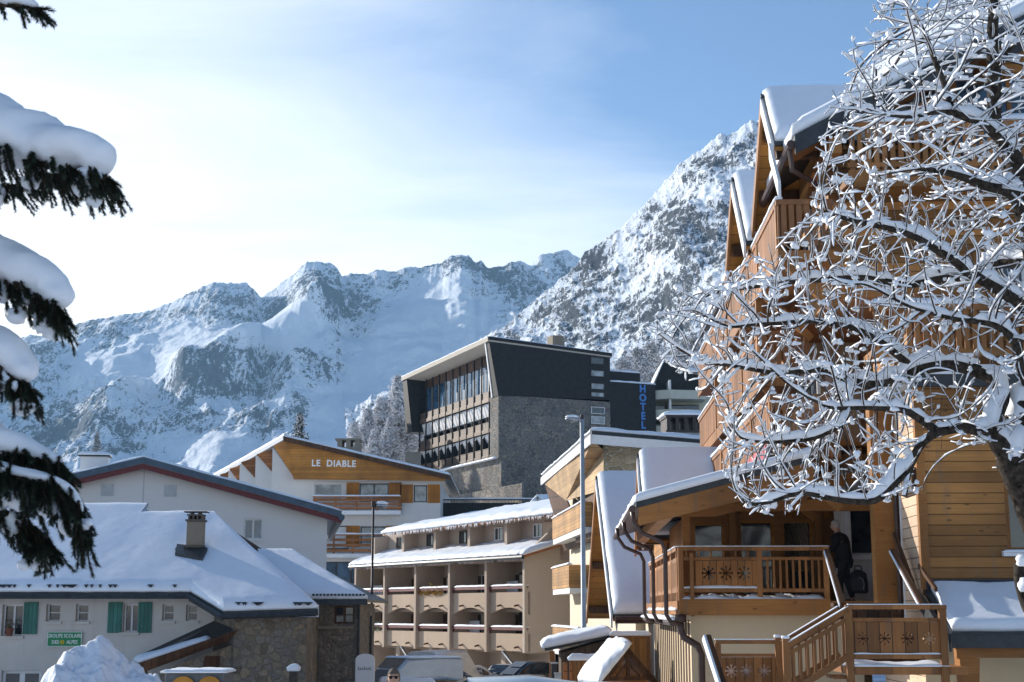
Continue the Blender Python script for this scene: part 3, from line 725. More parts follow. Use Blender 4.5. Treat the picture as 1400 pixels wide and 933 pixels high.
t.window(W, -12.78, -11.9, 3.32, 4.3, 1, 0, d=-.1, fw=.07, glass='glass_blue', sill='greywhite')
for x in (-19.15, -16.25):
    v = MB().wbox(W, x - .28, x + .28, 0, .03, 5.3, 5.85)
    for k in range(7): v.wbox(W, x - .25, x + .25, .03, .05, 5.35 + k * .07, 5.385 + k * .07)
    t.part('vent', v, 'metal_grey')
t.part('seam', MB().wbox(W, -17.52, -17.48, 0, .012, 0, 6.6), 'metal_grey')
for sgn_, nm in ((-1, 'l'), (1, 'r')):
    e = -17.5 + sgn_ * 9.3
    A = Vector((-17.5, 69.8, zr(-17.5))); B_ = Vector((e, 69.8, zr(e)))
    if sgn_ < 0: roof = t.part('roof', MB().prism([A, B_, B_ + Vector((0, 21, 0)), A + Vector((0, 21, 0))], (0, 0, .12)), 'fascia_blue')
    else: t.part('roof', MB().prism([A, B_, B_ + Vector((0, 21, 0)), A + Vector((0, 21, 0))], (0, 0, .12)), 'fascia_blue')
    t.part('fascia', MB().prism([A + Vector((0, 0, -.16)), B_ + Vector((0, 0, -.16)), B_ + Vector((0, 0, .14)), A + Vector((0, 0, .14))], (0, -.06, 0)), 'fascia_blue')
    t.part('barge_trim', MB().prism([A + Vector((0, .01, -.42)), B_ + Vector((0, .01, -.42)), B_ + Vector((0, .01, -.165)), A + Vector((0, .01, -.165))], (0, .06, 0)), 'red_trim')
    t.part('soffit', MB().prism([A + Vector((0, .07, -.3)), B_ + Vector((0, .07, -.3)), B_ + Vector((0, .75, -.3)), A + Vector((0, .75, -.3))], (0, 0, .05)), 'red_trim')
    q = [B_ + Vector((0, .15, .13)), B_ + Vector((0, 21, .13)), A + Vector((0, 21, .13)), A + Vector((0, .15, .13))]
    if sgn_ > 0: q = [q[1], q[0], q[3], q[2]]
    t.part('roof_snow', MB().snow(q, T=.14, nu=40, nv=30, R=.3, rnd_=(1, 1, 1, 0), jit=.5, fr=.8), 'snow', None, True)
t.part('gutter', MB().tube([(-8.2, 69.75, 4.36), (-8.2, 91, 4.36)], .16, 8), 'fascia_blue')
ch = MB().box(-20.6, -19.35, 71.5, 72.4, 5.9, 7.25); t.part('chimney', ch, 'greywhite'); t.part('chimney_cap', MB().box(-20.7, -19.25, 71.4, 72.5, 7.25, 7.32), 'metal_dark')
t.part('chimney_snow', MB().snow([(-20.7, 71.4, 7.32), (-19.25, 71.4, 7.32), (-19.25, 72.5, 7.32), (-20.7, 72.5, 7.32)], T=.16, nu=8, nv=6, R=.2), 'snow', None, True)

# ================================================================== hotel with the boarded gable
t = Thing('gable_hotel', 'white hotel with big orange boarded gable lettered LE DIABLE and wooden balconies', 'building', (-12, 120, -4.4))
W = wy(120.); zr = lambda x: 13.75 - (x + 18.6) * .232
hl = [(-16.2, -13.9, 8.85, 10.25), (-12.5, -10.9 + .8, 8.75, 10.25), (-8.05, -6.95, 8.7, 10.1), (-12.35, -10.35, 5.2, 6.75), (-8.2, -6.4, 5.2, 6.7), (-16, -13.3, 4.9, 6.8), (-15.5, -10.6, 1.8, 3.9)]
wl = MB().wall(W, -17.7, -5.85, -4.4, 10.48, hl, .3); wl.quad((-5.85, 120, -4.4), (-5.85, 140, -4.4), (-5.85, 140, 10.4), (-5.85, 120, 10.4))
wl.quad((-17.7, 120, -4.4), (-17.7, 123.4, -4.4), (-17.7, 123.4, 10.48), (-17.7, 120, 10.48))
t.part('wall', wl, 'white')
for i, h in enumerate(hl):
    t.window(W, *h, mull=(0, 1, 0, 1, 1, 0, 3)[i], d=-.15, frame='frame_dark' if i else 'frame_white', fw=.09, glass=('glass_pale', 'glass_pale', 'glass_pale', 'glass_pale', 'glass', 'frame_white', 'glass_blue')[i])
t.window(wx(-17.7), 120.6, 122.2, 8.9, 10.1, 0, frame='frame_white', fw=.08)
for a0, a1, z0, z1 in ((-13.55, -12.52, 8.8, 10.3), (-10.08, -9.05, 8.8, 10.3), (-9.15, -8.1, 8.65, 10.15), (-6.9, -5.98 + .1, 8.65, 10.15), (-13.5, -12.4, 5.1, 6.8), (-10.3, -9.25, 5.1, 6.8), (-9.1, -8.2, 5.2, 6.8)):
    s_ = MB().wbox(W, a0, a1, .01, .08, z0, z1)
    t.part('shutter', s_, 'wood_orangev')
gb = MB().prism([(-17.75, 118.9, 10.5), (-5.6, 118.9, 10.35), (-5.3, 118.9, zr(-5.3) - .12), (-18.6, 118.9, zr(-18.6) - .12)], (0, .3, 0))
gab = t.part('gable_boarding', gb, 'wood_orange')
t.part('gable_soffit', MB().prism([(-17.75, 119.2, 10.5), (-5.6, 119.2, 10.36), (-5.6, 120, 10.48), (-17.75, 120, 10.48)], (0, 0, -.06)), 'white')
lt = MB(); text_mb(lt, 'LE  DIABLE', .74, lambda a, d, b: (-14.5 + a, 118.86 - d, 11.75 + b - a * .02), .04, .92, 1.12, .02)
t.part('lettering', lt, mat_plain('letter_white', (.8, .8, .78), .5, 0, .03), gab)
# stepped bays under the falling left eave
fz = lambda k: (-18.6 - k * 1.55)
pts = [(-17.72, 120.0), (-19.7, 121.6), (-21.35, 123.2), (-22.95, 124.8), (-24.2, 126.4), (-25.3, 128.0), (-26.5, 129.6)]
zt = lambda x: 13.62 + (x + 18.6) * .315
for k in range(6):
    (xa, ya), (xb, yb) = pts[k], pts[k + 1]
    t.part('bay_wall', MB().prism([(xa + .02, ya, -4.4), (xb, ya, -4.4), (xb, ya, zt(xb) - .05), (xa + .02, ya, zt(xa) - 1.2 if k else 10.5)], (0, .2, 0)).quad((xb, ya, -4.4), (xb, yb + .2, -4.4), (xb, yb + .2, zt(xb) - .1), (xb, ya, zt(xb) - .1)), 'white')
    # sloping boarded soffit from the roof edge down to the foot of the diagonal
    xr = xa - (.02 if k else -.0)
    top_r = (-18.6, 118.9, zr(-18.6) - .14) if k == 0 else (xr, ya - .4, zt(xr) - .02)
    t.part('bay_soffit', MB().prism([top_r, (xb + .12, ya - .35, zt(xb + .12) - .02), (xr, ya - .03, 10.45 if k == 0 else zt(xr) - 2.35 + k * .16)], (0, .05, 0)), 'wood_red' if k else 'wood_orange')
rl = MB().prism([(-18.6, 118.6, zr(-18.6)), (-5.0, 118.6, zr(-5.0)), (-5.0, 140, zr(-5.0)), (-18.6, 140, zr(-18.6))], (0, 0, .2))
roof = t.part('roof', rl, 'metal_dark')
t.part('verge_board', MB().prism([(-18.6, 118.6, zr(-18.6) - .18), (-4.98, 118.6, zr(-4.98) - .18), (-4.98, 118.6, zr(-4.98) + .2), (-18.6, 118.6, zr(-18.6) + .2)], (0, -.08, 0)), 'wood_dark', roof)
ll = MB().prism([(-18.6, 118.6, zr(-18.6)), (-27.5, 129.5, zt(-27.5)), (-27.5, 140, zt(-27.5)), (-18.6, 140, zr(-18.6))], (0, 0, .2))
r2 = t.part('roof', ll, 'metal_dark')
t.part('verge_board', MB().prism([(-18.6, 118.55, zr(-18.6) - .1), (-27.5, 129.45, zt(-27.5) - .1), (-27.5, 129.45, zt(-27.5) + .22), (-18.6, 118.55, zr(-18.6) + .22)], (-.05, -.04, 0)), 'fascia_white', r2)
t.part('roof_snow', MB().snow([(-5.0, 140, zr(-5) + .2), (-5.0, 118.65, zr(-5) + .2), (-18.6, 118.65, zr(-18.6) + .2), (-18.6, 140, zr(-18.6) + .2)], T=.22, nu=30, nv=30, R=.3, rnd_=(1, 1, 1, 0)), 'snow', roof, True)
t.part('roof_snow', MB().snow([(-27.5, 129.45, zt(-27.5) + .2), (-27.5, 140, zt(-27.5) + .2), (-18.6, 140, zr(-18.6) + .2), (-18.6, 118.6, zr(-18.6) + .2)], T=.32, nu=20, nv=30, R=.3, rnd_=(1, 1, 1, 0)), 'snow', r2, True)
def plank_rail(t, a0, a1, z0, z1, dep, mat='wood_red', W=W):
    b = MB().wbox(W, a0, a1, 0, dep, z0 - .22, z0); b.wbox(W, a0, a1, dep - .14, dep, z0, z0 + .1)
    o = t.part('balcony', b, 'fascia_white')
    r = MB()
    for k in range(3):
        zz = z0 + .12 + (z1 - z0) * (.08 + .28 * k); r.wbox(W, a0, a1, dep - .06, dep, zz, zz + .2)
    for k in range(5): 
        a = a0 + .1 + (a1 - a0 - .2) * k / 4; r.wbox(W, a - .07, a + .07, dep - .14, dep - .061, z0 - .1, z1)
    for d0 in (0.02, ): 
        for e in (a0, a1 - .06):
            for k in range(3): zz = z0 + .12 + (z1 - z0) * (.08 + .28 * k); r.wbox(W, e, e + .06, d0, dep - .145, zz, zz + .2)
    r.wbox(W, a0 - .03, a1 + .03, dep - .16, dep + .02, z1, z1 + .1)
    t.part('railing', r, mat, o)
    t.part('railing_snow', MB().snow([W(a0, dep + .03, z1 + .1), W(a1, dep + .03, z1 + .1), W(a1, dep - .17, z1 + .1), W(a0, dep - .17, z1 + .1)], T=.12, nu=20, nv=4, R=.1, over=.01), 'snow', o, True)
    return o
plank_rail(t, -16.1, -9.0, 7.85, 9.0, 1.3); plank_rail(t, -16.0, -9.6, 4.4, 5.95, 1.2); plank_rail(t, -16, -9.6, .6, 1.9, 1.2)
t.part('chimney', MB().box(-14.9 - .3, -13.2, 126, 128, 11, 13.9), 'concrete')
cp = MB().box(-15.3, -13.1, 125.9, 128.1, 14.5, 14.65)
for i in range(3): cp.box(-15.1 + i * .75, -14.7 + i * .75, 126, 128, 13.9, 14.5)
t.part('chimney_cap', cp, 'concrete')
t.part('flue', MB().box(-9.3, -8.0, 127, 128.3, 10, 13.6), 'concrete')

# ================================================================== dark slate and stone hotel on the hill
rz = math.radians(-65.6)
t = Thing('slate_hotel', 'large dark slate clad hotel on a rubble stone base with rows of balconies', 'building', (-10, 6, 5), (-15 / 2034 * 140, 140, 0), rz)
W = wy(0.)
b = MB().prism([(-23.3, 0, 0), (-23.3, 13, 0), (0, 13, 0), (0, 0, 0)], (0, 0, 14.4))
b.prism([(-2.0, -.3, 14.4), (0, -.3, 14.4), (0, 11.9, 14.4), (-2.0, 11.9, 14.4)], (0, 0, 6.1)); b.prism([(-26, -.6, 0), (-26, -.3, 0), (6, -.3, 0), (6, -.6, 0)], (0, 0, 11.5))
t.part('stone_base', b, 'stone_hotel')
t.part('back_wall', MB().wall(wy(2.2), -23.5, -2, 14.4, 25.4).quad((-23.5, 2.2, 14.4), (-23.5, 13, 14.4), (-23.5, 13, 25.4), (-23.5, 2.2, 25.4)), mat_plaster('balcony_back_wall', (.60, .58, .54), .1))
# slate upper block with leaning cheeks
sl_ = MB(); sl2_ = MB()
sl_.hexa([(-1.2, -.35, 20.4), (.08, -.35, 20.4), (.08, 11.9, 20.7), (-1.2, 11.9, 20.7), (-.6, -1.4, 25.9), (.08, -1.4, 25.9), (.08, 11.9, 25.15), (-.6, 11.9, 25.15)])
sl2_.hexa([(-24.9, -.6, 19.4), (-22.9, -.6, 19.4), (-22.9, 4, 19.4), (-24.9, 4, 19.4), (-23.9, -1.4, 25.4), (-22.7, -1.4, 25.4), (-22.7, 4, 25.4), (-23.9, 4, 25.4)])
t.part('slate_cladding', sl_, 'slate'); t.part('slate_cheek', sl2_, 'slate')
t.part('cheek_edge', MB().hexa([(-1.45, -.42, 20.4), (-1.22, -.42, 20.4), (-1.22, .2, 20.4), (-1.45, .2, 20.4), (-.85, -1.47, 25.9), (-.62, -1.47, 25.9), (-.62, -.6, 25.9), (-.85, -.6, 25.9)]), 'fascia_white')
rf = MB().hexa([(-24.1, -1.5, 25.2), (.1, -1.5, 25.65), (.1, 12.1, 25.0), (-24.1, 12.1, 24.6), (-24.1, -1.5, 25.6), (.1, -1.5, 26.05), (.1, 12.1, 25.3), (-24.1, 12.1, 25.0)])
roof = t.part('roof', rf, mat_plaster('beige_concrete_fascia', (.50, .45, .38), .1))
t.part('roof_snow', MB().snow([(-24.1, -1.45, 25.62), (.0, -1.45, 26.07), (.0, 12.0, 25.35), (-24.1, 12.0, 25.05)], T=.22, nu=40, nv=16, R=.3), 'snow', roof, True)
t.part('roof_edge', MB().beam((.12, -1.5, 25.97), (.12, 12.1, 25.3), .12, .3), 'slate', roof)
N = 11; bw = 21.2 / N
gl = MB().wbox(W, -22.8, -1.4, -.95, -.9, 21.2, 25.0); t.part('glazing', gl, 'glass_blue')
t.part('spandrel', MB().wbox(W, -22.8, -1.4, -.9, -.8, 24.2, 25.2), 'wood_dark')
cur = MB()
for k in range(3, N):
    for j in (0, 1):
        if rnd.random() < .75:
            a = -22.7 + k * bw + .15 + j * bw * .5; cur.wbox(W, a, a + bw * rnd.uniform(.2, .36), -.9, -.86, 21.2, rnd.uniform(22.6, 23.9))
t.part('curtains', cur, 'frame_white')
fl_ = (20.55, 17.5, 14.9)
for z in fl_: 
    o = t.part('balcony', MB().wbox(W, -23.3, -1.6, -2.2, -.3, z - .2, z), 'wood_dark')
    r = MB()
    for k in range(N): r.wbox(W, -22.7 + k * bw + .1, -22.7 + (k + 1) * bw - .1, -.34, -.26, z + .08, z + .72)
    r.wbox(W, -22.9, -1.5, -.36, -.24, z + .72, z + .8); r.wbox(W, -22.9, -1.5, -.25, -.2, z - .27, z + .1)
    t.part('railing', r, mat_wood('weathered_brown_boards', (.13, .078, .05), 'z', .25, .35), o)
for z0, z1 in ((14.9, 17.25), (17.5, 20.3)):
    for k in range(N):
        a = -22.7 + k * bw; t.window(W, a + .1, a + bw - .1, z0 + .75, z0 + 1.5, 0, d=-1.5, frame='frame_white', glass='glass_blue', fw=.05)
        t.part('spandrel_panel', MB().hexa([(a + .08, .8, z0 + 1.5), (a + bw - .08, .8, z0 + 1.5), (a + bw - .08, 1.5, z0 + 1.5), (a + .08, 1.5, z0 + 1.5), (a + .08, .45, z1 - .1), (a + bw - .08, .45, z1 - .1), (a + bw - .08, 1.5, z1 - .1), (a + .08, 1.5, z1 - .1)]), 'fascia_white')
for k in range(N + 1):
    a = -22.7 + k * bw; mb = MB().wbox(W, a - .06, a + .06, -.3, -.16, 14.7, 25.0)
    mb.prism([W(a - .07, -2.1, 14.9), W(a - .07, -.35, 14.9), W(a - .07, -.35, 16.8), W(a - .07, -.8, 17.2), W(a - .07, -.8, 20.3), W(a - .07, -2.1, 20.3)], (.14, 0, 0))
    t.part('fin', mb, 'black')
t.part('ledge_snow', MB().snow([(-22.5, -.6, 14.38), (-.4, -.6, 14.38), (-.4, 0, 14.4), (-22.5, 0, 14.4)], T=.2, nu=40, nv=5, R=.2), 'snow', None, True)
Wr = wxp(0.09)
for z0, z1 in ((24.2, 24.9), (22.95, 23.6), (21.65, 22.3), (20.9 - .0, 21.4)):
    t.window(Wr, 9.7, 11.2, z0, z1, 0, d=.04, frame='frame_dark', glass='glass_pale' if z0 < 24 else 'glass', name='stair_window')
for z0, z1 in ((19.2, 19.9), (18.2, 18.95), (17.1, 17.9), (15.9, 16.7)):
    t.window(Wr, 9.7, 11.2, z0, z1, 0, d=.04, frame='frame_white', glass='glass_pale' if z0 < 19 else 'glass', name='stair_window')
t.part('chimney', MB().box(-2.2, -.9, 6.0, 7.2, 25, 27.0), 'concrete')
# lower wing with the vertical sign
t.part('wing', MB().box(-12, -.12, 11.92, 17.2, 5, 22.6).box(-6, -2, 12.5, 16.5, 22.6, 24.0), 'slate')
t.part('wing_snow', MB().snow([(-12, 11.9, 22.6), (-.1, 11.9, 22.6), (-.1, 17.2, 22.6), (-12, 17.2, 22.6)], T=.25, nu=16, nv=10).snow([(-6, 12.5, 24.0), (-2, 12.5, 24.0), (-2, 16.5, 24.0), (-6, 16.5, 24.0)], T=.25, nu=10, nv=8), 'snow', None, True)
lt = MB()
for i, c_ in enumerate('HOTEL'): text_mb(lt, c_, 1.05, lambda a, d, b, i=i: (-.1 + d, 15.7 + a, 21.7 - i * .92 + b + .35), .05, .95, 1, .035)
t.part('lettering', lt, mat_plain('letter_blue', (.06, .22, .55), .4, 0, .05))
# retaining wall with railing below the hotel
wt = Thing('retaining_wall', 'long dark stone retaining wall topped by a black railing below the slate hotel', 'wall', (0, 124, -4.4))
wt.part('masonry', MB().box(-5.9, 6.5, 124.3, 125.2, -4.4, 7.2), 'stone_hotel')
r = MB().box(-5.9, 6.5, 124.5, 124.58, 9.2, 9.3).box(-5.9, 6.5, 124.5, 124.58, 7.35, 7.42)
for i in range(95): r.box(-5.9 + i * .13, -5.86 + i * .13, 124.52, 124.56, 7.2, 9.2)
wt.part('railing', r, 'metal_dark')
wt.part('railing_snow', MB().snow([(-5.9, 124.45, 9.3), (6.5, 124.45, 9.3), (6.5, 124.63, 9.3), (-5.9, 124.63, 9.3)], T=.12, nu=40, nv=3, R=.08), 'snow', None, True)
wt.part('hedge_boarding', MB().box(-5.9, 6.5, 124.7, 124.8, 7.2, 9.0), 'slate')

# little gabled house
t = Thing('small_house', 'little snowy house with a white bargeboard gable peeping over the flat roofs', 'building', (2.2, 112, -2))
W = wy(112.)
t.part('wall', MB().box(.9, 4.5, 112, 118, -2, 7.2).prism([(.9, 112, 7.2), (3.0, 112, 7.2), (1.95, 112, 8.3)], (0, 6, 0)), 'wood_red')
t.part('bargeboard', MB().beam((.5, 111.7, 6.95), (1.97, 111.7, 8.5), .1, .25).beam((3.4, 111.7, 6.95), (1.93, 111.7, 8.5), .1, .25), 'fascia_white')
t.part('roof_snow', MB().snow([(3.5, 111.7, 7.0), (6.4, 111.7, 7.0), (5.5, 118, 8.6), (1.95, 111.7, 8.6)], T=.25, nu=12, nv=12).snow([(.4, 118, 6.9), (.4, 111.7, 6.9), (1.95, 111.7, 8.6), (1.95, 118, 8.6)], T=.2, nu=10, nv=8), 'snow', None, True)
t.part('chimney', MB().box(3.1, 3.7, 113.5, 114.2, 7, 8.7), 'concrete')

# ================================================================== brown balcony block
t = Thing('balcony_block', 'tan holiday block with two rows of arched balconies and two snowy roofs', 'building', (-10, 5, -4.4), (22 / 2034 * 88, 88, 0), math.radians(-58.8))
W = wy(0.); NB = 5; bw = 23.6 / NB; zf = (-2.35, .1)
t.part('back_wall', MB().wall(wy(1.9), -23.6, 0, -4.4, 3.6).wall(wy(2.3), -23.6, 5, 3, 6), 'tan')
t.part('end_wall', MB().prism([(-.22, -.25, -2.45), (-.22, 9, -2.35), (-.22, 9, 6.5), (-.22, 3.0, 5.9), (-.22, -.25, 3.2)], (.22, 0, 0)).prism([(.02, 2.9, -2.35), (.02, 9, -2.35), (.02, 9, 6), (.02, 2.9, 5.4)], (4.4, 0, 0)), 'tan_end')
pw = MB()
for k in range(NB):
    pw.prism([(-23.6 + k * bw, -.25, -2.5), (-23.6 + k * bw, 2.6, -2.5), (-23.6 + k * bw, 2.6, 4.0), (-23.6 + k * bw, -.25, 3.15)], (.26, 0, 0))
t.part('party_wall', pw, 'tan')
for z in zf: t.part('floor_slab', MB().box(-23.4, -.22, .75, 2.6, z - .2, z), 'tan')
t.part('upper_slab', MB().box(-23.4, -.22, .3, 2.6, 2.95, 3.1), 'tan')
for k in range(NB):
    a0 = -23.6 + k * bw + .22; a1 = a0 + bw - .22
    for i, z in enumerate(zf):
        pz = z + .99; bot = z - .04
        pts = [W(a0, 0, pz), W(a1, 0, pz), W(a1, 0, bot - (.3 if i else 0))]
        if i:
            for q in range(1, 12):
                u = q / 12; pts.append(W(a1 + (a0 - a1) * u, 0, bot - .3 + .42 * math.sin(math.pi * u)))
        pts.append(W(a0, 0, bot - (.3 if i else 0)))
        par = t.part('parapet', MB().prism(pts, (0, .16, 0)), 'tanlight')
        sc2 = MB()
        for u in (.3, .75): a = a0 + (a1 - a0) * u; sc2.tube([W(a, 0, z + .22), W(a, .28, z + .17)], .06, 6)
        t.part('scupper', sc2, 'wood_dark', par)
        hr = MB().wbox(W, a0, a1, -.02, .1, pz + .2, pz + .36).wbox(W, a0 + .1, a0 + .2, .0, .08, pz, pz + .2).wbox(W, a1 - .2, a1 - .1, .0, .08, pz, pz + .2)
        t.part('handrail', hr, 'red_trim', par)
        t.part('handrail_snow', MB().snow([W(a0 + .4, .1, pz + .36), W(a1, .1, pz + .36), W(a1, -.02, pz + .36), W(a0 + .4, -.02, pz + .36)], T=.14, nu=14, nv=4, R=.1, seed=k), 'snow', par, True)
        wd_ = t.window(wy(1.9), a0 + .5, a0 + 1.75, z + .05, z + 2.2, 1, d=.06, frame='frame_white' if k % 2 else 'frame_dark', glass='glass', name='patio_door')
        t.part('inner_door', MB().wbox(wy(1.9), a0 + .05, a0 + .45, .02, .06, z + .02, z + 2.1), 'wood_dark')
        if (k + i) % 2: t.part('curtain', MB().wbox(wy(1.9), a0 + .6, a0 + .95, .09, .11, z + .1, z + 2.1), 'creamlight')
        if (k * 3 + i) % 4 == 1: t.part('balcony_screen', MB().wbox(wy(1.2), a0 + .1, a0 + bw * .3, 0, .04, z, z + 1.7), 'fascia_white')
    # attic storey
    t.part('attic_fin', MB().prism([(a0 - .22, 1.2, 4.05), (a0 - .22, 2.9, 4.5), (a0 - .22, 2.9, 5.5), (a0 - .22, 1.2, 5.3)], (.3, 0, 0)), 'tan')
    t.window(wy(2.3), a0 + 1.5, a0 + 2.5, 4.45, 5.3, 1, d=.05, frame='frame_white' if k > 2 else 'frame_dark', glass='glass')
    t.part('panel', MB().wbox(wy(2.3), a0 + 2.7, a1 - .2, .01, .1, 4.3, 5.35), 'tanlight')
def qroof(name, q, th, mat, T, ov=None, seed=0, **k):
    r = t.part(name, MB().prism(q, (0, 0, th)), mat)
    qq = [Vector(a) + Vector((0, 0, th)) for a in q]
    t.part('roof_snow', MB().snow(qq, T=T, seed=seed, **k), 'snow', r, True); return r
r1 = qroof('roof', [(-23.5, -.62, 3.08), (.6, -.62, 3.08), (1.0, 3.0, 4.15), (-23.5, 3.0, 4.15)], .16, 'wood_red', .30, nu=110, nv=14, R=.25, jit=.35, fr=1.6, rnd_=(1, 1, 1, 0), over=.1)
t.part('gutter', MB().tube([(-23.5, -.72, 3.1), (.6, -.72, 3.1)], .12, 6), 'metal_dark', r1)
ic = MB()
for i in range(150):
    x = rnd.uniform(-23.4, .5); l = rnd.uniform(.04, .2); ic.add([(x - .03, -.72, 3.05), (x + .03, -.72, 3.05), (x, -.67, 3.05), (x, -.7, 3.05 - l)], [(0, 1, 3), (1, 2, 3), (2, 0, 3)])
t.part('icicle', ic, 'snow', r1)
r2 = qroof('roof', [(-21.0, .7, 5.3), (6.4, .7, 5.5), (6.4, 9, 7.6), (-21.0, 9, 6.9)], .16, 'wood_red', .38, nu=110, nv=22, R=.3, jit=.3, fr=1.2, seed=3, rnd_=(1, 1, 1, 1), over=.12)
ic = MB()
for i in range(260):
    x = rnd.uniform(-20.8, 6.2); l = rnd.uniform(.06, .3); z = 5.32 + (x + 21) * .0073; y = .62
    ic.add([(x - .05, y, z + .1), (x + .05, y, z + .1), (x, y + .07, z + .1), (x, y, z + .1 - l)], [(0, 1, 3), (1, 2, 3), (2, 0, 3)])
t.part('icicle', ic, mat_plain('ice', (.72, .70, .72), .25, 0, .1, 5, .6), r2)
for x in (-21.8, -17.8, -13, -8.3, -3.6): t.part('pillar', MB().box(x, x + .5, .3, 2.0, -4.4, -2.4), 'tan')
t.part('garage_back', MB().wall(wy(2.4), -23.6, 4.4, -4.4, -2.3), 'frame_dark')  # tan wall coloured dark, painting in the shade under the block
t.part('brace', MB().beam((-17, .25, -2.4), (-14.6, .25, -4.0), .12, .12).beam((-3.4, .25, -2.4), (-.8, .25, -4.0), .12, .12), 'metal_grey')
t.part('garage_door', MB().box(-.2, 4.3, 2.3, 2.38, -4.4, -2.42).box(-7.6, -4.2, 2.3, 2.38, -4.4, -2.42), 'black')
for nm, a0, z, colr, lab in (('dried_flowers', -13.9, .99, (.42, .25, .06), 'row of dry yellow flowers along an upper balcony parapet'), ('balcony_plants', -23.0, -1.36, (.20, .22, .12), 'snow dusted potted plants on the lower end balcony')):
    lf = MB()
    for i in range(420):
        c = Vector((a0 + rnd.uniform(0, 3.4), rnd.uniform(-.12, .15), z + abs(rnd.gauss(.22, .16)))); d = Vector((rnd.uniform(-1, 1), rnd.uniform(-1, 1), rnd.uniform(-.3, 1))) * .12; e = d.orthogonal().normalized() * .05
        lf.quad(*[t.R @ p + t.T for p in (c - d, c + e, c + d, c - e)])
    single(nm, lab, 'plant', lf, mat_plain(nm + '_leaf', colr, .8, 0, .5, 9), tuple(t.R @ Vector((a0 + 1.7, 0, z)) + t.T))

# ================================================================== cream house with the wide white fascia
t = Thing('cream_house', 'cream house with wide white fascia, boarded soffit, stone panel and plank balconies', 'building', (5, 8, -4.4), (120 / 2034 * 64.3, 64.3, 0), math.radians(4.7), size=1.17)
W = wy(1.0)
bw_ = MB().box(.9, 9, 1.0, 16.5, -4.4, 6.25); t.part('wall', bw_, 'creamlight')
t.part('stone_panel', MB().wbox(W, .34, 2.46, 0, .06, 3.2, 6.25), mat_rubble('coursed_stone', [(.36, .29, .18), (.44, .36, .24), (.30, .25, .17), (.50, .42, .29)], 3.3, (.62, .58, .5), .045, (.62, .62, 1.35)))
t.part('cream_panel', MB().wbox(W, 2.47, 9, 0, .03, 3.2, 6.3), 'cream')
sof = MB().prism([(-.25, -.2, 6.25), (.36, 1.02, 6.02), (.36, 1.02, 4.55), (-.1, 9.5, 4.75), (-.35, 16.0, 6.0)], (.06, 0, 0)); t.part('soffit', sof, mat_wood('pale_soffit_boards', (.56, .37, .19), 'z', .3, .12, gap=.03))
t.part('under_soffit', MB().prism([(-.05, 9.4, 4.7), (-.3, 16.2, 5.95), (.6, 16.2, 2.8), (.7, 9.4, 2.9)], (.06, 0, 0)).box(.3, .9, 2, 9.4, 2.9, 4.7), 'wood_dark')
rz1 = lambda x: 6.46 - x * .072
rf = MB().prism([(-.3, -.5, rz1(-.3)), (10, -.5, rz1(10)), (10, 19, rz1(10)), (-.3, 17.8, rz1(-.3))], (0, 0, .14)); roof = t.part('roof', rf, 'metal_dark')
t.part('fascia', MB().prism([(-.3, -.5, rz1(-.3) - .36), (10, -.5, rz1(10) - .36), (10, -.5, rz1(10) - .01), (-.3, -.5, rz1(-.3) - .01)], (0, -.06, 0)).prism([(-.3, -.5, rz1(-.3) - .36), (-.3, 17.8, rz1(-.3) - .36), (-.3, 17.8, rz1(-.3)), (-.3, -.5, rz1(-.3))], (-.06, 0, 0)), 'fascia_white', roof)
t.part('roof_snow', MB().snow([(-.3, -.42, rz1(-.3) + .14), (10, -.42, rz1(10) + .14), (10, 19, rz1(10) + .14), (-.3, 17.8, rz1(-.3) + .14)], T=.2, nu=40, nv=30, R=.25), 'snow', roof, True)
for z, y0, y1, sl2 in ((3.3, 4, 15.4, .0), (.95, 9, 15.6, 0), (-1.75, 6, 15.6, 0)):
    o = t.part('balcony', MB().box(.0, .95, y0, y1, z - .2, z).box(-.02, .02, y0, y1, z - .22, z + .02), 'fascia_white')
    t.part('railing', MB().box(-.05, .02, y0, y1, z + .03, z + 1.0).box(.02, .9, y1 - .06, y1, z + .03, z + 1.0).box(.02, .9, y0, y0 + .06, z + .03, z + 1.0), mat_wood('balcony_boards_%d' % int(z * 10 + 30), (.50, .27, .09), 'z', .17, .22, gap=.05), o)
    t.part('railing_snow', MB().snow([(-.08, y1, z + 1.0), (-.08, y0, z + 1.0), (.06, y0, z + 1.0), (.06, y1, z + 1.0)], T=.12, nu=24, nv=3, R=.08), 'snow', o, True)
for (x0_, x1_, y0_, y1_, zt_) in ((3.6, 5.2, 5, 6.4, 8.0), (.9 + 1.5, 3.2, 9, 10, 7.4)):
    c_ = t.part('chimney', MB().box(x0_, x1_, y0_, y1_, 6.2, zt_ - .75), 'metal_grey')
    cp = MB().box(x0_ - .05, x1_ + .05, y0_ - .05, y1_ + .05, zt_ - .75, zt_ - .65).box(x0_ - .05, x1_ + .05, y0_ - .05, y1_ + .05, zt_ - .12, zt_ - .02)
    for i in range(5):
        xx = x0_ + (x1_ - x0_ - .14) * i / 4; cp.box(xx, xx + .14, y0_, y1_, zt_ - .65, zt_ - .12)
    t.part('chimney_cap', cp, 'frame_dark', c_)
    t.part('chimney_snow', MB().snow([(x0_ - .1, y0_ - .1, zt_ - .02), (x1_ + .1, y0_ - .1, zt_ - .02), (x1_ + .1, y1_ + .1, zt_ - .02), (x0_ - .1, y1_ + .1, zt_ - .02)], T=.2, nu=8, nv=6, R=.2), 'snow', c_, True)

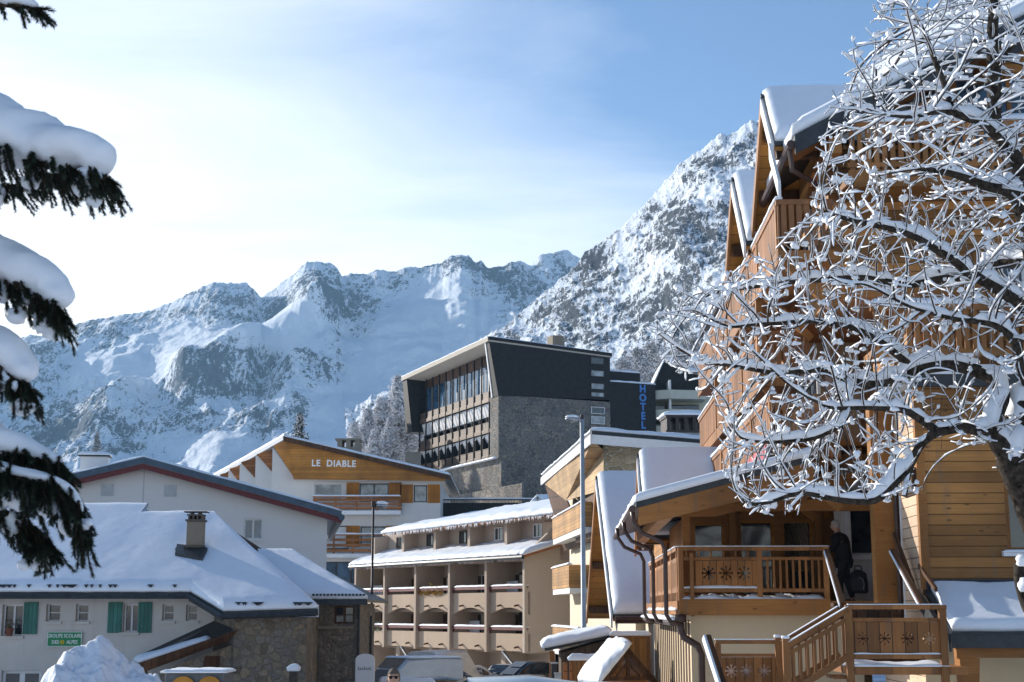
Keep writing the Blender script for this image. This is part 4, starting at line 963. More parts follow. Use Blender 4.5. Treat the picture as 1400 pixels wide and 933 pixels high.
# ================================================================== pale apartment house further back
t = Thing('apartment_house', 'pale green apartment house with dark gable and three balcony tiers far behind', 'building', (22, 150, 10))
W = wy(150.); zp = lambda py: (835 - py) / 2034 * 150; xp = lambda px: (px - 700) / 2034 * 150
t.part('wall', MB().box(xp(897), xp(990), 150, 165, 8, zp(540)), mat_plaster('pale_green_render', (.50, .50, .40), .08))
t.part('gable', MB().prism([(xp(893), 149.7, zp(540)), (xp(965), 149.7, zp(540)), (xp(965), 149.7, zp(512)), (xp(914), 149.7, zp(491)), (xp(905), 149.7, zp(512))], (0, 2, 0)), 'slate')
t.part('roof_snow', MB().snow([(xp(985), 149, zp(520)), (xp(1010), 160, zp(520)), (xp(940), 160, zp(488)), (xp(914), 149, zp(488))], T=.4, nu=16, nv=16).snow([(xp(888), 160, zp(545)), (xp(888), 149, zp(545)), (xp(914), 149, zp(489)), (xp(914), 160, zp(489))], T=.3, nu=10, nv=10), 'snow', None, True)
for py in (548, 575, 598):
    o = t.part('balcony', MB().prism([(xp(896), 147.6, zp(py)), (xp(918), 147, zp(py)), (xp(968), 147.6, zp(py)), (xp(968), 150, zp(py)), (xp(896), 150, zp(py))], (0, 0, .9)), mat_plaster('balcony_render_%d' % py, (.56, .55, .46), .08))
    t.part('recess', MB().box(xp(900), xp(962), 149.9, 150, zp(py) + .9, zp(py) + 1.75), 'glass', o)
    t.part('balcony_divider', MB().box(xp(917), xp(920), 147.6, 150, zp(py) + .9, zp(py) + 2), 'frame_white', o)
# ================================================================== the big timber chalet on the right
CR = math.radians(-2.3); CTT = (8.33, 30, 0)
t = Thing('timber_chalet', 'tall timber chalet hotel with snowy gables, slatted balconies and a terrace, on the right', 'building', (3, 8, -4), CTT, CR)
ch_ = t
WF = wy(0.)
wl = MB().wall(WF, 0, 12, .44, 8.6).quad((-1.6, 0, 6.5), (0, 0, 6.5), (0, 0, 8.6), (-1.6, 0, 8.6))
wl.add([(-1.6, 0, 8.6), (12, 0, 8.6), (12, 0, 10.8), (6, 0, 13.6), (-1.6, 0, 9.65)], [(0, 1, 2, 3, 4)])
t.part('front_wall', wl, 'wood_h')
t.part('front_wall_base', MB().wall(WF, -.05, 12, -4, .43), 'cream')
wl = MB().wall(wx(0.), 0, 5.6, -1.2, 6.5).wall(wx(-1.6), 0, 5.6, 6.5, 9.4).wall(wx(-1.6), 5.6, 20, -4, 9.4).quad((-1.6, 0, 6.5), (0, 0, 6.5), (0, 5.6, 6.5), (-1.6, 5.6, 6.5)).quad((-1.6, 5.6, -4), (0, 5.6, -4), (0, 5.6, 6.5), (-1.6, 5.6, 6.5))
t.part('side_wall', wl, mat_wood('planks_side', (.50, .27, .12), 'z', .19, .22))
# projecting bay beside the entrance, nearer than the main front
KB = .88; OFF = ch_.R.transposed() @ (ch_.T * (KB - 1)); PRE = lambda v: v * KB + OFF
t.pre = PRE
bw = MB().wall(WF, 0, 6, .44, 4.55, [(1.72, 3.4, 1.16, 2.7)], .22).quad((6, 0, -4), (6, 4.05, -4), (6, 4.05, 4.55), (6, 0, 4.55))
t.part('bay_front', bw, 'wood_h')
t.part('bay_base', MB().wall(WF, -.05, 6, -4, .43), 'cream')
t.part('bay_side', MB().wall(wx(0.), 0, 4.1, -1.2, 4.55).wall(wx(.0), 0, 4.1, -4, -1.2), mat_wood('planks_bay_side', (.74, .54, .38), 'z', .19, .12, grain=.6))  # paler planks than the bay front: sunlight put into the colour
br_ = t.part('bay_roof', MB().box(-.12, 6.2, -.15, 4.1, 4.55, 4.8), 'metal_dark')
t.part('bay_snow', MB().snow([(-.12, -.15, 4.8), (6.2, -.15, 4.8), (6.2, 4.0, 4.8), (-.12, 4.0, 4.8)], T=.2, nu=30, nv=16, R=.2, rnd_=(1, 1, 1, 0)), 'snow', br_, True)
t.part('corner_board', MB().box(-.03, .14, -.03, .14, .3, 4.55), 'wood_beam')
t.part('corner_board', MB().box(-.02, .06, 1.68, 1.78, -1, 3.5), 'frame_white')
t.part('pillar', MB().box(-.52, .0, 2.05, 2.45, -1.2, 4.5), 'wood_beam')
t.part('rain_pipe', MB().tube([(-.06, 1.92, 3.4), (-.06, 1.92, -1.1)], .05), 'pipe')
wd_ = t.window(WF, 1.72, 3.4, 1.16, 2.7, 1, 0, fw=.1, d=-.1, frame='wood_beam'); t.part('sill', MB().box(1.6, 3.5, -.12, .02, 1.08, 1.155), 'fascia_white', wd_)
t.part('window_snow', MB().snow([(1.6, -.12, 1.155), (3.5, -.12, 1.155), (3.5, .0, 1.155), (1.6, .0, 1.155)], T=.06, nu=14, nv=3, R=.06, over=.01), 'snow', wd_, True)
t.pre = None
# upper windows and shutters half hidden by the tree
for x0_, z0_, z1_ in ((.6, 3.6, 4.9), (2.4, 3.6, 4.9), (1.9, 6.0, 7.4)):
    t.window(WF, x0_, x0_ + .95, z0_, z1_, 1, 0, d=.03, frame='frame_white'); 
    for e in (x0_ - .55, x0_ + 1.0): t.part('shutter', MB().wbox(WF, e, e + .5, .01, .06, z0_, z1_), 'wood_beam')
t.part('band_beam', MB().box(-1.65, 12, -.05, 0, 6.45, 6.7).box(.0, 12, -.05, 0, 3.05, 3.25), 'wood_beam')
lt = MB(); text_mb(lt, 'OULE', .36, lambda a, d, b: (1.25 + a, -.05 - d, 8.02 + b), .02, .9, 1.05, .006)
t.part('lettering', lt, 'letter_white' if 'letter_white' in M else 'frame_white')
# attic balcony along the front
b_ = t.part('balcony', MB().box(-1.4, 12, -1.25, -.002, 8.62, 8.8).box(-1.4, 12, -1.3, -1.25, 8.5, 8.85), 'wood_beam')
r = MB()
for i in range(80): x = -1.35 + i * .165; r.box(x, x + .1, -1.24, -1.2, 8.86, 9.75)
r.box(-1.4, 12, -1.27, -1.16, 9.75, 9.88).box(-1.4, 12, -1.26, -1.18, 8.92, 9.02); t.part('railing', r, 'wood_rail', b_)
t.part('railing_snow', MB().snow([(-1.4, -1.3, 9.88), (12, -1.3, 9.88), (12, -1.13, 9.88), (-1.4, -1.13, 9.88)], T=.16, nu=50, nv=3, R=.09, over=.01), 'snow', b_, True)
t.part('balcony_door', MB().box(1.2, 3.4, -.04, 0, 8.9, 11.2), 'glass_blue'); t.part('door_post', MB().box(1.05, 1.2, -.08, 0, 8.9, 11.4).box(2.25, 2.35, -.08, 0, 8.9, 11.3).box(3.4, 3.55, -.08, 0, 8.9, 11.4), 'wood_beam')
b_ = t.part('balcony', MB().box(-1.0, 5, -.9, -.002, 5.05, 5.2), 'wood_beam')
r = MB()
for i in range(36): x = -.95 + i * .165; r.box(x, x + .1, -.88, -.84, 5.2, 6.0)
r.box(-1.0, 5, -.91, -.8, 6.0, 6.12); t.part('railing', r, 'wood_rail', b_)
t.part('railing_snow', MB().snow([(-1.0, -.93, 6.12), (5, -.93, 6.12), (5, -.78, 6.12), (-1.0, -.78, 6.12)], T=.15, nu=30, nv=3, R=.08, over=.01), 'snow', b_, True)
# balconies along the left side
for z, ya, yb in ((3.3, -.2, 19), (5.25, 3.0, 19), (7.35, -.6, 19)):
    xo = -2.75 if z > 4 else -2.95
    b_ = t.part('balcony', MB().box(xo, -1.61, ya, yb, z - .2, z).box(xo - .04, xo, ya, yb, z - .26, z + .05), 'wood_rail')
    r = MB()
    n = int((yb - ya) / .15)
    for i in range(n): y = ya + .03 + i * .15; r.box(xo - .02, xo + .02, y, y + .11, z + .1, z + .98)
    r.box(xo - .05, xo + .06, ya, yb, z + .98, z + 1.09).box(xo + .02, xo + .06, ya, yb, z + .2, z + .3)
    for i in range(7): x = xo + .05 + i * .16; r.box(x, x + .11, ya, ya + .04, z + .1, z + .98)
    r.box(xo, -1.61, ya - .02, ya + .06, z + .98, z + 1.09); t.part('railing', r, mat_wood('slat_railing_%d' % int(z * 10), (.36, .17, .075), 'y', .15, .3, gap=0), b_)
    t.part('railing_snow', MB().snow([(xo - .07, yb, z + 1.09), (xo - .07, ya, z + 1.09), (xo + .08, ya, z + 1.09), (xo + .08, yb, z + 1.09)], T=.13, nu=50, nv=3, R=.08, over=.01), 'snow', b_, True)
    for y in (ya + .2, ya + 3.4, ya + 6.8, ya + 10.2):
        t.part('bracket', MB().beam((xo + .1, y, z - .2), (-1.6, y, z - 1.25), .16, .16).box(xo - .05, xo + .1, y - .09, y + .09, z - .22, z + 2.2 if 4 < z < 7 else z + 1.1), 'wood_beam', b_)
    for k in range(3):
        y = ya + 2.2 + k * 3.6; t.window(wx(-1.6), y, y + 1.5, z + .05, z + 1.9, 1, d=.03, frame='frame_white', glass='glass', name='balcony_door')
t.part('loggia_wall', MB().box(-1.62, -.02, 5.5, 5.6, 3.4, 6.5), 'cream')
t.part('loggia_post', MB().box(-1.5, -1.3, 5.2, 5.4, 3.2, 6.5).box(-.9, -.75, 5.2, 5.4, 3.2, 6.5), 'frame_white')
t.part('awning', MB().prism([(-3.0, -.3, 3.36), (-3.0, 4.2, 3.36), (-3.12, 4.2, 3.3), (-3.12, -.3, 3.3)], (0, 0, .03)).prism([(-3.12, -.3, 2.98), (-3.12, 4.2, 2.98), (-3.12, 4.2, 3.33), (-3.12, -.3, 3.33)], (-.02, 0, 0)), mat_wood('striped_awning', (.42, .07, .09), 'y', .22, .9, gap=0, grain=.1))
t.part('entrance_soffit', MB().box(-2.2, -.02, 1.4, 5.5, 3.5, 3.6), 'wood_orange')
for k in range(5):
    t.part('joist', MB().box(-2.1 + k * .42, -1.95 + k * .42, .1, 4.4, 3.08, 3.3), 'wood_beam'); t.part('brace', MB().beam((-2.02 + k * .42, 4.3, 2.2), (-2.02 + k * .42, 2.9, 3.1), .13, .16), 'wood_beam')
# main roof
zm = lambda x: 9.49 + (x + 2.48) * .527 if x < 6 else 9.49 + 8.48 * .527 - (x - 6) * .527
EA, RG, EB = (-2.48, zm(-2.48)), (6, zm(6)), (14.5, zm(14.5))
for (xa, za), (xb, zb), nm in ((EA, RG, 0), (EB, RG, 1)):
    q = [(xa, -1.3, za), (xb, -1.3, zb), (xb, 20, zb), (xa, 20, za)]
    r_ = t.part('roof', MB().prism(q, (0, 0, .12)), 'metal_dark')
    t.part('barge_board', MB().prism([(xa, -1.3, za - .3), (xb, -1.3, zb - .3), (xb, -1.3, zb + .1), (xa, -1.3, za + .1)], (0, -.08, 0)), 'metal_dark', r_)
    t.part('soffit', MB().prism([(xa, -1.29, za - .14), (xb, -1.29, zb - .14), (xb, .02, zb - .14), (xa, .02, za - .14)], (0, 0, .06)), 'wood_beam', r_)
    sq_ = [(xa, 20, za + .12), (xa, -1.3, za + .12), (xb, -1.3, zb + .12), (xb, 20, zb + .12)]
    if nm: sq_ = [sq_[1], sq_[0], sq_[3], sq_[2]]
    t.part('roof_snow', MB().snow(sq_, T=.42, nu=40, nv=20, R=.4, edge=.6, rnd_=(1, 1, 1, 0), jit=.12), 'snow', r_, True)
for x_, z_ in ((-1.75, 9.25), (1.6, 11.1), (4.2, 12.4)): t.part('purlin', MB().box(x_, x_ + .25, -1.2, 0, z_, z_ + .34), 'wood_beam')
t.part('gutter', MB().tube([(-2.55, -1.3, 9.42), (-2.55, 20, 9.42)], .09, 8).tube([(-2.55, -1.1, 9.36), (-2.5, -1.0, 8.95), (-1.7, -.3, 8.75), (-1.66, -.1, 8.7)], .055, 8), 'pipe')
def cross_gable(t, xv, xe, yr, zr_, half, sl, xw, zwall, snowT=.26, wallmat='wood_h', near=None):
    """a gable looking to the left: ridge along x"""
    for s in (-1, 1):
        hf = near if (near and s < 0) else half
        ye = yr + s * hf; ze = zr_ - hf * sl
        q = [(xv, yr, zr_), (xv, ye, ze), (xe, ye, ze), (xe, yr, zr_)]
        r_ = t.part('gable_roof', MB().prism(q, (0, 0, .1)), 'metal_dark')
        t.part('barge_board', MB().prism([(xv, yr, zr_ - .32), (xv, ye, ze - .32), (xv, ye, ze + .06), (xv, yr, zr_ + .06)], (-.06, 0, 0)), 'wood_rail' if s > 0 else 'fascia_white', r_)
        t.part('soffit', MB().prism([(xv + .01, yr, zr_ - .12), (xv + .01, ye, ze - .12), (xe, ye, ze - .12), (xe, yr, zr_ - .12)], (0, 0, .08)), 'wood_orange', r_)
        q2 = [(xv + .04, ye, ze + .1), (xe, ye, ze + .1), (xe, yr, zr_ + .1), (xv + .04, yr, zr_ + .1)]
        if s > 0: q2 = [q2[1], q2[0], q2[3], q2[2]]
        t.part('gable_snow', MB().snow(q2, T=snowT, nu=24, nv=22, R=.22, edge=.55, rnd_=((1, 0, 1, 0) if s < 0 else (0, 1, 1, 0)), jit=.08, over=.02), 'snow', r_, True)
        for k in (.15, .55, .9):
            y = yr + s * hf * k; z = zr_ - hf * k * sl - .14
            t.part('purlin', MB().box(xv + .06, xw, y - .11, y + .11, z - .26, z), 'wood_dark', r_)
    t.part('ridge_cap', MB().prism([(xv - .05, yr - .1, zr_ + .06), (xv - .05, yr + .1, zr_ + .06), (xv - .05, yr, zr_ + .16)], (.14, 0, 0)), 'metal_dark')
    t.part('gable_wall', MB().prism([(xw, yr - (near or half) + .12, zr_ - (near or half) * sl - .02), (xw, yr + half - .12, zr_ - half * sl - .02), (xw, yr, zr_ - .2)], (.15, 0, 0)).box(xw, xw + .15, yr - (near or half) + .12, yr + half - .12, zwall, zr_ - half * sl), wallmat)
cross_gable(t, -2.72, 1.2, 1.41, 11.33, 2.75, 1.03, -1.75, 8.4, near=1.5)
t.part('barge_board', MB().prism([(-2.78, -.09, 9.46), (-2.78, -1.25, 8.3), (-2.78, -1.25, 8.66), (-2.78, -.09, 9.84)], (-.06, 0, 0)), 'fascia_white')
cross_gable(t, -2.92, .2, 5.9, 10.73, 2.25, .97, -1.75, 8.4)
cross_gable(t, -5.1, -1.6, 13.2, 4.42, 2.45, 1.0, -4.6, 0)

# lower wing, terrace and porch
W5 = wy(4.5)
sw_ = MB().wall(wx(-4.6), 1.4, 15.5, -4.2, .1)
t.part('wing_wall', sw_.wall(wy(1.4), -4.6, -1.0, -4.2, .15), 'cream')
sl2 = MB()
for i in range(17):
    y = 1.75 + i * .8; sl2.box(-4.615, -4.6, y, y + .36, -4.2, -.2)
t.part('wall_slats', sl2, 'wood_dark')
t.part('wing_upper_wall', MB().wall(wx(-4.4), 4.5, 15.5, .1, 2.2), 'wood_v')
deck = t.part('terrace_deck', MB().box(-4.9, -.3, 1.1, 4.5, .02, .2).box(-4.9, -4.4, 4.5, 15, .02, .2), 'wood_rail')
t.part('edge_beam', MB().box(-4.86, -1.7, 1.05, 1.1, -.1, .24).box(-4.93, -4.9, 1.1, 12.5, -.08, .0), 'wood_beam', deck)
r = MB().box(-4.86, -1.68, 1.12, 1.27, 1.25, 1.33).box(-4.8, -1.7, 1.16, 1.22, 1.05, 1.12).box(-4.8, -1.7, 1.16, 1.23, .38, .46)
for x in (-4.86, -3.2, -1.8): r.box(x, x + .11, 1.14, 1.25, .2, 1.25)
r.box(-4.62, -4.54, 1.06, 1.12, -.12, 1.2)
for i in range(9): x = -3.0 + i * .135; r.box(x, x + .05, 1.17, 1.21, .46, 1.05)
for i in range(6): x = -4.7 + i * .26; r.box(x, x + .04, 1.17, 1.21, 1.12, 1.25)
rl = t.part('railing', r, 'wood_rail', deck, bevel=.008)
t.part('railing_panel', cut_panel(MB(), wy(1.19), -4.5, -3.2, .47, 1.04, [(-4.22, .78, .15), (-3.85, .78, .15), (-3.47, .78, .15)]), 'wood_v', rl)
t.part('railing_snow', MB().snow([(-4.88, 1.1, 1.33), (-1.68, 1.1, 1.33), (-1.68, 1.29, 1.33), (-4.88, 1.29, 1.33)], T=.025, nu=40, nv=4, R=.08, over=.005, jit=.5).snow([(-4.8, 1.15, .46), (-3.2, 1.15, .46), (-3.2, 1.24, .46), (-4.8, 1.24, .46)], T=.05, nu=26, nv=3, R=.05, over=.005, jit=.8), 'snow', rl, True)
r = MB().box(-4.9, -4.78, 1.27, 12.4, 1.25, 1.33).box(-4.87, -4.81, 1.27, 12.4, 1.02, 1.12).box(-4.87, -4.81, 1.27, 12.4, .38, .5)
for i in range(46): y = 1.35 + i * .24; r.box(-4.87, -4.83, y, y + .15, .46, 1.05); r.box(-4.87, -4.83, y + .02, y + .08, -.02, .4)
for i in range(7): y = 1.4 + i * 1.8; r.box(-4.88, -4.78, y, y + .1, 0, 1.25)
rl = t.part('railing', r, mat_wood('side_railing_timber', (.42, .21, .10), 'y', .24, .25, gap=0), deck)
t.part('railing_snow', MB().snow([(-4.92, 12.4, 1.33), (-4.92, 1.2, 1.33), (-4.76, 1.2, 1.33), (-4.76, 12.4, 1.33)], T=.025, nu=60, nv=4, R=.06, over=.005, jit=.6).snow([(-4.95, 12.4, .0), (-4.95, 1.2, .0), (-4.86, 1.2, .0), (-4.86, 12.4, .0)], T=.07, nu=60, nv=3, R=.05, over=.01, jit=.6), 'snow', rl, True)
sd_ = MB()
for i in range(34):
    x = rnd.uniform(-4.7, -1.8); sd_.ball((x, rnd.uniform(1.3, 2.2), .24), (rnd.uniform(.08, .2), .12, rnd.uniform(.05, .13)), 8, 5, .4, i)
t.part('deck_snow', sd_.snow([(-4.8, 1.12, .2), (-1.8, 1.12, .2), (-1.8, 3.2, .2), (-4.8, 3.2, .2)], T=.1, nu=30, nv=12, R=.2, jit=.9, fr=3), 'snow', deck, True)
# porch wall with its glazing
pw = MB().wall(W5, -4.5, -.1, .2, 2.35, [(-4.35, -3.5, .5, 2.05), (-3.2, -2.35, .3, 2.1), (-2.2, -1.45, .3, 2.1), (-.62, -.2, .9, 2.1)], .15)
pw.add([(-4.5, 4.5, 2.35), (-.1, 4.5, 2.35), (-.1, 4.5, 3.5), (-4.5, 4.5, 2.36)], [(0, 1, 2, 3)])
t.part('porch_wall', pw, 'wood_beam')
for h in [(-4.35, -3.5, .5, 2.05), (-3.2, -2.35, .3, 2.1), (-2.2, -1.45, .3, 2.1), (-.62, -.2, .9, 2.1)]:
    o = t.window(W5, *h, mull=0, d=-.06, fw=.08, frame='wood_orange', glass='glass', name='glazed_door' if h[2] < .4 else 'window')
t.part('gable_glass', MB().prism([(-3.6, 4.44, 2.45), (-1.2, 4.44, 2.45), (-1.2, 4.44, 2.98), (-3.4, 4.44, 2.5)], (0, .04, 0)), 'glass')
t.part('curtain', MB().box(-2.12, -1.55, 4.58, 4.6, .9, 2.05), 'cream')
t.part('entrance_wall', MB().box(-1.28, -.3, 2.55, 2.65, .2, 3.2), 'white')  # cream wall in white render, the sun patch put into its colour
t.part('entrance_window', MB().box(-.95, -.5, 2.5, 2.54, 1.25, 2.6), 'glass'); t.part('window_jamb', MB().box(-1.02, -.95, 2.46, 2.55, 1.2, 2.65).box(-.5, -.43, 2.46, 2.55, 1.2, 2.65).box(-1.08, -.36, 2.4, 2.55, 1.1, 1.2), 'frame_white')
t.part('post', MB().box(-4.72, -4.55, 1.7, 1.86, .2, 2.3).box(-4.5, -4.36, 2.6, 2.75, .2, 2.3).box(-3.42, -3.26, 4.3, 4.42, .2, 2.5).box(-1.42, -1.28, 4.3, 4.42, .2, 2.9), 'wood_beam')
t.part('tie_beam', MB().box(-4.8, -.4, 1.6, 1.85, 2.12, 2.36), 'wood_beam')
zp_ = lambda x: 2.1 + (x + 5.8) * .262
q = [(-5.8, -.5, zp_(-5.8)), (-2.2, -.5, zp_(-2.2)), (-2.2, 11, zp_(-2.2)), (-5.8, 11, zp_(-5.8))]
pr_ = t.part('porch_roof', MB().prism([(a, b, c - .06) for a, b, c in q], (0, 0, .12)), 'metal_dark')
t.part('barge_board', MB().prism([(-5.75, -.5, zp_(-5.75) - .42), (-2.2, -.5, zp_(-2.2) - .5), (-2.2, -.5, zp_(-2.2) - .065), (-5.75, -.5, zp_(-5.75) - .065)], (0, .1, 0)), 'wood_beam', pr_)
t.part('rafter', MB().prism([(-4.9, 1.55, 2.0), (-.8, 1.55, 3.0), (-.8, 1.55, 2.75), (-4.0, 1.55, 2.0)], (0, .18, 0)).beam((-2.2, 1.6, 2.36), (-1.5, 1.6, 2.95), .16, .2).beam((-3.6, 1.6, 2.3), (-3.2, 1.6, 2.55), .16, .2), 'wood_beam', pr_)
for k in range(5): t.part('rafter', MB().prism([(-5.6, .3 + k * 1.1, zp_(-5.6) - .2), (-2.3, .3 + k * 1.1, zp_(-2.3) - .2), (-2.3, .3 + k * 1.1, zp_(-2.3) - .07), (-5.6, .3 + k * 1.1, zp_(-5.6) - .07)], (0, .12, 0)), 'wood_beam', pr_)
t.part('porch_snow', MB().snow([(-5.8, 11, zp_(-5.8) + .06), (-5.8, -.55, zp_(-5.8) + .06), (-2.2, -.55, zp_(-2.2) + .06), (-2.2, 11, zp_(-2.2) + .06)], T=.2, nu=50, nv=40, R=.2, edge=.75, jit=.1, fr=.9), 'snow', pr_, True)
t.part('eave_beam', MB().box(-5.3, -5.05, -.3, 11, 1.85, 2.08), 'wood_beam', pr_)
g_ = t.part('gutter', MB().tube([(-5.88, -.6, 2.02), (-5.88, 11.2, 2.02)], .075, 8), 'pipe', pr_)
for y, dx in ((-.45, .0), (3.2, -.05), (6.4, -.1)):
    x = -5.88 + dx
    t.part('downpipe', MB().tube([(x, y, 2.02), (x + .02, y, 1.78), (x + .18, y + .05, 1.55), (x + .58, y + .12, 1.38), (x + .66, y + .14, 1.2), (x + .66, y + .14, -.08), (x + .74, y + .16, -.22), (x + .95, y + .2, -.28)], [.052] + [.046] * 7, 10), 'pipe', g_, True)
g2 = t.part('lower_gutter', MB().tube([(-5.0, 1.0, -.24), (-5.0, 12.5, -.24)], .09, 8), 'pipe')
t.part('gutter_snow', MB().snow([(-5.1, 12.5, -.2), (-5.1, .95, -.2), (-4.88, .95, -.2), (-4.88, 12.5, -.2)], T=.1, nu=60, nv=3, R=.08, jit=.5), 'snow', g2, True)
t.part('downpipe', MB().tube([(-4.85, 1.0, -.16), (-4.84, .98, -.4), (-4.78, .98, -.55), (-4.5, 1.0, -.72), (-4.42, 1.05, -.9), (-4.42, 1.1, -4)], .075, 10).box(-4.97, -4.73, .9, 1.1, -.24, -.08), 'pipe', g2, True)
# snow covered lean-to over the basement entrance
t.pre = PRE
cr = t.part('canopy', MB().prism([(-.12, -2.45, -.52), (6, -2.45, -.52), (6, -.0, .32), (.0, -.0, .32)], (0, 0, .1)), 'metal_dark')
t.part('canopy_fascia', MB().box(-.14, 6, -2.5, -2.45, -.68, -.44).prism([(-.12, -2.45, -.75), (-.12, 0, .1), (-.12, 0, .42), (-.12, -2.45, -.42)], (-.05, 0, 0)), 'metal_dark', cr)
t.part('canopy_beam', MB().box(0, 6, -2.3, -2.1, -.86, -.67), 'wood_beam', cr)
t.part('canopy_bracket', MB().hexa([(.12, -2.25, -2.2), (.34, -2.25, -2.2), (.34, -2.0, -2.2), (.12, -2.0, -2.2), (.05, -2.3, -.87), (.42, -2.3, -.87), (.42, -1.9, -.87), (.05, -1.9, -.87)]), 'wood_beam', cr)
t.part('canopy_snow', MB().snow([(-.05, -2.32, -.38), (6, -2.32, -.38), (6, -.02, .42), (.15, -.02, .42)], T=.2, nu=40, nv=20, R=.16, edge=.5, jit=.15, over=.02), 'snow', cr, True)
t.part('wall_flashing', MB().box(.05, 6, -.05, 0, .40, .62), mat_plain('blue_black_flashing', (.02, .028, .045), .5), cr)

t.pre = None
# wooden board by the entrance, staircase
bd = Thing('name_board', 'small weathered wooden name board fixed to the sunlit side wall of the chalet', 'sign', (-.06, .6, 2.5), (8.33 * KB, 30 * KB, 0), CR, size=KB)
bd.part('board', MB().box(-.1, -.03, .12, 1.25, 2.46, 2.86), mat_plain('weathered_board', (.22, .17, .11), .85, 0, .4, 14), bevel=.01)
bd.part('board_frame', MB().box(-.13, -.02, .04, .12, 2.42, 2.9).box(-.13, -.02, .12, 1.27, 2.40, 2.46), 'wood_dark')
lt = MB()
for k in range(6): a = .3 + k * .15; lt.box(-.112, -.1, a, a + .03, 2.55, 2.76).box(-.112, -.1, a + .03, a + .09, 2.55 + .06 * (k % 3), 2.58 + .06 * (k % 3))
bd.part('carved_marks', lt, 'wood_dark')

st = Thing('wooden_staircase', 'wooden outside staircase and landing with snowflake cut panels in front of the chalet', 'staircase', (-2, -2, -3.6), (8.33 * KB, 30 * KB, 0), CR, size=KB)
WL = wy(-3.0)
r = MB().box(-2.15, -.33, -3.08, -2.94, .02, .1).box(-2.1, -.4, -3.04, -2.97, -.2, -.13).box(-2.1, -.4, -3.04, -2.96, -.86, -.78)
for x in (-2.16, -.47): r.box(x, x + .13, -3.08, -2.95, -1.35, .02)
rl = st.part('railing', r, 'wood_rail', bevel=.008)
st.part('railing_panel', cut_panel(MB(), WL, -2.04, -.47, -.77, -.205, [(-1.84, -.5, .115), (-1.45, -.5, .115), (-1.05, -.5, .115), (-.66, -.5, .115)]), mat_wood('panel_boards', (.34, .15, .05), 'x', .2, .3), rl)
st.part('railing_snow', MB().snow([(-2.05, -3.06, -.78), (-.48, -3.06, -.78), (-.48, -2.95, -.78), (-2.05, -2.95, -.78)], T=.04, nu=24, nv=3, R=.04, over=.005, jit=.9).snow([(-2.1, -3.09, .1), (-.4, -3.09, .1), (-.4, -2.94, .1), (-2.1, -2.94, .1)], T=.025, nu=24, nv=3, R=.04, over=.002, jit=1.2), 'snow', rl, True)
st.part('landing', MB().box(-2.1, .0, -3.0, -.3, -1.14, -1.0), 'wood_rail')
st.part('landing_snow', MB().snow([(-2.1, -3.03, -1.0), (-.4, -3.03, -1.0), (-.4, -2.2, -1.0), (-2.1, -2.2, -1.0)], T=.08, nu=20, nv=6, R=.1, jit=.8), 'snow', None, True)
for ya in (-3.02, -2.0):
    r = MB().beam((-2.1, ya, .02), (-3.2, ya, -.62), .12, .09).beam((-2.1, ya, -.14), (-3.2, ya, -.78), .06, .07).beam((-2.1, ya, -.8), (-3.2, ya, -1.45), .1, .12)
    for i in range(8):
        x = -2.2 - i * .13; dz = (x + 2.1) * .582; r.box(x - .025, x + .025, ya - .02, ya + .02, -.76 + dz, -.16 + dz)
    r.box(-3.3, -3.17, ya - .065, ya + .065, -2.6, -.5)
    rl = st.part('railing', r, 'wood_rail')
    st.part('railing_snow', MB().snow([(-3.2, ya - .07, -.57), (-2.1, ya - .07, .07), (-2.1, ya + .07, .07), (-3.2, ya + .07, -.57)], T=.006, nu=20, nv=3, R=.05, over=.0, jit=1.3).beam((-3.25, ya - .04, -.5), (-3.25, ya - .04, -.45), .13, .13), 'snow', rl, True)
for k in range(8): st.part('step', MB().box(-2.1 - (k + 1) * .28, -2.1 - k * .28, -2.95, -2.05, -1.05 - (k + 1) * .17, -1.0 - (k + 1) * .17), 'wood_rail')
# steep dark handrails up to the terrace
for xa, xb in ((-1.72, -1.95), (-.35, -.45)):
    h_ = st.part('handrail', MB().beam((xa, 1.15, 1.22), (xb, -1.7, .08), .1, .14), 'wood_dark')
    st.part('handrail_snow', MB().beam((xa - .06, 1.15, 1.23), (xb - .06, -1.7, .09), .02, .05), 'snow', h_)
st.part('handrail', MB().beam((-.1, .3, .35), (-.18, 1.7, 1.62), .08, .1).beam((-.05, -1.2, .4), (-.02, .2, .9), .06, .08), 'wood_dark')
for k in range(7): st.part('step', MB().box(-1.7, -.4, -1.6 + k * .38, -1.2 + k * .38, -1.0 + k * .165, -.95 + (k + 1) * .165 - .05), 'wood_dark')
# lower fence panel beside the stairs
st2 = Thing('snowflake_fence', 'low wooden fence panel with carved pale snowflakes at the foot of the stairs', 'fence', (-3.7, -1.9, -3), (8.33 * KB, 30 * KB, 0), CR, size=KB)
r = MB().box(-4.4, -3.0, -1.97, -1.83, -.62, -.55).box(-4.35, -3.0, -1.93, -1.87, -.86, -.8).box(-4.35, -3.0, -1.93, -1.87, -1.75, -1.65)
for x in (-4.42, -3.12): r.box(x, x + .11, -1.97, -1.84, -3.1, -.62)
st2.part('frame', r, 'wood_rail', bevel=.008)
st2.part('panel', cut_panel(MB(), wy(-1.9), -4.3, -3.13, -1.74, -.865, [(-4.12, -1.12, .12), (-3.83, -1.12, .12), (-3.5, -1.12, .12)]), 'panel_boards' if 'panel_boards' in M else 'wood_v')
st2.part('backing', MB().box(-4.3, -3.13, -1.7, -1.66, -1.74, -.87), 'snow')
st2.part('frame_snow', MB().snow([(-4.42, -1.98, -.55), (-3.0, -1.98, -.55), (-3.0, -1.82, -.55), (-4.42, -1.82, -.55)], T=.012, nu=20, nv=3, R=.05, over=.003, jit=1.), 'snow', None, True)
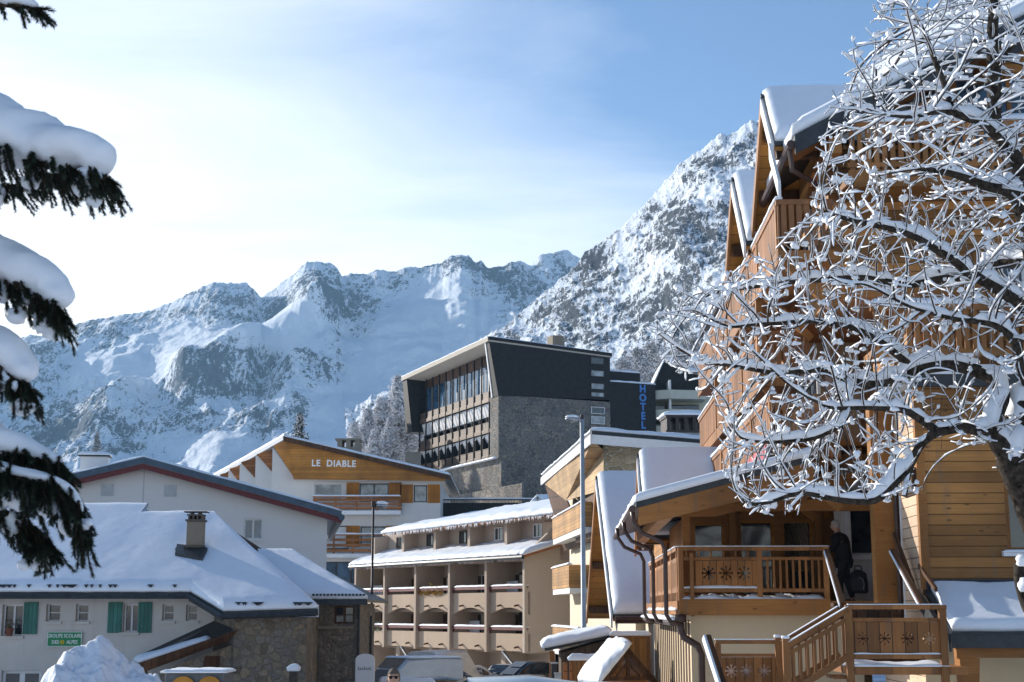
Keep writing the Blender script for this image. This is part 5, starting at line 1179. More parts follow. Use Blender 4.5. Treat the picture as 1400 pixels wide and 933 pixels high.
st2.part('stair_rail', MB().beam((-4.55, -1.9, -.5), (-4.3, -2.9, -1.6), .09, .16), 'wood_dark')
st2.part('stair_rail_snow', MB().beam((-4.62, -1.9, -.5), (-4.37, -2.9, -1.6), .05, .14), 'snow')

# ================================================================== the steep gabled chalet behind it
t = Thing('gable_chalet', 'cream chalet with steep snowy gable roof and boarded underside beside the terrace', 'building', (5, 53, -4.4))
cross_gable(t, 3.13, 7.5, 54.0, 4.72, 7.7, .64, 4.25, -4.4, .26, 'creamlight')
t.part('pilaster', MB().box(3.95, 4.25, 47.6, 47.95, -4.4, .9).box(4.1, 4.25, 49.3, 49.6, -1.4, 1.6), 'creamlight')
t.part('flat_roof', MB().box(4.0, 6, 46.6, 52, -2.4, -2.2), 'metal_dark')
t.part('gutter', MB().tube([(3.2, 46.2, -.28), (7.5, 46.2, -.28)], .12, 8), 'pipe')
# ================================================================== the snow laden tree on the right
from mathutils import kdtree
M['bark'] = mat_plain('rough_grey_bark', (.05, .04, .032), .95, 0, .55, 14, .1)
M['snow_branch'] = mat_snow('branch_snow', (.84, .865, .90), 2.0)

def grow_tree(guides, attr, step=.12, infl=1.0, kill=.22, iters=70, rr=None, trop=.05):
    pos = []; par = []; rad0 = []
    for pl, r0, r1, parent_pt in guides:
        pts = [Vector(p) for p in pl]
        if parent_pt is None: prev = -1
        else: prev = min(range(len(pos)), key=lambda i: (pos[i] - pts[0]).length_squared)
        L = sum((b - a).length for a, b in zip(pts, pts[1:])); done = 0
        for a, b in zip(pts, pts[1:]):
            n = max(1, int((b - a).length / step))
            for k in range(n):
                u = k / n; p = a.lerp(b, u); s_ = (done + (b - a).length * u) / L
                p = p + Vector((noise.noise(p * 1.3), noise.noise(p * 1.3 + Vector((9, 0, 0))), noise.noise(p * 1.3 + Vector((0, 9, 0))))) * .07
                pos.append(p); par.append(prev); rad0.append(r0 + (r1 - r0) * s_); prev = len(pos) - 1
            done += (b - a).length
    att = list(attr); nch = [0] * len(pos)
    for it in range(iters):
        kd = kdtree.KDTree(len(pos))
        for i, p in enumerate(pos): kd.insert(p, i)
        kd.balance(); pull = {}; keep = []
        for a in att:
            co, i, d = kd.find(a)
            if d < kill: continue
            keep.append(a)
            if d < infl * (3 if it < 3 else 1): pull.setdefault(i, []).append((a - co).normalized())
        att = keep
        if not pull: break
        for i, ds in pull.items():
            d = sum(ds, Vector((0, 0, 0)))
            if d.length < .15 * len(ds): d += Vector((rnd.gauss(0, .4), rnd.gauss(0, .4), rnd.gauss(0, .4)))
            d.normalize(); d += Vector((rnd.gauss(0, .13), rnd.gauss(0, .13), rnd.gauss(0, .13) + trop))
            if par[i] >= 0: d += (pos[i] - pos[par[i]]).normalized() * 1.0
            d.normalize()
            pos.append(pos[i] + d * step * rnd.uniform(.8, 1.1)); par.append(i); rad0.append(0)
    n = len(pos); ch = [[] for _ in range(n)]
    for i in range(n):
        if par[i] >= 0: ch[par[i]].append(i)
    depth = [1] * n
    for i in range(n - 1, -1, -1):
        if par[i] >= 0: depth[par[i]] = max(depth[par[i]], depth[i] + 1)
    main = [max(c, key=lambda q: depth[q]) if c else -1 for c in ch]
    for _ in range(14):       # twigs straighten out between their forks
        new = list(pos)
        for i in range(n):
            if rad0[i] or par[i] < 0: continue
            if main[i] >= 0: new[i] = pos[i] * .4 + (pos[par[i]] + pos[main[i]]) * .3
        pos = new
    for i in range(n):        # and their tips turn up a little
        if not rad0[i] and depth[i] < 4: pos[i] = pos[i] + Vector((0, 0, .012 * (4 - depth[i])))
    r = [0] * n
    order = []; stack = [i for i in range(n) if par[i] < 0]
    while stack: i = stack.pop(); order.append(i); stack += ch[i]
    for i in reversed(order):
        q = sum(r[c] ** 2.25 for c in ch[i]) ** (1 / 2.25) if ch[i] else 0
        r[i] = max(.0042, q, rad0[i])
        if rad0[i]: r[i] = min(r[i], rad0[i] * 1.2)
    chains = []; stack = [(i, None) for i in range(n) if par[i] < 0]
    while stack:
        i, p = stack.pop(); c = [] if p is None else [p]
        while True:
            c.append(i)
            if not ch[i]: break
            k = max(ch[i], key=lambda q: r[q])
            stack += [(q, i) for q in ch[i] if q != k]; i = k
        if len(c) > 1: chains.append(c)
    return pos, r, ch, par, chains

def smooth_chain(pts):
    for _ in range(2):
        pts = [pts[0]] + [(pts[i - 1] + pts[i] * 2 + pts[i + 1]) / 4 for i in range(1, len(pts) - 1)] + [pts[-1]]
    return pts
def snow_on_chains(mb, chains, pos, r, amount=1.0, nn=6, seed=0):
    for ci, c in enumerate(chains):
        pts = smooth_chain([pos[i] for i in c]); L = len(pts)
        rs = [r[i] for i in c]
        if rs[0] > rs[1] * 1.6: rs[0] = rs[1]
        vs = []; gap = rnd.random()
        for k, p in enumerate(pts):
            d = (pts[min(k + 1, L - 1)] - pts[max(k - 1, 0)]).normalized()
            h = d.cross(Vector((0, 0, 1)))
            hor = h.length
            if hor < .05: h = Vector((1, 0, 0))
            h.normalize(); up = h.cross(d); up = up if up.z > 0 else -up
            rad = rs[k]; nz_ = noise.noise(p * 2.1 + Vector((seed, 0, 0))); n2 = noise.noise(p * 5.5)
            lay = min(1, max(0, (hor - .3) / .5)) * max(.0, .8 + .6 * nz_ + 1.1 * n2) * amount * (.8 if rad < .008 else 1)
            thick = (.024 + min(rad * 1.75, .19)) * lay
            wid = (rad * .9 + .013 * lay) if lay > .15 else rad * .5
            if k == 0 or k == L - 1: thick *= .55; wid *= .7
            if lay < .12: thick = 0; wid = rad * .4
            cen = p + up * rad * .55
            for q in range(nn):
                t_ = math.pi * 2 * q / nn; s_, c_ = math.sin(t_), math.cos(t_)
                vs.append(cen + h * wid * c_ + up * ((rad * .42 + thick) * s_ if s_ > 0 else rad * .1 * s_))
        fs = [(i * nn + k, i * nn + (k + 1) % nn, (i + 1) * nn + (k + 1) % nn, (i + 1) * nn + k) for i in range(L - 1) for k in range(nn)]
        fs += [tuple(range(nn - 1, -1, -1)), tuple(range((L - 1) * nn, L * nn))]
        mb.add(vs, fs)

YT = 20.0
def G(*pts): return [P(x, y, YT + dy) for x, y, dy in pts]
trunk = G((1475, 1075, 0), (1470, 930, 0), (1452, 800, 0), (1408, 695, -.1), (1380, 645, -.2), (1356, 596, -.3))
guides = [
    (trunk, .25, .13, None),
    (G((1356, 596, -.3), (1318, 582, -.5), (1280, 588, -.7), (1262, 602, -.8), (1248, 640, -.9), (1236, 690, -1)), .085, .035, 1),
    (G((1352, 592, -.3), (1375, 540, 0), (1350, 508, .2), (1300, 496, .3), (1250, 508, .4), (1205, 526, .3), (1165, 520, .2), (1120, 505, .2), (1070, 508, .1), (1020, 505, 0), (960, 498, 0)), .12, .022, 1),
    (G((1378, 645, -.2), (1410, 540, .2), (1425, 420, .3), (1418, 330, .3), (1398, 275, .2), (1383, 215, .2), (1358, 172, .3), (1357, 100, .3), (1360, 20, .2), (1352, -60, .3)), .2, .06, 1),
    (G((1420, 440, .3), (1370, 400, -.2), (1320, 372, -.5), (1302, 352, -.6), (1255, 325, -.6), (1205, 308, -.7), (1150, 296, -.6), (1110, 290, -.5)), .1, .025, 1),
    (G((1398, 275, .2), (1370, 255, -.4), (1330, 244, -.7), (1285, 234, -.8), (1250, 228, -.8)), .11, .03, 1),
    (G((1418, 360, .3), (1370, 355, .9), (1310, 378, 1.2), (1250, 388, 1.3), (1180, 378, 1.4), (1120, 385, 1.3), (1040, 392, 1.2), (960, 400, 1.)), .09, .02, 1),
    (G((1383, 215, .2), (1340, 168, -.3), (1300, 155, -.6), (1250, 165, -.8), (1210, 158, -.8)), .08, .02, 1),
    (G((1300, 155, -.6), (1290, 115, -.6), (1268, 60, -.5), (1250, 10, -.4)), .05, .018, 1),
    (G((1250, 508, .4), (1205, 465, .2), (1160, 445, .0), (1100, 440, -.1), (1040, 445, -.2), (990, 450, -.1)), .06, .02, 1),
    (G((1248, 640, -.9), (1200, 684, -1.1), (1150, 682, -1.1), (1090, 672, -1), (1040, 690, -.9), (1005, 690, -.8)), .07, .02, 1),
    (G((1165, 520, .2), (1150, 580, -.3), (1112, 600, -.4), (1060, 605, -.4), (1000, 600, -.3)), .05, .018, 1),
    (G((1280, 588, -.7), (1235, 560, -1.), (1180, 555, -1.1), (1120, 560, -1.1)), .06, .025, 1),
    (G((1357, 100, .3), (1390, 60, .0), (1420, 30, 0)), .05, .02, 1),
    (G((1462, 850, 0), (1425, 862, -.05), (1408, 836, -.1), (1400, 796, -.1), (1398, 762, -.1)), .12, .09, 1),
    (G((1418, 330, .3), (1490, 290, .4), (1600, 250, .2), (1720, 190, 0)), .09, .025, 1),
    (G((1410, 540, .2), (1500, 500, .6), (1640, 470, .8), (1800, 420, .5)), .11, .03, 1),
    (G((1408, 695, -.1), (1500, 600, -.6), (1620, 570, -.9), (1740, 560, -1)), .08, .03, 1),
    (G((1410, 540, .2), (1390, 470, -.6), (1350, 440, -.9), (1300, 432, -1), (1240, 420, -1)), .08, .02, 1),
]
poly = [(1205, -25), (1160, 65), (1150, 110), (1118, 190), (1100, 300), (1048, 340), (985, 380), (935, 385), (905, 430), (880, 455), (905, 500), (950, 530), (985, 590), (985, 650), (1005, 700), (1060, 708), (1110, 696), (1165, 682), (1215, 690), (1300, 665), (1370, 640), (1440, 640), (1440, -25)]
def inside(x, y):
    c = False
    for (x1, y1), (x2, y2) in zip(poly, poly[1:] + poly[:1]):
        if (y1 > y) != (y2 > y) and x < (x2 - x1) * (y - y1) / (y2 - y1) + x1: c = not c
    return c
att = []
while len(att) < 6800:
    x, y = rnd.uniform(870, 1440), rnd.uniform(-25, 760)
    if not inside(x, y): continue
    if 1265 < x < 1400 and 620 < y < 760: continue
    if 1250 < x and 450 < y and rnd.random() < .45: continue
    dn = .55 + .9 * noise.noise(Vector((x / 60, y / 60, 3)))
    if rnd.random() > dn + .35: continue
    att.append(P(x, y, YT + rnd.gauss(0, .95)))
for _ in range(2600):      # the half of the crown beyond the right edge
    x, y = rnd.uniform(1440, 1850), rnd.uniform(-25, 640)
    if (x - 1440) ** 2 / 410 ** 2 + (y - 330) ** 2 / 360 ** 2 < 1: att.append(P(x, y, YT + rnd.gauss(0, .95)))
pos, rad, ch, par, chains = grow_tree(guides, att, step=.095, infl=.8, kill=.12, iters=70)
tree = Thing('snowy_tree', 'big gnarled leafless tree loaded with snow in front of the timber chalet', 'tree', tuple(trunk[0]))
mb = MB()
for c in chains:
    r_ = [rad[i] for i in c]
    if r_[0] > r_[1] * 1.6: r_[0] = r_[1]
    mb.tube(smooth_chain([pos[i] for i in c]), r_, 10 if max(r_) > .06 else (6 if max(r_) > .02 else 4))
tk = tree.part('trunk', mb, 'bark', None, True)
sn = MB(); snow_on_chains(sn, chains, pos, rad, 1.0)
for i in range(len(pos)):
    tip = not ch[i]
    if (tip and rnd.random() < .16) or (len(ch[i]) > 1 and rad[i] < .05 and rnd.random() < .16):
        s_ = rnd.uniform(.018, .042) * (1 if tip else 1.25)
        sn.ball(pos[i] + Vector((0, 0, s_ * .4)), (s_ * rnd.uniform(.7, 1.9), s_ * rnd.uniform(.7, 1.6), s_ * rnd.uniform(.7, 1.3)), 7, 5, .8, i * .37)
tree.part('branch_snow', sn, 'snow_branch', None, True)
# snow and a bark stump lump low on the trunk
lm = MB()
for (x, y, s_) in ((1399, 766, .1), (1404, 800, .12), (1412, 838, .1)): lm.ball(P(x, y, YT - .2), (s_, s_, s_ * .9), 12, 9, .45, x)
tree.part('trunk_snow', lm, 'snow_branch', tk, True)

# ================================================================== the near spruce on the left
M['needles'] = mat_plain('dark_spruce_needles', (.018, .034, .02), .7, 0, .5, 30)
M['spruce_bark'] = mat_plain('spruce_bark', (.07, .045, .03), .9, 0, .4, 20)
YF = 8.0
spruce = Thing('spruce_tree', 'near dark spruce with drooping boughs under thick snow at the left edge', 'tree', tuple(P(-210, 835, YF)[:2]) + (gz(-3.2, YF) - .1,))
tx, ty = P(-210, 835, YF)[:2]
spruce.part('trunk', MB().tube([(tx, ty, gz(0, YF) - .2), (tx + .03, ty, 0), (tx, ty, 2.5), (tx + .02, ty, 5.2)], [.2, .17, .12, .04], 12), 'spruce_bark', None, True)
def needle_twig(mb, tw, p, d, L, droop=.5, dens=260):
    p = Vector(p); d = Vector(d).normalized(); n = max(3, int(L / .03)); path = [p.copy()]
    for k in range(n):
        d = (d + Vector((rnd.gauss(0, .05), rnd.gauss(0, .05), -droop * .06))).normalized(); p = p + d * (L / n); path.append(p.copy())
    tw.tube(path, [.006 * (1 - .6 * k / n) for k in range(n + 1)], 4)
    for k in range(int(dens * L)):
        u = rnd.random() ** .9 * n; i = min(n - 1, int(u)); q = path[i].lerp(path[i + 1], u - i); dd = (path[i + 1] - path[i]).normalized()
        a = dd.orthogonal().normalized(); a = Matrix.Rotation(rnd.uniform(0, 6.28), 3, dd) @ a
        v = (a * .85 + dd * .75).normalized() * rnd.uniform(.02, .034); s_ = v.cross(dd).normalized() * .0034
        mb.add([q - s_, q + s_, q + v], [(0, 1, 2)])
    return path
def bough(spine, half, twigs, tl=(.12, .3), bare=False, dens=900, patches=6):
    """spine: photo pixels of the snow's centre line, half: snow half thickness in pixels"""
    pts = [P(x, y, YF + dy) for x, y, dy in spine]; px = YF / F
    pm = [pts[0]]
    half = [h * .88 for h in half]; hs = [half[0]]
    for a, b, h0, h1 in zip(pts, pts[1:], half, half[1:]):
        for k in range(1, 9): pm.append(a.lerp(b, k / 8)); hs.append(h0 + (h1 - h0) * k / 8)
    for _ in range(4): pm = smooth_chain(pm)
    under = [p - Vector((0, 0, h * px * .75)) for p, h in zip(pm, hs)]
    wood = MB().tube([Vector((tx, ty, under[0].z + .25))] + under, [.05] + [.035 * (1 - .75 * k / len(under)) for k in range(len(under))], 7)
    ndl = MB(); tw = MB()
    n = len(pm)
    for k in range(twigs):
        i = int((k + rnd.random()) / twigs * (n - 1)); q = under[i]; h = hs[i] * px
        side = rnd.uniform(-1, 1)
        tang = (pm[min(i + 1, n - 1)] - pm[max(i - 1, 0)]).normalized()
        d = tang * rnd.uniform(.1, .9) + Vector((0, side * .9, -rnd.uniform(.2, 1.2)))
        needle_twig(ndl, tw, q + Vector((0, side * h * .9, rnd.uniform(-.03, .05))), d, rnd.uniform(*tl), .7, dens)
    for k in range(12):
        d = (pm[-1] - pm[-4]).normalized() + Vector((rnd.gauss(0, .3), rnd.gauss(0, .4), rnd.gauss(-.45, .3)))
        needle_twig(ndl, tw, under[-1 - k % 4], d, rnd.uniform(.08, .18), .6, dens)
    b = spruce.part('bough', wood, 'spruce_bark', None, True)
    spruce.part('needles', ndl, 'needles', b); spruce.part('twigs', tw, 'spruce_bark', b)
    sn = MB(); ring = 22; vs = []
    if not bare:
        for i, (p, h) in enumerate(zip(pm, hs)):
            tang = (pm[min(i + 1, n - 1)] - pm[max(i - 1, 0)]).normalized(); hx = tang.cross(Vector((0, 0, 1))).normalized(); up = hx.cross(tang)
            e = 1.0 if i < n - 4 else (1, .9, .72, .38)[i - n + 4]
            for k in range(ring):
                t_ = 2 * math.pi * k / ring; s_, c_ = math.sin(t_), math.cos(t_)
                rr = h * px * e * (1 + .26 * noise.noise(p * 5.0 + Vector((c_, s_, 0)) * .9) + .10 * noise.noise(p * 14 + Vector((c_, s_, 0)) * 2))
                lobes = 0
                if s_ < -.1: lobes = (.1 + .62 * max(-.45, noise.noise(Vector((p.x * 11, c_ * 2.0, p.z * 3)))) ) * -s_
                vs.append(p + hx * rr * 1.15 * c_ + up * rr * (s_ if s_ > 0 else s_ * (.78 + lobes)))
        fs = [(i * ring + k, i * ring + (k + 1) % ring, (i + 1) * ring + (k + 1) % ring, (i + 1) * ring + k) for i in range(n - 1) for k in range(ring)]
        fs += [tuple(range(ring - 1, -1, -1)), tuple(range((n - 1) * ring, n * ring))]
        sn.add(vs, fs)
    for k in range(patches):
        i = rnd.randrange(n // 3, n - 1); h = hs[i] * px
        s_ = rnd.uniform(.025, .06)
        sn.ball(under[i] + Vector((rnd.uniform(-.05, .05), -rnd.uniform(.1, 1) * h, -rnd.uniform(.02, .16))), (s_ * 1.2, s_, s_ * rnd.uniform(.7, 1.5)), 10, 8, .5, k)
    spruce.part('bough_snow', sn, 'snow_branch', b, True)
bough([(-200, 120, .2), (-80, 150, .1), (0, 178, 0), (45, 194, 0), (85, 204, -.05), (122, 214, -.08), (150, 228, -.1)], [50, 55, 52, 46, 42, 38, 27], 190, (.13, .27))
bough([(-180, 320, .3), (-80, 330, .2), (0, 358, .15), (40, 376, .1), (70, 396, .1), (86, 414, .05)], [45, 50, 46, 40, 32, 20], 150, (.12, .25))
bough([(-180, 440, .2), (-60, 455, .1), (0, 478, 0), (22, 498, 0), (38, 518, -.05)], [40, 42, 36, 28, 17], 120, (.1, .24))
bough([(-180, 560, .1), (-60, 580, 0), (0, 606, -.1), (30, 612, -.1), (58, 620, -.15), (84, 632, -.2)], [30, 30, 26, 18, 11, 6], 210, (.14, .36), dens=1000, patches=5)
bough([(-150, 600, -.1), (-40, 630, -.2), (20, 645, -.25), (70, 655, -.3), (98, 672, -.3), (112, 700, -.3)], [12, 12, 10, 9, 8, 6], 210, (.12, .34), dens=1000, patches=8)
bough([(-150, 640, .0), (-40, 672, -.1), (15, 700, -.15), (40, 722, -.2), (62, 738, -.2)], [10, 12, 8, 5, 3], 150, (.1, .26), bare=True, dens=1000, patches=5)
bough([(-180, -30, .1), (-60, -18, 0), (0, -4, 0), (30, 2, 0), (52, 8, 0)], [22, 22, 16, 12, 7], 40, (.06, .12), patches=0)
bough([(-150, 235, .5), (-60, 240, .4), (0, 252, .4), (30, 250, .4), (60, 240, .4)], [16, 14, 10, 8, 5], 60, (.08, .18), bare=True, patches=2)

# the rest of its crown, on the far side of the trunk
cr = MB(); cw = MB()
for k in range(17000):
    z = -.9 + 6.2 * rnd.random() ** 1.1; R = 2.0 * (1 - (z + .9) / 7.2) ** .8 + .15
    a = rnd.uniform(1.2, 5.0); r_ = R * math.sqrt(rnd.random())
    c = Vector((tx + r_ * math.cos(a), ty + .4 + r_ * math.sin(a), z - r_ * .35))
    if c.x > -.37 * c.y - .3: continue
    d = Vector((math.cos(a), math.sin(a), -.45 + rnd.gauss(0, .3))) * rnd.uniform(.035, .085); e_ = Vector((-d.y, d.x, rnd.gauss(0, .05))) * .22
    (cw if noise.noise(c * 2.2) > .22 else cr).quad(c - d, c + e_, c + d, c - e_)
spruce.part('crown', cr, 'needles'); spruce.part('crown_snow', cw, 'snow_branch')

# ================================================================== far trees
def frost_proto(name, label, h, w, n, mats, cone=True, sd_=1, group=None, fshare=.8):
    r0 = random.Random(sd_)
    t = Thing(name, label, 'tree', (0, 0, 0), group=group)
    mb = MB().tube([(0, 0, -.5), (.02 * h, 0, h * .5), (0, .01 * h, h)], [h * .018, h * .012, h * .003], 6)
    cr = [MB(), MB()]
    nl = int(n / 22)
    for i in range(nl):
        u = (i + r0.random()) / nl; z = h * (.10 + .89 * u)
        R = (w * (1 - u) ** .8 if cone else w * math.sin(math.pi * (.15 + .8 * u))) * r0.uniform(.6, 1.15)
        a = r0.uniform(0, 6.283); d = Vector((math.cos(a), math.sin(a), r0.uniform(-.25, .15) if cone else r0.uniform(.1, .7)))
        p0 = Vector((0, 0, z)); p1 = p0 + d * R
        mb.tube([p0, p1], [h * .004, h * .0012], 3)
        for k in range(22):
            q = p0.lerp(p1, r0.uniform(.15, 1.05)) + Vector((r0.gauss(0, .07), r0.gauss(0, .07), r0.gauss(0, .05))) * w
            s_ = w * r0.uniform(.03, .09); e = Vector((r0.gauss(0, 1), r0.gauss(0, 1), r0.gauss(0, .8))).normalized(); f = e.cross(Vector((r0.gauss(0, 1), r0.gauss(0, 1), r0.gauss(0, 1)))).normalized()
            cr[0 if r0.random() < fshare else 1].quad(q - e * s_, q + f * s_ * .32, q + e * s_, q - f * s_ * .32)
    t.part('trunk', mb, mats[2]); t.part('crown', cr[0], mats[0]); t.part('other_twigs', cr[1], mats[1])  # last part: quads in the second material, mixed at random through the crown
    return t.o
def copy_thing(o, loc, s_, rot, label):
    c = o.copy(); COL.objects.link(c); c.location = loc; c.scale = (s_,) * 3; c.rotation_euler[2] = rot; c['label'] = label
    for k in o.children:
        q = k.copy(); COL.objects.link(q); q.parent = c
    return c
M['frost'] = mat_plain('frosted_twigs', (.80, .81, .84), .8, 0, .15, 1); M['twig'] = mat_plain('bare_twigs', (.20, .175, .155), .9, 0, .3, 1)
M['fir'] = mat_plain('dark_fir_needles', (.03, .045, .035), .9, 0, .4, 1)
lar = frost_proto('frosted_larch', 'x', 10, 3.6, 11000, ('frost', 'twig', 'twig'), True, 1, 'frosted larches beside the slate hotel', .9)
bsh = frost_proto('frosted_tree', 'x', 8, 2.8, 6000, ('twig', 'frost', 'twig'), False, 2, 'grey bare trees on the slope right of the slate hotel', .42)
fir = frost_proto('snowy_fir', 'dark fir top dusted with snow rising behind the orange boarded gable', 9, 2.4, 5000, ('fir', 'frost', 'twig'), True, 3, None, .6)
L_ = [(546, 516, 172, 'tallest frosted larch touching the left end of the slate hotel'), (522, 545, 168, 'frosted larch second from the left end of the slate hotel'), (503, 560, 165, 'broad frosted larch in the middle of the left grove'), (484, 578, 160, 'small frosted larch at the outer left of the grove'),
      (560, 532, 178, 'frosted larch half hidden by the slate hotel'), (534, 572, 158, 'lower frosted larch in front of the taller grove'), (512, 588, 155, 'low frosted larch just above the orange gable roof')]
for i, (px, py, Y, lb) in enumerate(L_):
    top = P(px, py, Y); h = (py - 0) * 0; base = P(px, 655, Y); s_ = (top.z - base.z) / 10
    loc = (top.x, Y, base.z)
    if i == 0: lar.location = loc; lar.scale = (s_,) * 3; lar['label'] = lb
    else: copy_thing(lar, loc, s_, i * 1.3, lb)
B_ = [(872, 478, 300, 'rounded grey tree just right of the dark hotel roof'), (892, 470, 320, 'tallest grey tree on the slope above the hotel wing'), (912, 480, 310, 'grey tree behind the dark gabled apartment house'), (852, 492, 280, 'small grey tree against the hotel roof box'), (932, 470, 330, 'grey tree between the apartment gable and the snowy tree'), (950, 462, 340, 'grey tree behind the outermost snowy branches')]
for i, (px, py, Y, lb) in enumerate(B_):
    top = P(px, py, Y); base = P(px, 560, Y); s_ = (top.z - base.z) / 8; loc = (top.x, Y, base.z)
    if i == 0: bsh.location = loc; bsh.scale = (s_ ,) * 3; bsh['label'] = lb
    else: copy_thing(bsh, loc, s_, i * 1.7, lb)
top = P(410, 566, 146); fir.location = (top.x, 146, top.z - 8); fir.scale = (8 / 9,) * 3
for px, py, Y, s_, lb in ((1001, 213, 800, .8, 'tiny lone fir high on the right slope near the chalet gable'), (992, 224, 780, .55, 'tiny fir just below the lone fir on the right slope'), (133, 590, 420, 1.1, 'thin snowy fir standing alone below the far cliffs'), (770, 462, 620, 1.0, 'small fir at the slope foot above the slate hotel roof')):
    top = P(px, py, Y); copy_thing(fir, (top.x, Y, top.z - 9 * s_), s_, px, lb)
# ================================================================== vehicles
M['tyre'] = mat_plain('tyre_rubber', (.02, .02, .02), .85, 0, .2)
M['lamp_red'] = mat_plain('tail_lamp_red', (.35, .015, .015), .25, 0, .1, 5, .6)
M['lamp_clear'] = mat_plain('head_lamp_clear', (.55, .56, .57), .15, 0, .1, 5, .8)
M['plate'] = mat_plain('number_plate', (.6, .6, .56), .5, 0, .05)
def paint(name, c, rough=.28):
    m, nt, b = newmat(name); co = objco(nt)
    d = noise_(nt, mapping(nt, co, (1, 1, 2)), 1.5, 5, .7)
    nt.links.new(ramp(nt, d, (.3, [x * .8 + .015 for x in c]), (.7, c)), b.inputs['Base Color'])
    nt.links.new(ramp(nt, d, (.35, (rough + .25,) * 3), (.65, (rough,) * 3)), b.inputs['Roughness'])
    b.inputs['Coat Weight'].default_value = .5; b.inputs['Coat Roughness'].default_value = .1
    return m
SHAPES = {   # stations along the length: x, half width, shoulder height, roof height (None = no cabin), roof half width
    'hatch': (3.9, .32, [(-1.95, .70, .72, None, 0), (-1.9, .80, .86, None, 0), (-1.78, .84, .93, 1.02, .70), (-1.35, .85, .95, 1.42, .60), (-.6, .86, .94, 1.48, .62), (.15, .86, .92, 1.44, .60), (.55, .86, .92, 1.2, .66), (.95, .85, .92, .95, .74), (1.3, .84, .86, None, 0), (1.8, .78, .74, None, 0), (1.95, .66, .58, None, 0)]),
    'sedan': (4.5, .33, [(-2.25, .72, .78, None, 0), (-2.15, .82, .92, None, 0), (-1.75, .86, .97, 1.0, .72), (-1.05, .87, .96, 1.38, .60), (-.4, .88, .95, 1.44, .62), (.25, .88, .93, 1.40, .60), (.65, .87, .93, 1.17, .68), (1.05, .86, .92, .94, .74), (1.5, .85, .85, None, 0), (2.05, .80, .72, None, 0), (2.25, .66, .58, None, 0)]),
    'mpv': (4.5, .34, [(-2.25, .76, .9, None, 0), (-2.18, .86, 1.05, 1.2, .76), (-1.9, .9, 1.08, 1.68, .70), (-1.0, .91, 1.07, 1.8, .72), (.2, .91, 1.05, 1.76, .70), (.7, .9, 1.04, 1.45, .74), (1.2, .89, 1.02, 1.08, .78), (1.5, .88, .98, None, 0), (2.1, .82, .82, None, 0), (2.25, .7, .62, None, 0)]),
    'van': (5.0, .36, [(-2.5, .92, 1.1, 2.1, .88), (-2.45, .95, 1.15, 2.32, .88), (-1.0, .96, 1.15, 2.38, .88), (.6, .96, 1.14, 2.34, .86), (1.15, .95, 1.12, 1.85, .84), (1.75, .94, 1.1, 1.25, .84), (2.0, .92, 1.05, None, 0), (2.4, .86, .85, None, 0), (2.5, .74, .65, None, 0)]),
}
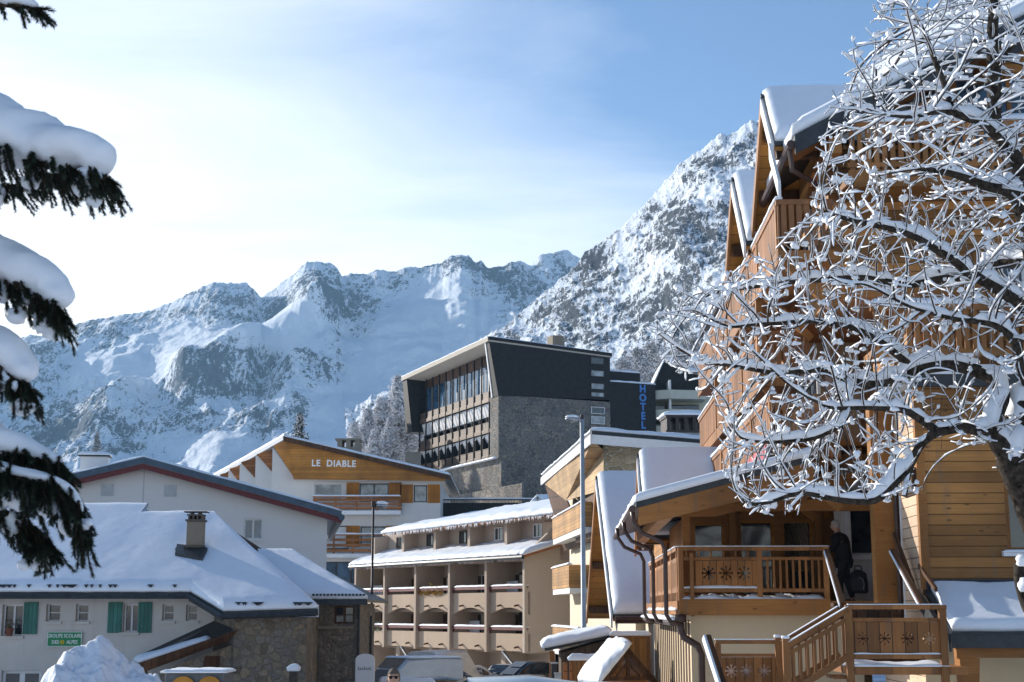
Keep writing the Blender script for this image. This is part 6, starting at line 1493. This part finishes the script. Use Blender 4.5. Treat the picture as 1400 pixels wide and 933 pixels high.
def car(name, kind, label, cat, mat, x, y, yaw, snow=0, group=None, solid=False, hz=None):
    z = gz(x, y) if hz is None else hz
    t = Thing(name, label, cat, (0, 0, 0), (x, y, z), yaw, group)
    L, zs, st = SHAPES[kind]
    body = MB(); N = None; rows = []
    for (xx, hw, sh, rf, rw) in st:
        low = [(-hw * .9, zs * .75), (-hw, zs + .12), (-hw * 1.0, (zs + sh) / 2 + .05), (-hw * .97, sh - .02)]
        if rf is None: top = [(-hw * .86, sh), (-hw * .6, sh + .03), (-hw * .25, sh + .05)]
        else: top = [(-rw - (hw - rw) * .12 - .01, rf - max(.06, (rf - sh) * .12)), (-rw * .8, rf - .02), (-rw * .3, rf)]
        half = low + top
        rows.append([(xx, a, b) for a, b in half] + [(xx, -a, b) for a, b in reversed(half)])
    n = len(rows[0]); vs = [p for r in rows for p in r]
    fs = [(i * n + k, (i + 1) * n + k, (i + 1) * n + k + 1, i * n + k + 1) for i in range(len(rows) - 1) for k in range(n - 1)]
    fs += [((i + 1) * n, i * n, i * n + n - 1, (i + 1) * n + n - 1) for i in range(len(rows) - 1)]
    fs += [tuple(range(n)), tuple(range(len(rows) * n - 1, (len(rows) - 1) * n - 1, -1))]
    body.add(vs, fs); bo = t.part('body', body, mat, None, True)
    md = bo.modifiers.new('es', 'EDGE_SPLIT'); md.split_angle = math.radians(42)
    cab = [s for s in st if s[3]]
    def side(s, ia, ib, sy, lo=.06, hi=.13):
        a, b = cab[ia], cab[ib]
        def pt(c, f): 
            hw, sh, rf, rw = c[1], c[2], c[3] - .02, c[4]
            za = sh + .02; zb = rf - max(.07, (rf - sh) * .13); y_ = hw * .975 + (rw + (hw - rw) * .13 - hw * .975) * f
            return (c[0], sy * (y_ + .012), za + (zb - za) * f)
        return [pt(a, .1), pt(b, .1), pt(b, .95), pt(a, .95)]
    nc = len(cab)
    if not solid:
        for sy in (-1, 1):
            for i in range(1 if kind != 'van' else nc - 3, nc - 2):
                q = side(None, i, i + 1, sy); c = sum((Vector(p) for p in q), Vector()) / 4
                t.part('side_window', MB().prism([Vector(p).lerp(c, .08) for p in q], (0, sy * .006, 0)), 'glass')
    def cross(i, j, f0, f1, nm):
        a, b = cab[i], cab[j]; dx = .014 if j > i else -.014
        pa = lambda c, s: (c[0] + dx, s * (c[4] * .95), c[3] - .03)
        q = [(a[0] + dx, -a[4] * .88, a[3] + .0), (a[0] + dx, a[4] * .88, a[3] + .0), (b[0] + dx, b[4] * .9, b[3] + .02), (b[0] + dx, -b[4] * .9, b[3] + .02)]
        c = sum((Vector(p) for p in q), Vector()) / 4
        t.part(nm, MB().prism([Vector(p).lerp(c, .1) + Vector((0, 0, .012)) for p in q], (dx * .5, 0, .006)), 'glass')
    cross(nc - 3, nc - 2, 0, 0, 'windscreen'); cross(nc - 2, nc - 1, 0, 0, 'windscreen_lower')
    if kind != 'van': cross(1, 0, 0, 0, 'rear_window')
    xr, xf = st[0][0], st[-1][0]; hw = st[2][1]
    for sy in (-1, 1):
        t.part('tail_light', MB().box(xr - .02, xr + .1, sy * hw * .72, sy * hw * .93, .72, .92), 'lamp_red')
        t.part('headlight', MB().box(xf - .28, xf - .02, sy * hw * .55, sy * hw * .88, .58, .70), 'lamp_clear')
        t.part('mirror', MB().ball((cab[-1][0] - .15, sy * (cab[-1][1] + .1), cab[-1][2] + .12), (.08, .11, .08), 8, 6), mat)
        for wx_ in (xr + .75, xf - .8):
            wy_ = sy * (hw - .1); w_ = MB()
            w_.add([(wx_ + r * math.cos(k * math.pi / 9), wy_ + sy * o, .31 + r * math.sin(k * math.pi / 9)) for r, o in ((.2, .1), (.31, .11), (.31, -.1), (.2, -.1)) for k in range(18)],
                   [(a * 18 + k, a * 18 + (k + 1) % 18, ((a + 1) % 4) * 18 + (k + 1) % 18, ((a + 1) % 4) * 18 + k) for a in range(4) for k in range(18)])
            wh = t.part('wheel', w_, 'tyre'); t.part('rim', MB().tube([(wx_, wy_ - sy * .02, .31), (wx_, wy_ + sy * .09, .31)], [.205, .19], 14), 'metal_grey', wh)
    t.part('number_plate', MB().box(xr - .025, xr - .005, -.26, .26, .5, .61), 'plate')
    t.part('bumper', MB().box(xr - .04, xr + .12, -hw * .86, hw * .86, .3, .46).box(xf - .12, xf + .03, -hw * .78, hw * .78, .28, .44), 'frame_dark')
    if snow:
        c0, c1 = cab[1], cab[-3]; sn = MB()
        sn.snow([(c0[0], -c0[4] * .95, c0[3] - .03), (c1[0], -c1[4] * .95, c1[3] - .03), (c1[0], c1[4] * .95, c1[3] - .03), (c0[0], c0[4] * .95, c0[3] - .03)], T=snow + .05, nu=20, nv=12, R=.22, jit=.3, fr=2)
        if snow > .12:
            c2 = st[-2]; sn.snow([(c1[0] + .3, -.72, cab[-2][3] - .1), (c2[0], -.66, c2[2] + .02), (c2[0], .66, c2[2] + .02), (c1[0] + .3, .72, cab[-2][3] - .1)], T=snow, nu=14, nv=10, R=.25, jit=.3)
            c3 = st[1]; sn.snow([(c3[0] - .02, -.6, c3[2]), (c0[0], -c0[4], c0[3] - .04), (c0[0], c0[4], c0[3] - .04), (c3[0] - .02, .6, c3[2])], T=snow * .8, nu=10, nv=10, R=.2, jit=.3)
        t.part('snow_cover', sn, 'snow', None, True)
    return t
W_ = paint('white_car_paint', (.62, .63, .64)); S_ = paint('silver_car_paint', (.42, .44, .45)); D_ = paint('dark_blue_car_paint', (.02, .035, .08)); T_ = paint('teal_car_paint', (.02, .22, .26)); B_l = paint('blue_car_paint', (.03, .10, .32)); K_p = paint('black_car_paint', (.015, .017, .02)); I_ = paint('ice_blue_car_paint', (.42, .52, .58))
GC = 'vehicles parked along the street'
def cx(px, Y): return (px - 700) / 2034 * Y
car('parked_van', 'van', 'white van with black rear trim parked in front of the balcony block', 'van', W_, cx(558, 67), 67, math.radians(222), .04, GC, True)
car('parked_van', 'van', 'white camper van parked deeper under the balcony block behind the other van', 'van', W_, cx(612, 79), 79, math.radians(60), 0, GC, True)
car('parked_car', 'hatch', 'white hatchback with red tail lamps parked under the middle bays', 'car', W_, cx(652, 82), 82, math.radians(12), 0, GC, hz=-4.4)
car('parked_car', 'hatch', 'small silver car facing out between the white hatchback and the people carrier', 'car', S_, cx(687, 83), 83, math.radians(250), 0, GC)
car('parked_car', 'mpv', 'dark people carrier with pale windscreen at the right end of the parking', 'car', K_p, cx(718, 79), 79, math.radians(215), 0, GC)
car('parked_car', 'sedan', 'dark blue saloon in front of the people carrier', 'car', D_, cx(735, 71), 71, math.radians(10), 0, GC)
car('parked_car', 'hatch', 'bright blue car mostly hidden beside the camper van', 'car', B_l, cx(622, 76), 76, math.radians(20), 0, GC)
car('parked_car', 'mpv', 'black car with a sloping windscreen in front of the white van', 'car', K_p, cx(572, 60), 60, math.radians(-160), 0, GC)
car('parked_car', 'hatch', 'teal car buried under thick smooth snow beside the stone wall', 'car', T_, cx(462, 52), 52, math.radians(185), .34, GC, hz=gz(0, 52) + .15)
car('parked_car', 'mpv', 'snow covered car behind the standing pedestrian', 'car', S_, cx(527, 56), 56, math.radians(185), .2, GC)
car('passing_car', 'mpv', 'pale blue car close to the camera of which only the roof shows', 'car', I_, cx(655, 29), 29, math.radians(184), 0, hz=-3.04)
car('parked_car', 'mpv', 'white car with snow on its roof below the little wooden shelter', 'car', W_, cx(806, 36), 36, math.radians(178), .06, GC, hz=-3.52)

# ================================================================== street things
def lamp_post(px, top_py, Y, name, label, r, arm, mat, group='street lamps'):
    x = cx(px, Y); zt = (835 - top_py) / 2034 * Y; b = gz(x, Y)
    t = Thing(name, label, 'street lamp', (x, Y, b - .1), group=group)
    t.part('pole', MB().tube([(x, Y, b - .1), (x, Y, b + 1.2), (x, Y, b + 1.25), (x, Y, zt)], [r * 1.5, r * 1.5, r, r * .8], 12), mat, None, True)
    t.part('arm', MB().tube([(x, Y, zt - .1), (x + arm * .4, Y, zt + .08)], r * .6, 8), mat)
    hd = MB(); hd.ball((x + arm, Y, zt + .02), (abs(arm) * .75, .18, .11), 14, 8); t.part('lamp_head', hd, 'metal_grey', None, True)
    t.part('lamp_glass', MB().ball((x + arm * 1.1, Y, zt - .04), (abs(arm) * .5, .14, .09), 12, 8), 'glass_pale', None, True)
    t.part('photocell', MB().tube([(x, Y, zt - .02), (x, Y, zt + .2)], .09, 8), 'frame_dark')
    t.part('lamp_snow', MB().ball((x + arm, Y, zt + .12), (abs(arm) * .7, .16, .09), 12, 6, .2, 3), 'snow', None, True)
    return t
lamp_post(798, 572, 63, 'street_lamp', 'tall pale grey street lamp rising in front of the cream house', .115, -.42, mat_plain('pale_galvanised_pole', (.42, .45, .48), .45, .4, .08))
lamp_post(508, 693, 58, 'street_lamp', 'thin dark street lamp in front of the balcony block', .055, .34, mat_plain('dark_lamp_pole', (.06, .05, .05), .5, .2, .2))
sc_t = Thing('bracket_post', 'dark steel bracket post with diagonal stay beside the stone school annex', 'post', (cx(494, 56), 56, -4.4))
xx = cx(494, 56); sc_t.part('frame', MB().box(cx(506, 56), cx(509, 56), 55.97, 56.03, -4.4, -.2).box(cx(487, 56), cx(508, 56), 55.97, 56.03, -1.28, -1.2).beam((cx(488, 56), 56, -1.2), (cx(506, 56), 56, -.62), .05, .05), 'metal_dark')

# ploughed snow heap
xc, yc = cx(139, 33), 33.; zb = gz(xc, yc) - .2; R_, H_ = 3.2, 3.05
gx, gy = np.meshgrid(np.linspace(-3.6, 3.9, 190), np.linspace(-3.2, 3.2, 160))
rr = np.sqrt((gx * np.where(gx > 0, .92, 1.0)) ** 2 + gy ** 2)
hh = H_ * np.clip(1 - rr / R_, 0, 1) ** .92
blk = ridged(gx * .9 + 5, gy * .9, 4) ; lumps = fbm(gx * 1.6, gy * 1.6 + 7, 6, .62)
hh = hh + np.clip(hh, 0, 1.) * (fbm(gx * .8 + 2, gy * .8, 2) * .5 + fbm(gx * 2.1, gy * 2.1 + 3, 3) * .3 + fbm(gx * 6, gy * 6, 4, .6) * .11 + fbm(gx * 14, gy * 14, 3) * .035)
me = grid_mesh('snow_heap', gx, gy, hh)
me.materials.append(M['snow_dirty']); me.shade_smooth()
o = bpy.data.objects.new('snow_heap', me); COL.objects.link(o); o.location = (xc, yc, zb); o['label'] = 'tall heap of ploughed lumpy snow in front of the school wall'; o['category'] = 'snow heap'

# recycling containers
t = Thing('recycling_container', 'snow topped grey container with two arched orange openings beside the snow heap', 'container', (cx(270, 40), 40, gz(-8, 40)))
x0_, x1_ = cx(229, 40), cx(310, 40); zt = -1.64; zb = gz(-8, 40)
t.part('body', MB().box(x0_, x1_, 40, 41.3, zb, zt), mat_plain('grey_container', (.10, .11, .12), .6, 0, .2), bevel=.04)
for c in (.32, .76):
    xm = x0_ + (x1_ - x0_) * c; pts = [(xm - .34, 39.97, zb + .5)] + [(xm - .34 * math.cos(k * math.pi / 12), 39.97, zt - .42 + .34 * math.sin(k * math.pi / 12)) for k in range(13)] + [(xm + .34, 39.97, zb + .5)]
    p_ = t.part('arched_panel', MB().prism(pts, (0, -.05, 0)), mat_plain('orange_panel', (.42, .19, .02), .5, 0, .1))
    t.part('slot', MB().box(xm - .18, xm + .18, 39.9, 39.92, zt - .45, zt - .3), 'black', p_)
t.part('lid_snow', MB().snow([(x0_ - .05, 39.9, zt), (x1_ + .05, 39.9, zt), (x1_ + .05, 41.35, zt), (x0_ - .05, 41.35, zt)], T=.1, nu=24, nv=10, R=.2, jit=.3, fr=2), 'snow', None, True)
t = Thing('bollard', 'dark square bollard with a cap of snow before the stone wall', 'bollard', (cx(404, 44), 44, gz(-6, 44)))
xb = cx(404, 44); t.part('post', MB().box(xb - .13, xb + .13, 43.87, 44.13, gz(-6, 44), -1.75), 'frame_dark', bevel=.02); t.part('snow_cap', MB().snow([(xb - .14, 43.86, -1.75), (xb + .14, 43.86, -1.75), (xb + .14, 44.14, -1.75), (xb - .14, 44.14, -1.75)], T=.22, nu=8, nv=8, R=.1, edge=.5), 'snow', None, True)
t = Thing('marker_stone', 'white round topped stone slab with faint dark lettering by the annex corner', 'marker', (cx(500, 50), 50, -4.4))
xa, xb = cx(487, 50), cx(513, 50); pts = [(xa, 50, -4.5), (xb, 50, -4.5), (xb, 50, -1.62)] + [((xa + xb) / 2 + (xb - xa) / 2 * math.cos(k * math.pi / 10), 50, -1.62 + .2 * math.sin(k * math.pi / 10)) for k in range(1, 10)] + [(xa, 50, -1.62)]
t.part('slab', MB().prism(pts, (0, .25, 0)), 'white', bevel=.02)
lt = MB()
for k in range(7): a = xa + .1 + k * .065; lt.box(a, a + .016, 49.985, 50, -1.95, -1.88 + .03 * (k % 3 == 0)).box(a + .016, a + .045, 49.985, 50, -1.95 + .03 * (k % 2), -1.935 + .03 * (k % 2))
t.part('engraving', lt, 'metal_dark')

# wooden fences, shed and little gabled notice shelter before the gabled chalet
t = Thing('snowy_shed', 'small grey brown shed with a thick snow roof sloping left behind the boarded fences', 'shed', (cx(800, 45), 45, gz(2, 45)))
xs_, xe_ = cx(767, 45), cx(834, 45); zb = gz(2, 45)
t.part('wall', MB().prism([(xs_, 45, zb), (xe_, 45, zb), (xe_, 45, -.85), (xs_, 45, -1.25)], (0, 2.5, 0)), mat_wood('grey_brown_boards', (.14, .10, .07), 'xy', .2, .2))
r_ = t.part('roof', MB().prism([(xs_ - .5, 44.75, -1.2), (xe_, 44.75, -.8), (xe_, 47.7, -.8), (xs_ - .5, 47.7, -1.2)], (0, 0, .08)), 'metal_dark')
t.part('roof_snow', MB().snow([(xs_ - .55, 44.7, -1.12), (xe_, 44.7, -.72), (xe_, 47.7, -.72), (xs_ - .55, 47.7, -1.12)], T=.3, nu=24, nv=16, R=.25, edge=.5, jit=.25), 'snow', r_, True)
t.part('corner_post', MB().box(xs_ - .35, xs_ - .2, 44.9, 45.05, zb, -1.2), 'wood_rail')
t = Thing('tall_fence', 'tall boarded fence panel with a low snow cap below the gabled chalet wall', 'fence', (cx(860, 45), 44.4, gz(3, 45)))
xs_, xe_ = cx(834, 44.4), cx(888, 44.4)
t.part('boards', MB().box(xs_, xe_, 44.4, 44.46, zb, -.78), 'wood_fence'); t.part('posts', MB().box(xs_, xs_ + .1, 44.34, 44.5, zb, -.74).box(xe_ - .1, xe_, 44.34, 44.5, zb, -.74).box(xs_, xe_, 44.33, 44.5, -.8, -.74), 'wood_rail')
t.part('cap_snow', MB().snow([(xs_, 44.3, -.74), (xe_, 44.3, -.74), (xe_, 44.5, -.74), (xs_, 44.5, -.74)], T=.14, nu=16, nv=4, R=.1), 'snow', None, True)
t = Thing('low_fence', 'low boarded fence panel capped with a thick snow roll in front of the shed', 'fence', (cx(800, 42), 42, gz(2, 42)))
xs_, xe_ = cx(779, 42), cx(832, 42); zb = gz(2, 42)
t.part('boards', MB().box(xs_, xe_, 42, 42.05, zb, -1.38), 'wood_fence'); t.part('posts', MB().box(xs_ - .2, xs_ - .08, 41.96, 42.1, zb, -1.42).box(xs_ - .02, xs_ + .06, 41.96, 42.1, zb, -1.4), 'wood_red')
t.part('cap_snow', MB().snow([(xs_ - .02, 41.9, -1.38), (xe_, 41.9, -1.38), (xe_, 42.15, -1.38), (xs_ - .02, 42.15, -1.38)], T=.2, nu=18, nv=5, R=.14), 'snow', None, True)
for k, (px, Y, h) in enumerate(((757, 43, -1.5), (762, 42, -1.75))):
    t = Thing('utility_post', ('grey metal utility post nearest the dark garage' if k == 0 else 'shorter pale grey utility box beside the low fence'), 'post', (cx(px, Y), Y, gz(1, Y)), group=None)
    x = cx(px, Y); t.part('housing', MB().box(x - .08, x + .08, Y - .08, Y + .08, gz(1, Y), h), 'metal_grey' if k else 'metal_dark', bevel=.01); t.part('lid', MB().box(x - .1, x + .1, Y - .1, Y + .1, h, h + .04), 'metal_grey')
t = Thing('notice_shelter', 'small wooden gabled notice shelter with a thick slab of snow on its left slope', 'notice board', (cx(855, 38), 38, gz(3, 38)), (cx(858, 38), 38, 0), math.radians(16))
zb = gz(3, 38); A = -1.02; hw = .62; hd = .75
for x in (-.5, .5):
    for y in (.1, .7): t.part('post', MB().box(x - .05, x + .05, y - .05, y + .05, zb, -1.6), 'wood_rail')
t.part('truss', MB().beam((-hw - .12, .02, A - .82), (0, .02, A), .07, .1).beam((hw + .12, .02, A - .82), (0, .02, A), .07, .1).box(-.6, .6, -.01, .06, A - .72, A - .62).box(-.04, .04, -.01, .06, A - .62, A - .1).beam((-.3, .03, A - .62), (-.02, .03, A - .3), .06, .06).beam((.3, .03, A - .62), (.02, .03, A - .3), .06, .06), 'wood_dark')
t.part('board', MB().box(-.5, .5, .3, .34, -2.6, -1.6), 'wood_rail')
for s in (-1, 1):
    q = [(0, -.08, A + .05), (s * (hw + .2), -.08, A - .86), (s * (hw + .2), 1.5, A - .86), (0, 1.5, A + .05)]
    r_ = t.part('roof', MB().prism(q, (0, 0, .05)), 'wood_dark')
    qq = [(s * (hw + .2), 1.5, A - .81), (s * (hw + .2), -.08, A - .81), (0, -.08, A + .1), (0, 1.5, A + .1)]
    if s > 0: qq = [qq[1], qq[0], qq[3], qq[2]]
    if s < 0: t.part('roof_snow', MB().snow(qq, T=.28, nu=20, nv=20, R=.2, jit=.45, fr=2.2, edge=.5).ball((0, .7, A + .2), (.16, .8, .14), 12, 8, .3), 'snow', r_, True)

# ================================================================== people
def skin_mesh(verts, edges, radii, sub=2):
    me = bpy.data.meshes.new('s'); me.from_pydata(verts, edges, []); o = bpy.data.objects.new('s', me); COL.objects.link(o)
    md = o.modifiers.new('s', 'SKIN'); md.use_smooth_shade = True
    for i, r in enumerate(radii):
        v = me.skin_vertices[0].data[i]; v.radius = r if isinstance(r, tuple) else (r, r); v.use_root = (i == 0)
    sb = o.modifiers.new('u', 'SUBSURF'); sb.levels = sub; sb.render_levels = sub
    dg = bpy.context.evaluated_depsgraph_get(); dg.update()
    m2 = bpy.data.meshes.new_from_object(o.evaluated_get(dg)); vs = [tuple(v.co) for v in m2.vertices]; fs = [tuple(p.vertices) for p in m2.polygons]
    bpy.data.objects.remove(o); bpy.data.meshes.remove(me); bpy.data.meshes.remove(m2)
    return vs, fs
def hand(mb, w, d, side, curl=.6):
    """palm and five bent fingers at wrist w, pointing along d"""
    w = Vector(w); d = Vector(d).normalized(); s = Vector(side).normalized(); s = (s - d * s.dot(d)).normalized(); p = d.cross(s)
    vs = [w, w + d * .045, w + d * .085]; ed = [(0, 1), (1, 2)]; rd = [.024, (.036, .018), (.038, .016)]
    mb.add(*skin_mesh(vs, ed, rd, 1))
    for k, L in enumerate((.068, .078, .072, .056)):
        o = w + d * .078 + s * (-.03 + .02 * k); a = d; pts = [o]
        for j in range(3):
            a = (a + p * curl * .6).normalized(); pts.append(pts[-1] + a * L * (.42, .33, .25)[j])
        mb.add(*skin_mesh(pts, [(0, 1), (1, 2), (2, 3)], [.0095, .009, .0085, .007], 1))
    o = w + d * .025 - s * .03; pts = [o, o + d * .03 - s * .022, o + d * .056 - s * .022 + p * .014]
    mb.add(*skin_mesh(pts, [(0, 1), (1, 2)], [.012, .011, .008], 1))
def head_mb(mb, c, yaw, H=.23, tilt=0):
    """head with face; faces along +x turned by yaw"""
    R = Matrix.Rotation(yaw, 3, 'Z') @ Matrix.Rotation(tilt, 3, 'Y'); c = Vector(c); vs = []; n, m = 24, 18
    for i in range(m + 1):
        a = math.pi * i / m
        for k in range(n):
            b = 2 * math.pi * k / n
            x, y, z = math.sin(a) * math.cos(b), math.sin(a) * math.sin(b), math.cos(a)
            X, Y, Z = x * .098, y * .076, z * .118
            if z < 0: X *= 1 - .22 * z * z; Y *= 1 - .3 * z * z; X += .012 * -z * (1 if x > 0 else .2)
            f = max(0, x)
            X += .022 * math.exp(-((y / .16) ** 2) - ((z + .12) / .2) ** 2) * (f > .5)                 # nose
            X -= .010 * math.exp(-((abs(y) - .36) / .16) ** 2 - ((z - .06) / .12) ** 2) * (f > .3)      # eye sockets
            X += .006 * math.exp(-((y / .4) ** 2) - ((z + .48) / .08) ** 2) * (f > .4)                  # mouth
            vs.append(c + R @ Vector((X, Y, Z)) * (H / .236))
    fs = [(i * n + k, (i + 1) * n + k, (i + 1) * n + (k + 1) % n, i * n + (k + 1) % n) for i in range(m) for k in range(n)]
    mb.add(vs, fs)
    for s in (-1, 1): mb.ball(c + R @ Vector((-.005, s * .078, -.01)), (.022, .012, .032), 10, 8)
    return R
M['skin'] = mat_plain('skin_tone', (.45, .26, .18), .55, 0, .06, 30); M['hair_grey'] = mat_plain('grey_hair', (.42, .40, .37), .8, 0, .3, 60); M['hair_dark'] = mat_plain('short_dark_hair', (.12, .09, .07), .8, 0, .3, 60)
M['trousers'] = mat_plain('dark_trousers', (.015, .016, .02), .9, 0, .3, 12); M['jacket'] = mat_plain('dark_green_jacket', (.04, .06, .045), .8, 0, .3, 10); M['shoe'] = mat_plain('black_shoe', (.015, .013, .012), .6, 0, .2)
def person(label, x, y, z, yaw, H, lean, coat, hair, collar=None, walk=.16, arms=None, rim=None):
    k = H / 1.78; t = Thing('person', label, 'person', (0, 0, 0), (x, y, z), yaw)
    # +x is forward
    hp = Vector((0, 0, .93)); ch = Vector((lean * .6, 0, 1.28)); sh = Vector((lean * .9, 0, 1.46)); nk = Vector((lean * 1.15, 0, 1.55)); hd = Vector((lean * 1.5, 0, 1.66))
    V = [hp, hp + (ch - hp) * .5, ch, sh, nk, hd]; E_ = [(i, i + 1) for i in range(5)]; Rr = [(.125, .095), (.115, .085), (.125, .085), (.07, .06), .055, .065]
    def limb(a, pts, rs):
        i = a
        for p, r in zip(pts, rs): V.append(Vector(p)); Rr.append(r); E_.append((i, len(V) - 1)); i = len(V) - 1
    L_ = {}
    for s in (-1, 1):
        st_ = walk * s
        legs = [(0, s * .09, .86), (st_ * .5 + .03, s * .095, .48), (st_ - (.06 if s < 0 else 0), s * .1, .09), (st_ + .13 - (.06 if s < 0 else 0), s * .11, .04)]
        limb(0, legs, [.088, .06, .042, .035]); L_['l', s] = legs
        A_ = arms[s] if arms else [(lean * .6 - .02, s * .25, 1.16), (lean * .6 + .12, s * .24, .93)]
        sp_ = Vector((lean * .9, s * .18, 1.43)); ar = [tuple(sp_)] + A_
        limb(3, ar, [.058, .044, .032]); L_['a', s] = ar
    sc_ = lambda P_: [tuple(Vector(p) * k) for p in P_]; sr = lambda R_: [tuple(q * k for q in r) if isinstance(r, tuple) else r * k for r in R_]
    mb = MB(); mb.add(*skin_mesh(sc_(V), E_, sr(Rr)))
    R = head_mb(mb, hd * k + Vector((.015, 0, .005)), 0, .235 * k)
    for s in (-1, 1):
        a = L_['a', s]; w_ = Vector(a[-1]) * k; hand(mb, w_, Vector(a[-1]) - Vector(a[-2]) + Vector((.02, 0, -.02)), (1, 0, 0), .55)
    t.part('body', mb, 'skin', None, True)
    # clothes
    i0 = [0, 1, 2, 3]; cv = [hp + Vector((0, 0, -.14))] + V[0:4] + [nk - Vector((lean * .1, 0, .02))]; ce = [(i, i + 1) for i in range(5)]; cr = [(.21, .17), (.21, .17), (.205, .165), (.225, .17), (.16, .13), (.085, .08)]
    for s in (-1, 1):
        i = 4
        for p, r in zip(L_['a', s], (.09, .075, .06)): cv.append(Vector(p)); cr.append(r); ce.append((i, len(cv) - 1)); i = len(cv) - 1
    t.part('coat', MB().add(*skin_mesh(sc_(cv), ce, sr(cr))), coat, None, True)
    cv = [hp]; ce = []; cr = [(.165, .125)]
    for s in (-1, 1):
        i = 0
        for p, r in zip(L_['l', s][:3], (.105, .078, .062)): cv.append(Vector(p)); cr.append(r); ce.append((i, len(cv) - 1)); i = len(cv) - 1
    t.part('trousers', MB().add(*skin_mesh(sc_(cv), ce, sr(cr))), 'trousers', None, True)
    for s in (-1, 1):
        a, b = [Vector(p) * k for p in L_['l', s][2:]]; t.part('shoe', MB().ball((a + b) / 2 + Vector((.01, 0, -.03 * k)), (.15 * k, .055 * k, .05 * k), 12, 8), 'shoe', None, True)
    hb = MB(); hc = hd * k + Vector((.015, 0, .005)); n, m = 22, 12; vs = []
    for i in range(m + 1):
        a = math.pi * .62 * i / m
        for q in range(n):
            b = 2 * math.pi * q / n; lim = 1.0 if math.cos(b) < .35 else .58
            aa = a * lim; d = Vector((math.sin(aa) * math.cos(b) * .106, math.sin(aa) * math.sin(b) * .084, math.cos(aa) * .126)) * k
            d *= 1 + .03 * noise.noise(d * 60); vs.append(hc + d)
    hb.add(vs, [(i * n + q, (i + 1) * n + q, (i + 1) * n + (q + 1) % n, i * n + (q + 1) % n) for i in range(m) for q in range(n)])
    t.part('hair', hb, hair, None, True)
    ey = MB()
    for s in (-1, 1): ey.ball(hc + Vector((.083, s * .03, .012)) * k, .011 * k, 8, 6)
    if rim:
        for s in (-1, 1): ey.ball(hc + Vector((.092, s * .033, .01)) * k, (.008, .026 * k, .02 * k), 10, 8)
        ey.box(hc.x + .08 * k, hc.x + .1 * k, hc.y - .075 * k, hc.y + .075 * k, hc.z + .018 * k, hc.z + .026 * k)
    t.part('glasses' if rim else 'eyes', ey, 'black', None, True)
    t.part('mouth', MB().ball(hc + Vector((.09, 0, -.055)) * k, (.008, .024 * k, .006 * k), 10, 6), mat_plain('lips', (.34, .14, .11), .6), None, True)
    if collar: t.part('collar', MB().lathe((nk * k) + Vector((-.01, 0, -.05)), [(.085 * k, 0), (.088 * k, .07 * k), (.075 * k, .08 * k), (.07 * k, .0)], 16), collar, None, True)
    return t
mx, my = (Matrix.Rotation(CR, 3, 'Z') @ Vector((-1.27, 1.7, 0)))[:2]
mx += CTT[0]; my += CTT[1]
person('grey haired man in a black coat and trousers seen from behind on the terrace', mx, my, .16, math.radians(150), 1.76, .10, 'black', 'hair_grey', None, .08,
       {1: [(.12, .27, 1.2), (.3, .2, 1.08)], -1: [(-.02, -.26, 1.16), (.0, -.3, .92)]})
bg_ = Thing('shoulder_bag', 'black padded travel bag with a pale zip hanging at the terrace man’s side', 'bag', (0, 0, 0), (mx + .27, my - .1, .36), math.radians(-15))
bb = MB(); n = 16
for_ = [(-.19, 0), (-.2, .2), (-.17, .42), (-.06, .5), (.06, .5), (.17, .42), (.2, .2), (.19, 0)]
bb.prism([(a, -.1, b) for a, b in for_], (0, .2, 0)); bg_.part('bag_body', bb, 'black', None, False, .04)
bg_.part('pocket', MB().prism([(a * .75, -.14, b * .6 + .05) for a, b in for_], (0, .05, 0)), mat_plain('bag_pocket_cloth', (.025, .025, .028), .8, 0, .2), None, False, .015)
bg_.part('zip', MB().tube([(.1, -.15, .08), (.12, -.15, .2), (.09, -.15, .3), (.02, -.15, .34)], .006, 6), 'metal_grey'); bg_.part('handle', MB().tube([(-.08, 0, .49), (-.06, 0, .58), (.06, 0, .58), (.08, 0, .49)], .014, 8), 'black')
px_, py_ = cx(540, 20), 20.
person('person with short hair and dark glasses wearing a dark green jacket walking towards the camera', px_, py_, gz(px_, 20), math.radians(-88), 1.84, .05, 'jacket', 'hair_dark', mat_plain('yellow_green_collar', (.36, .40, .05), .7), .12, None, True)
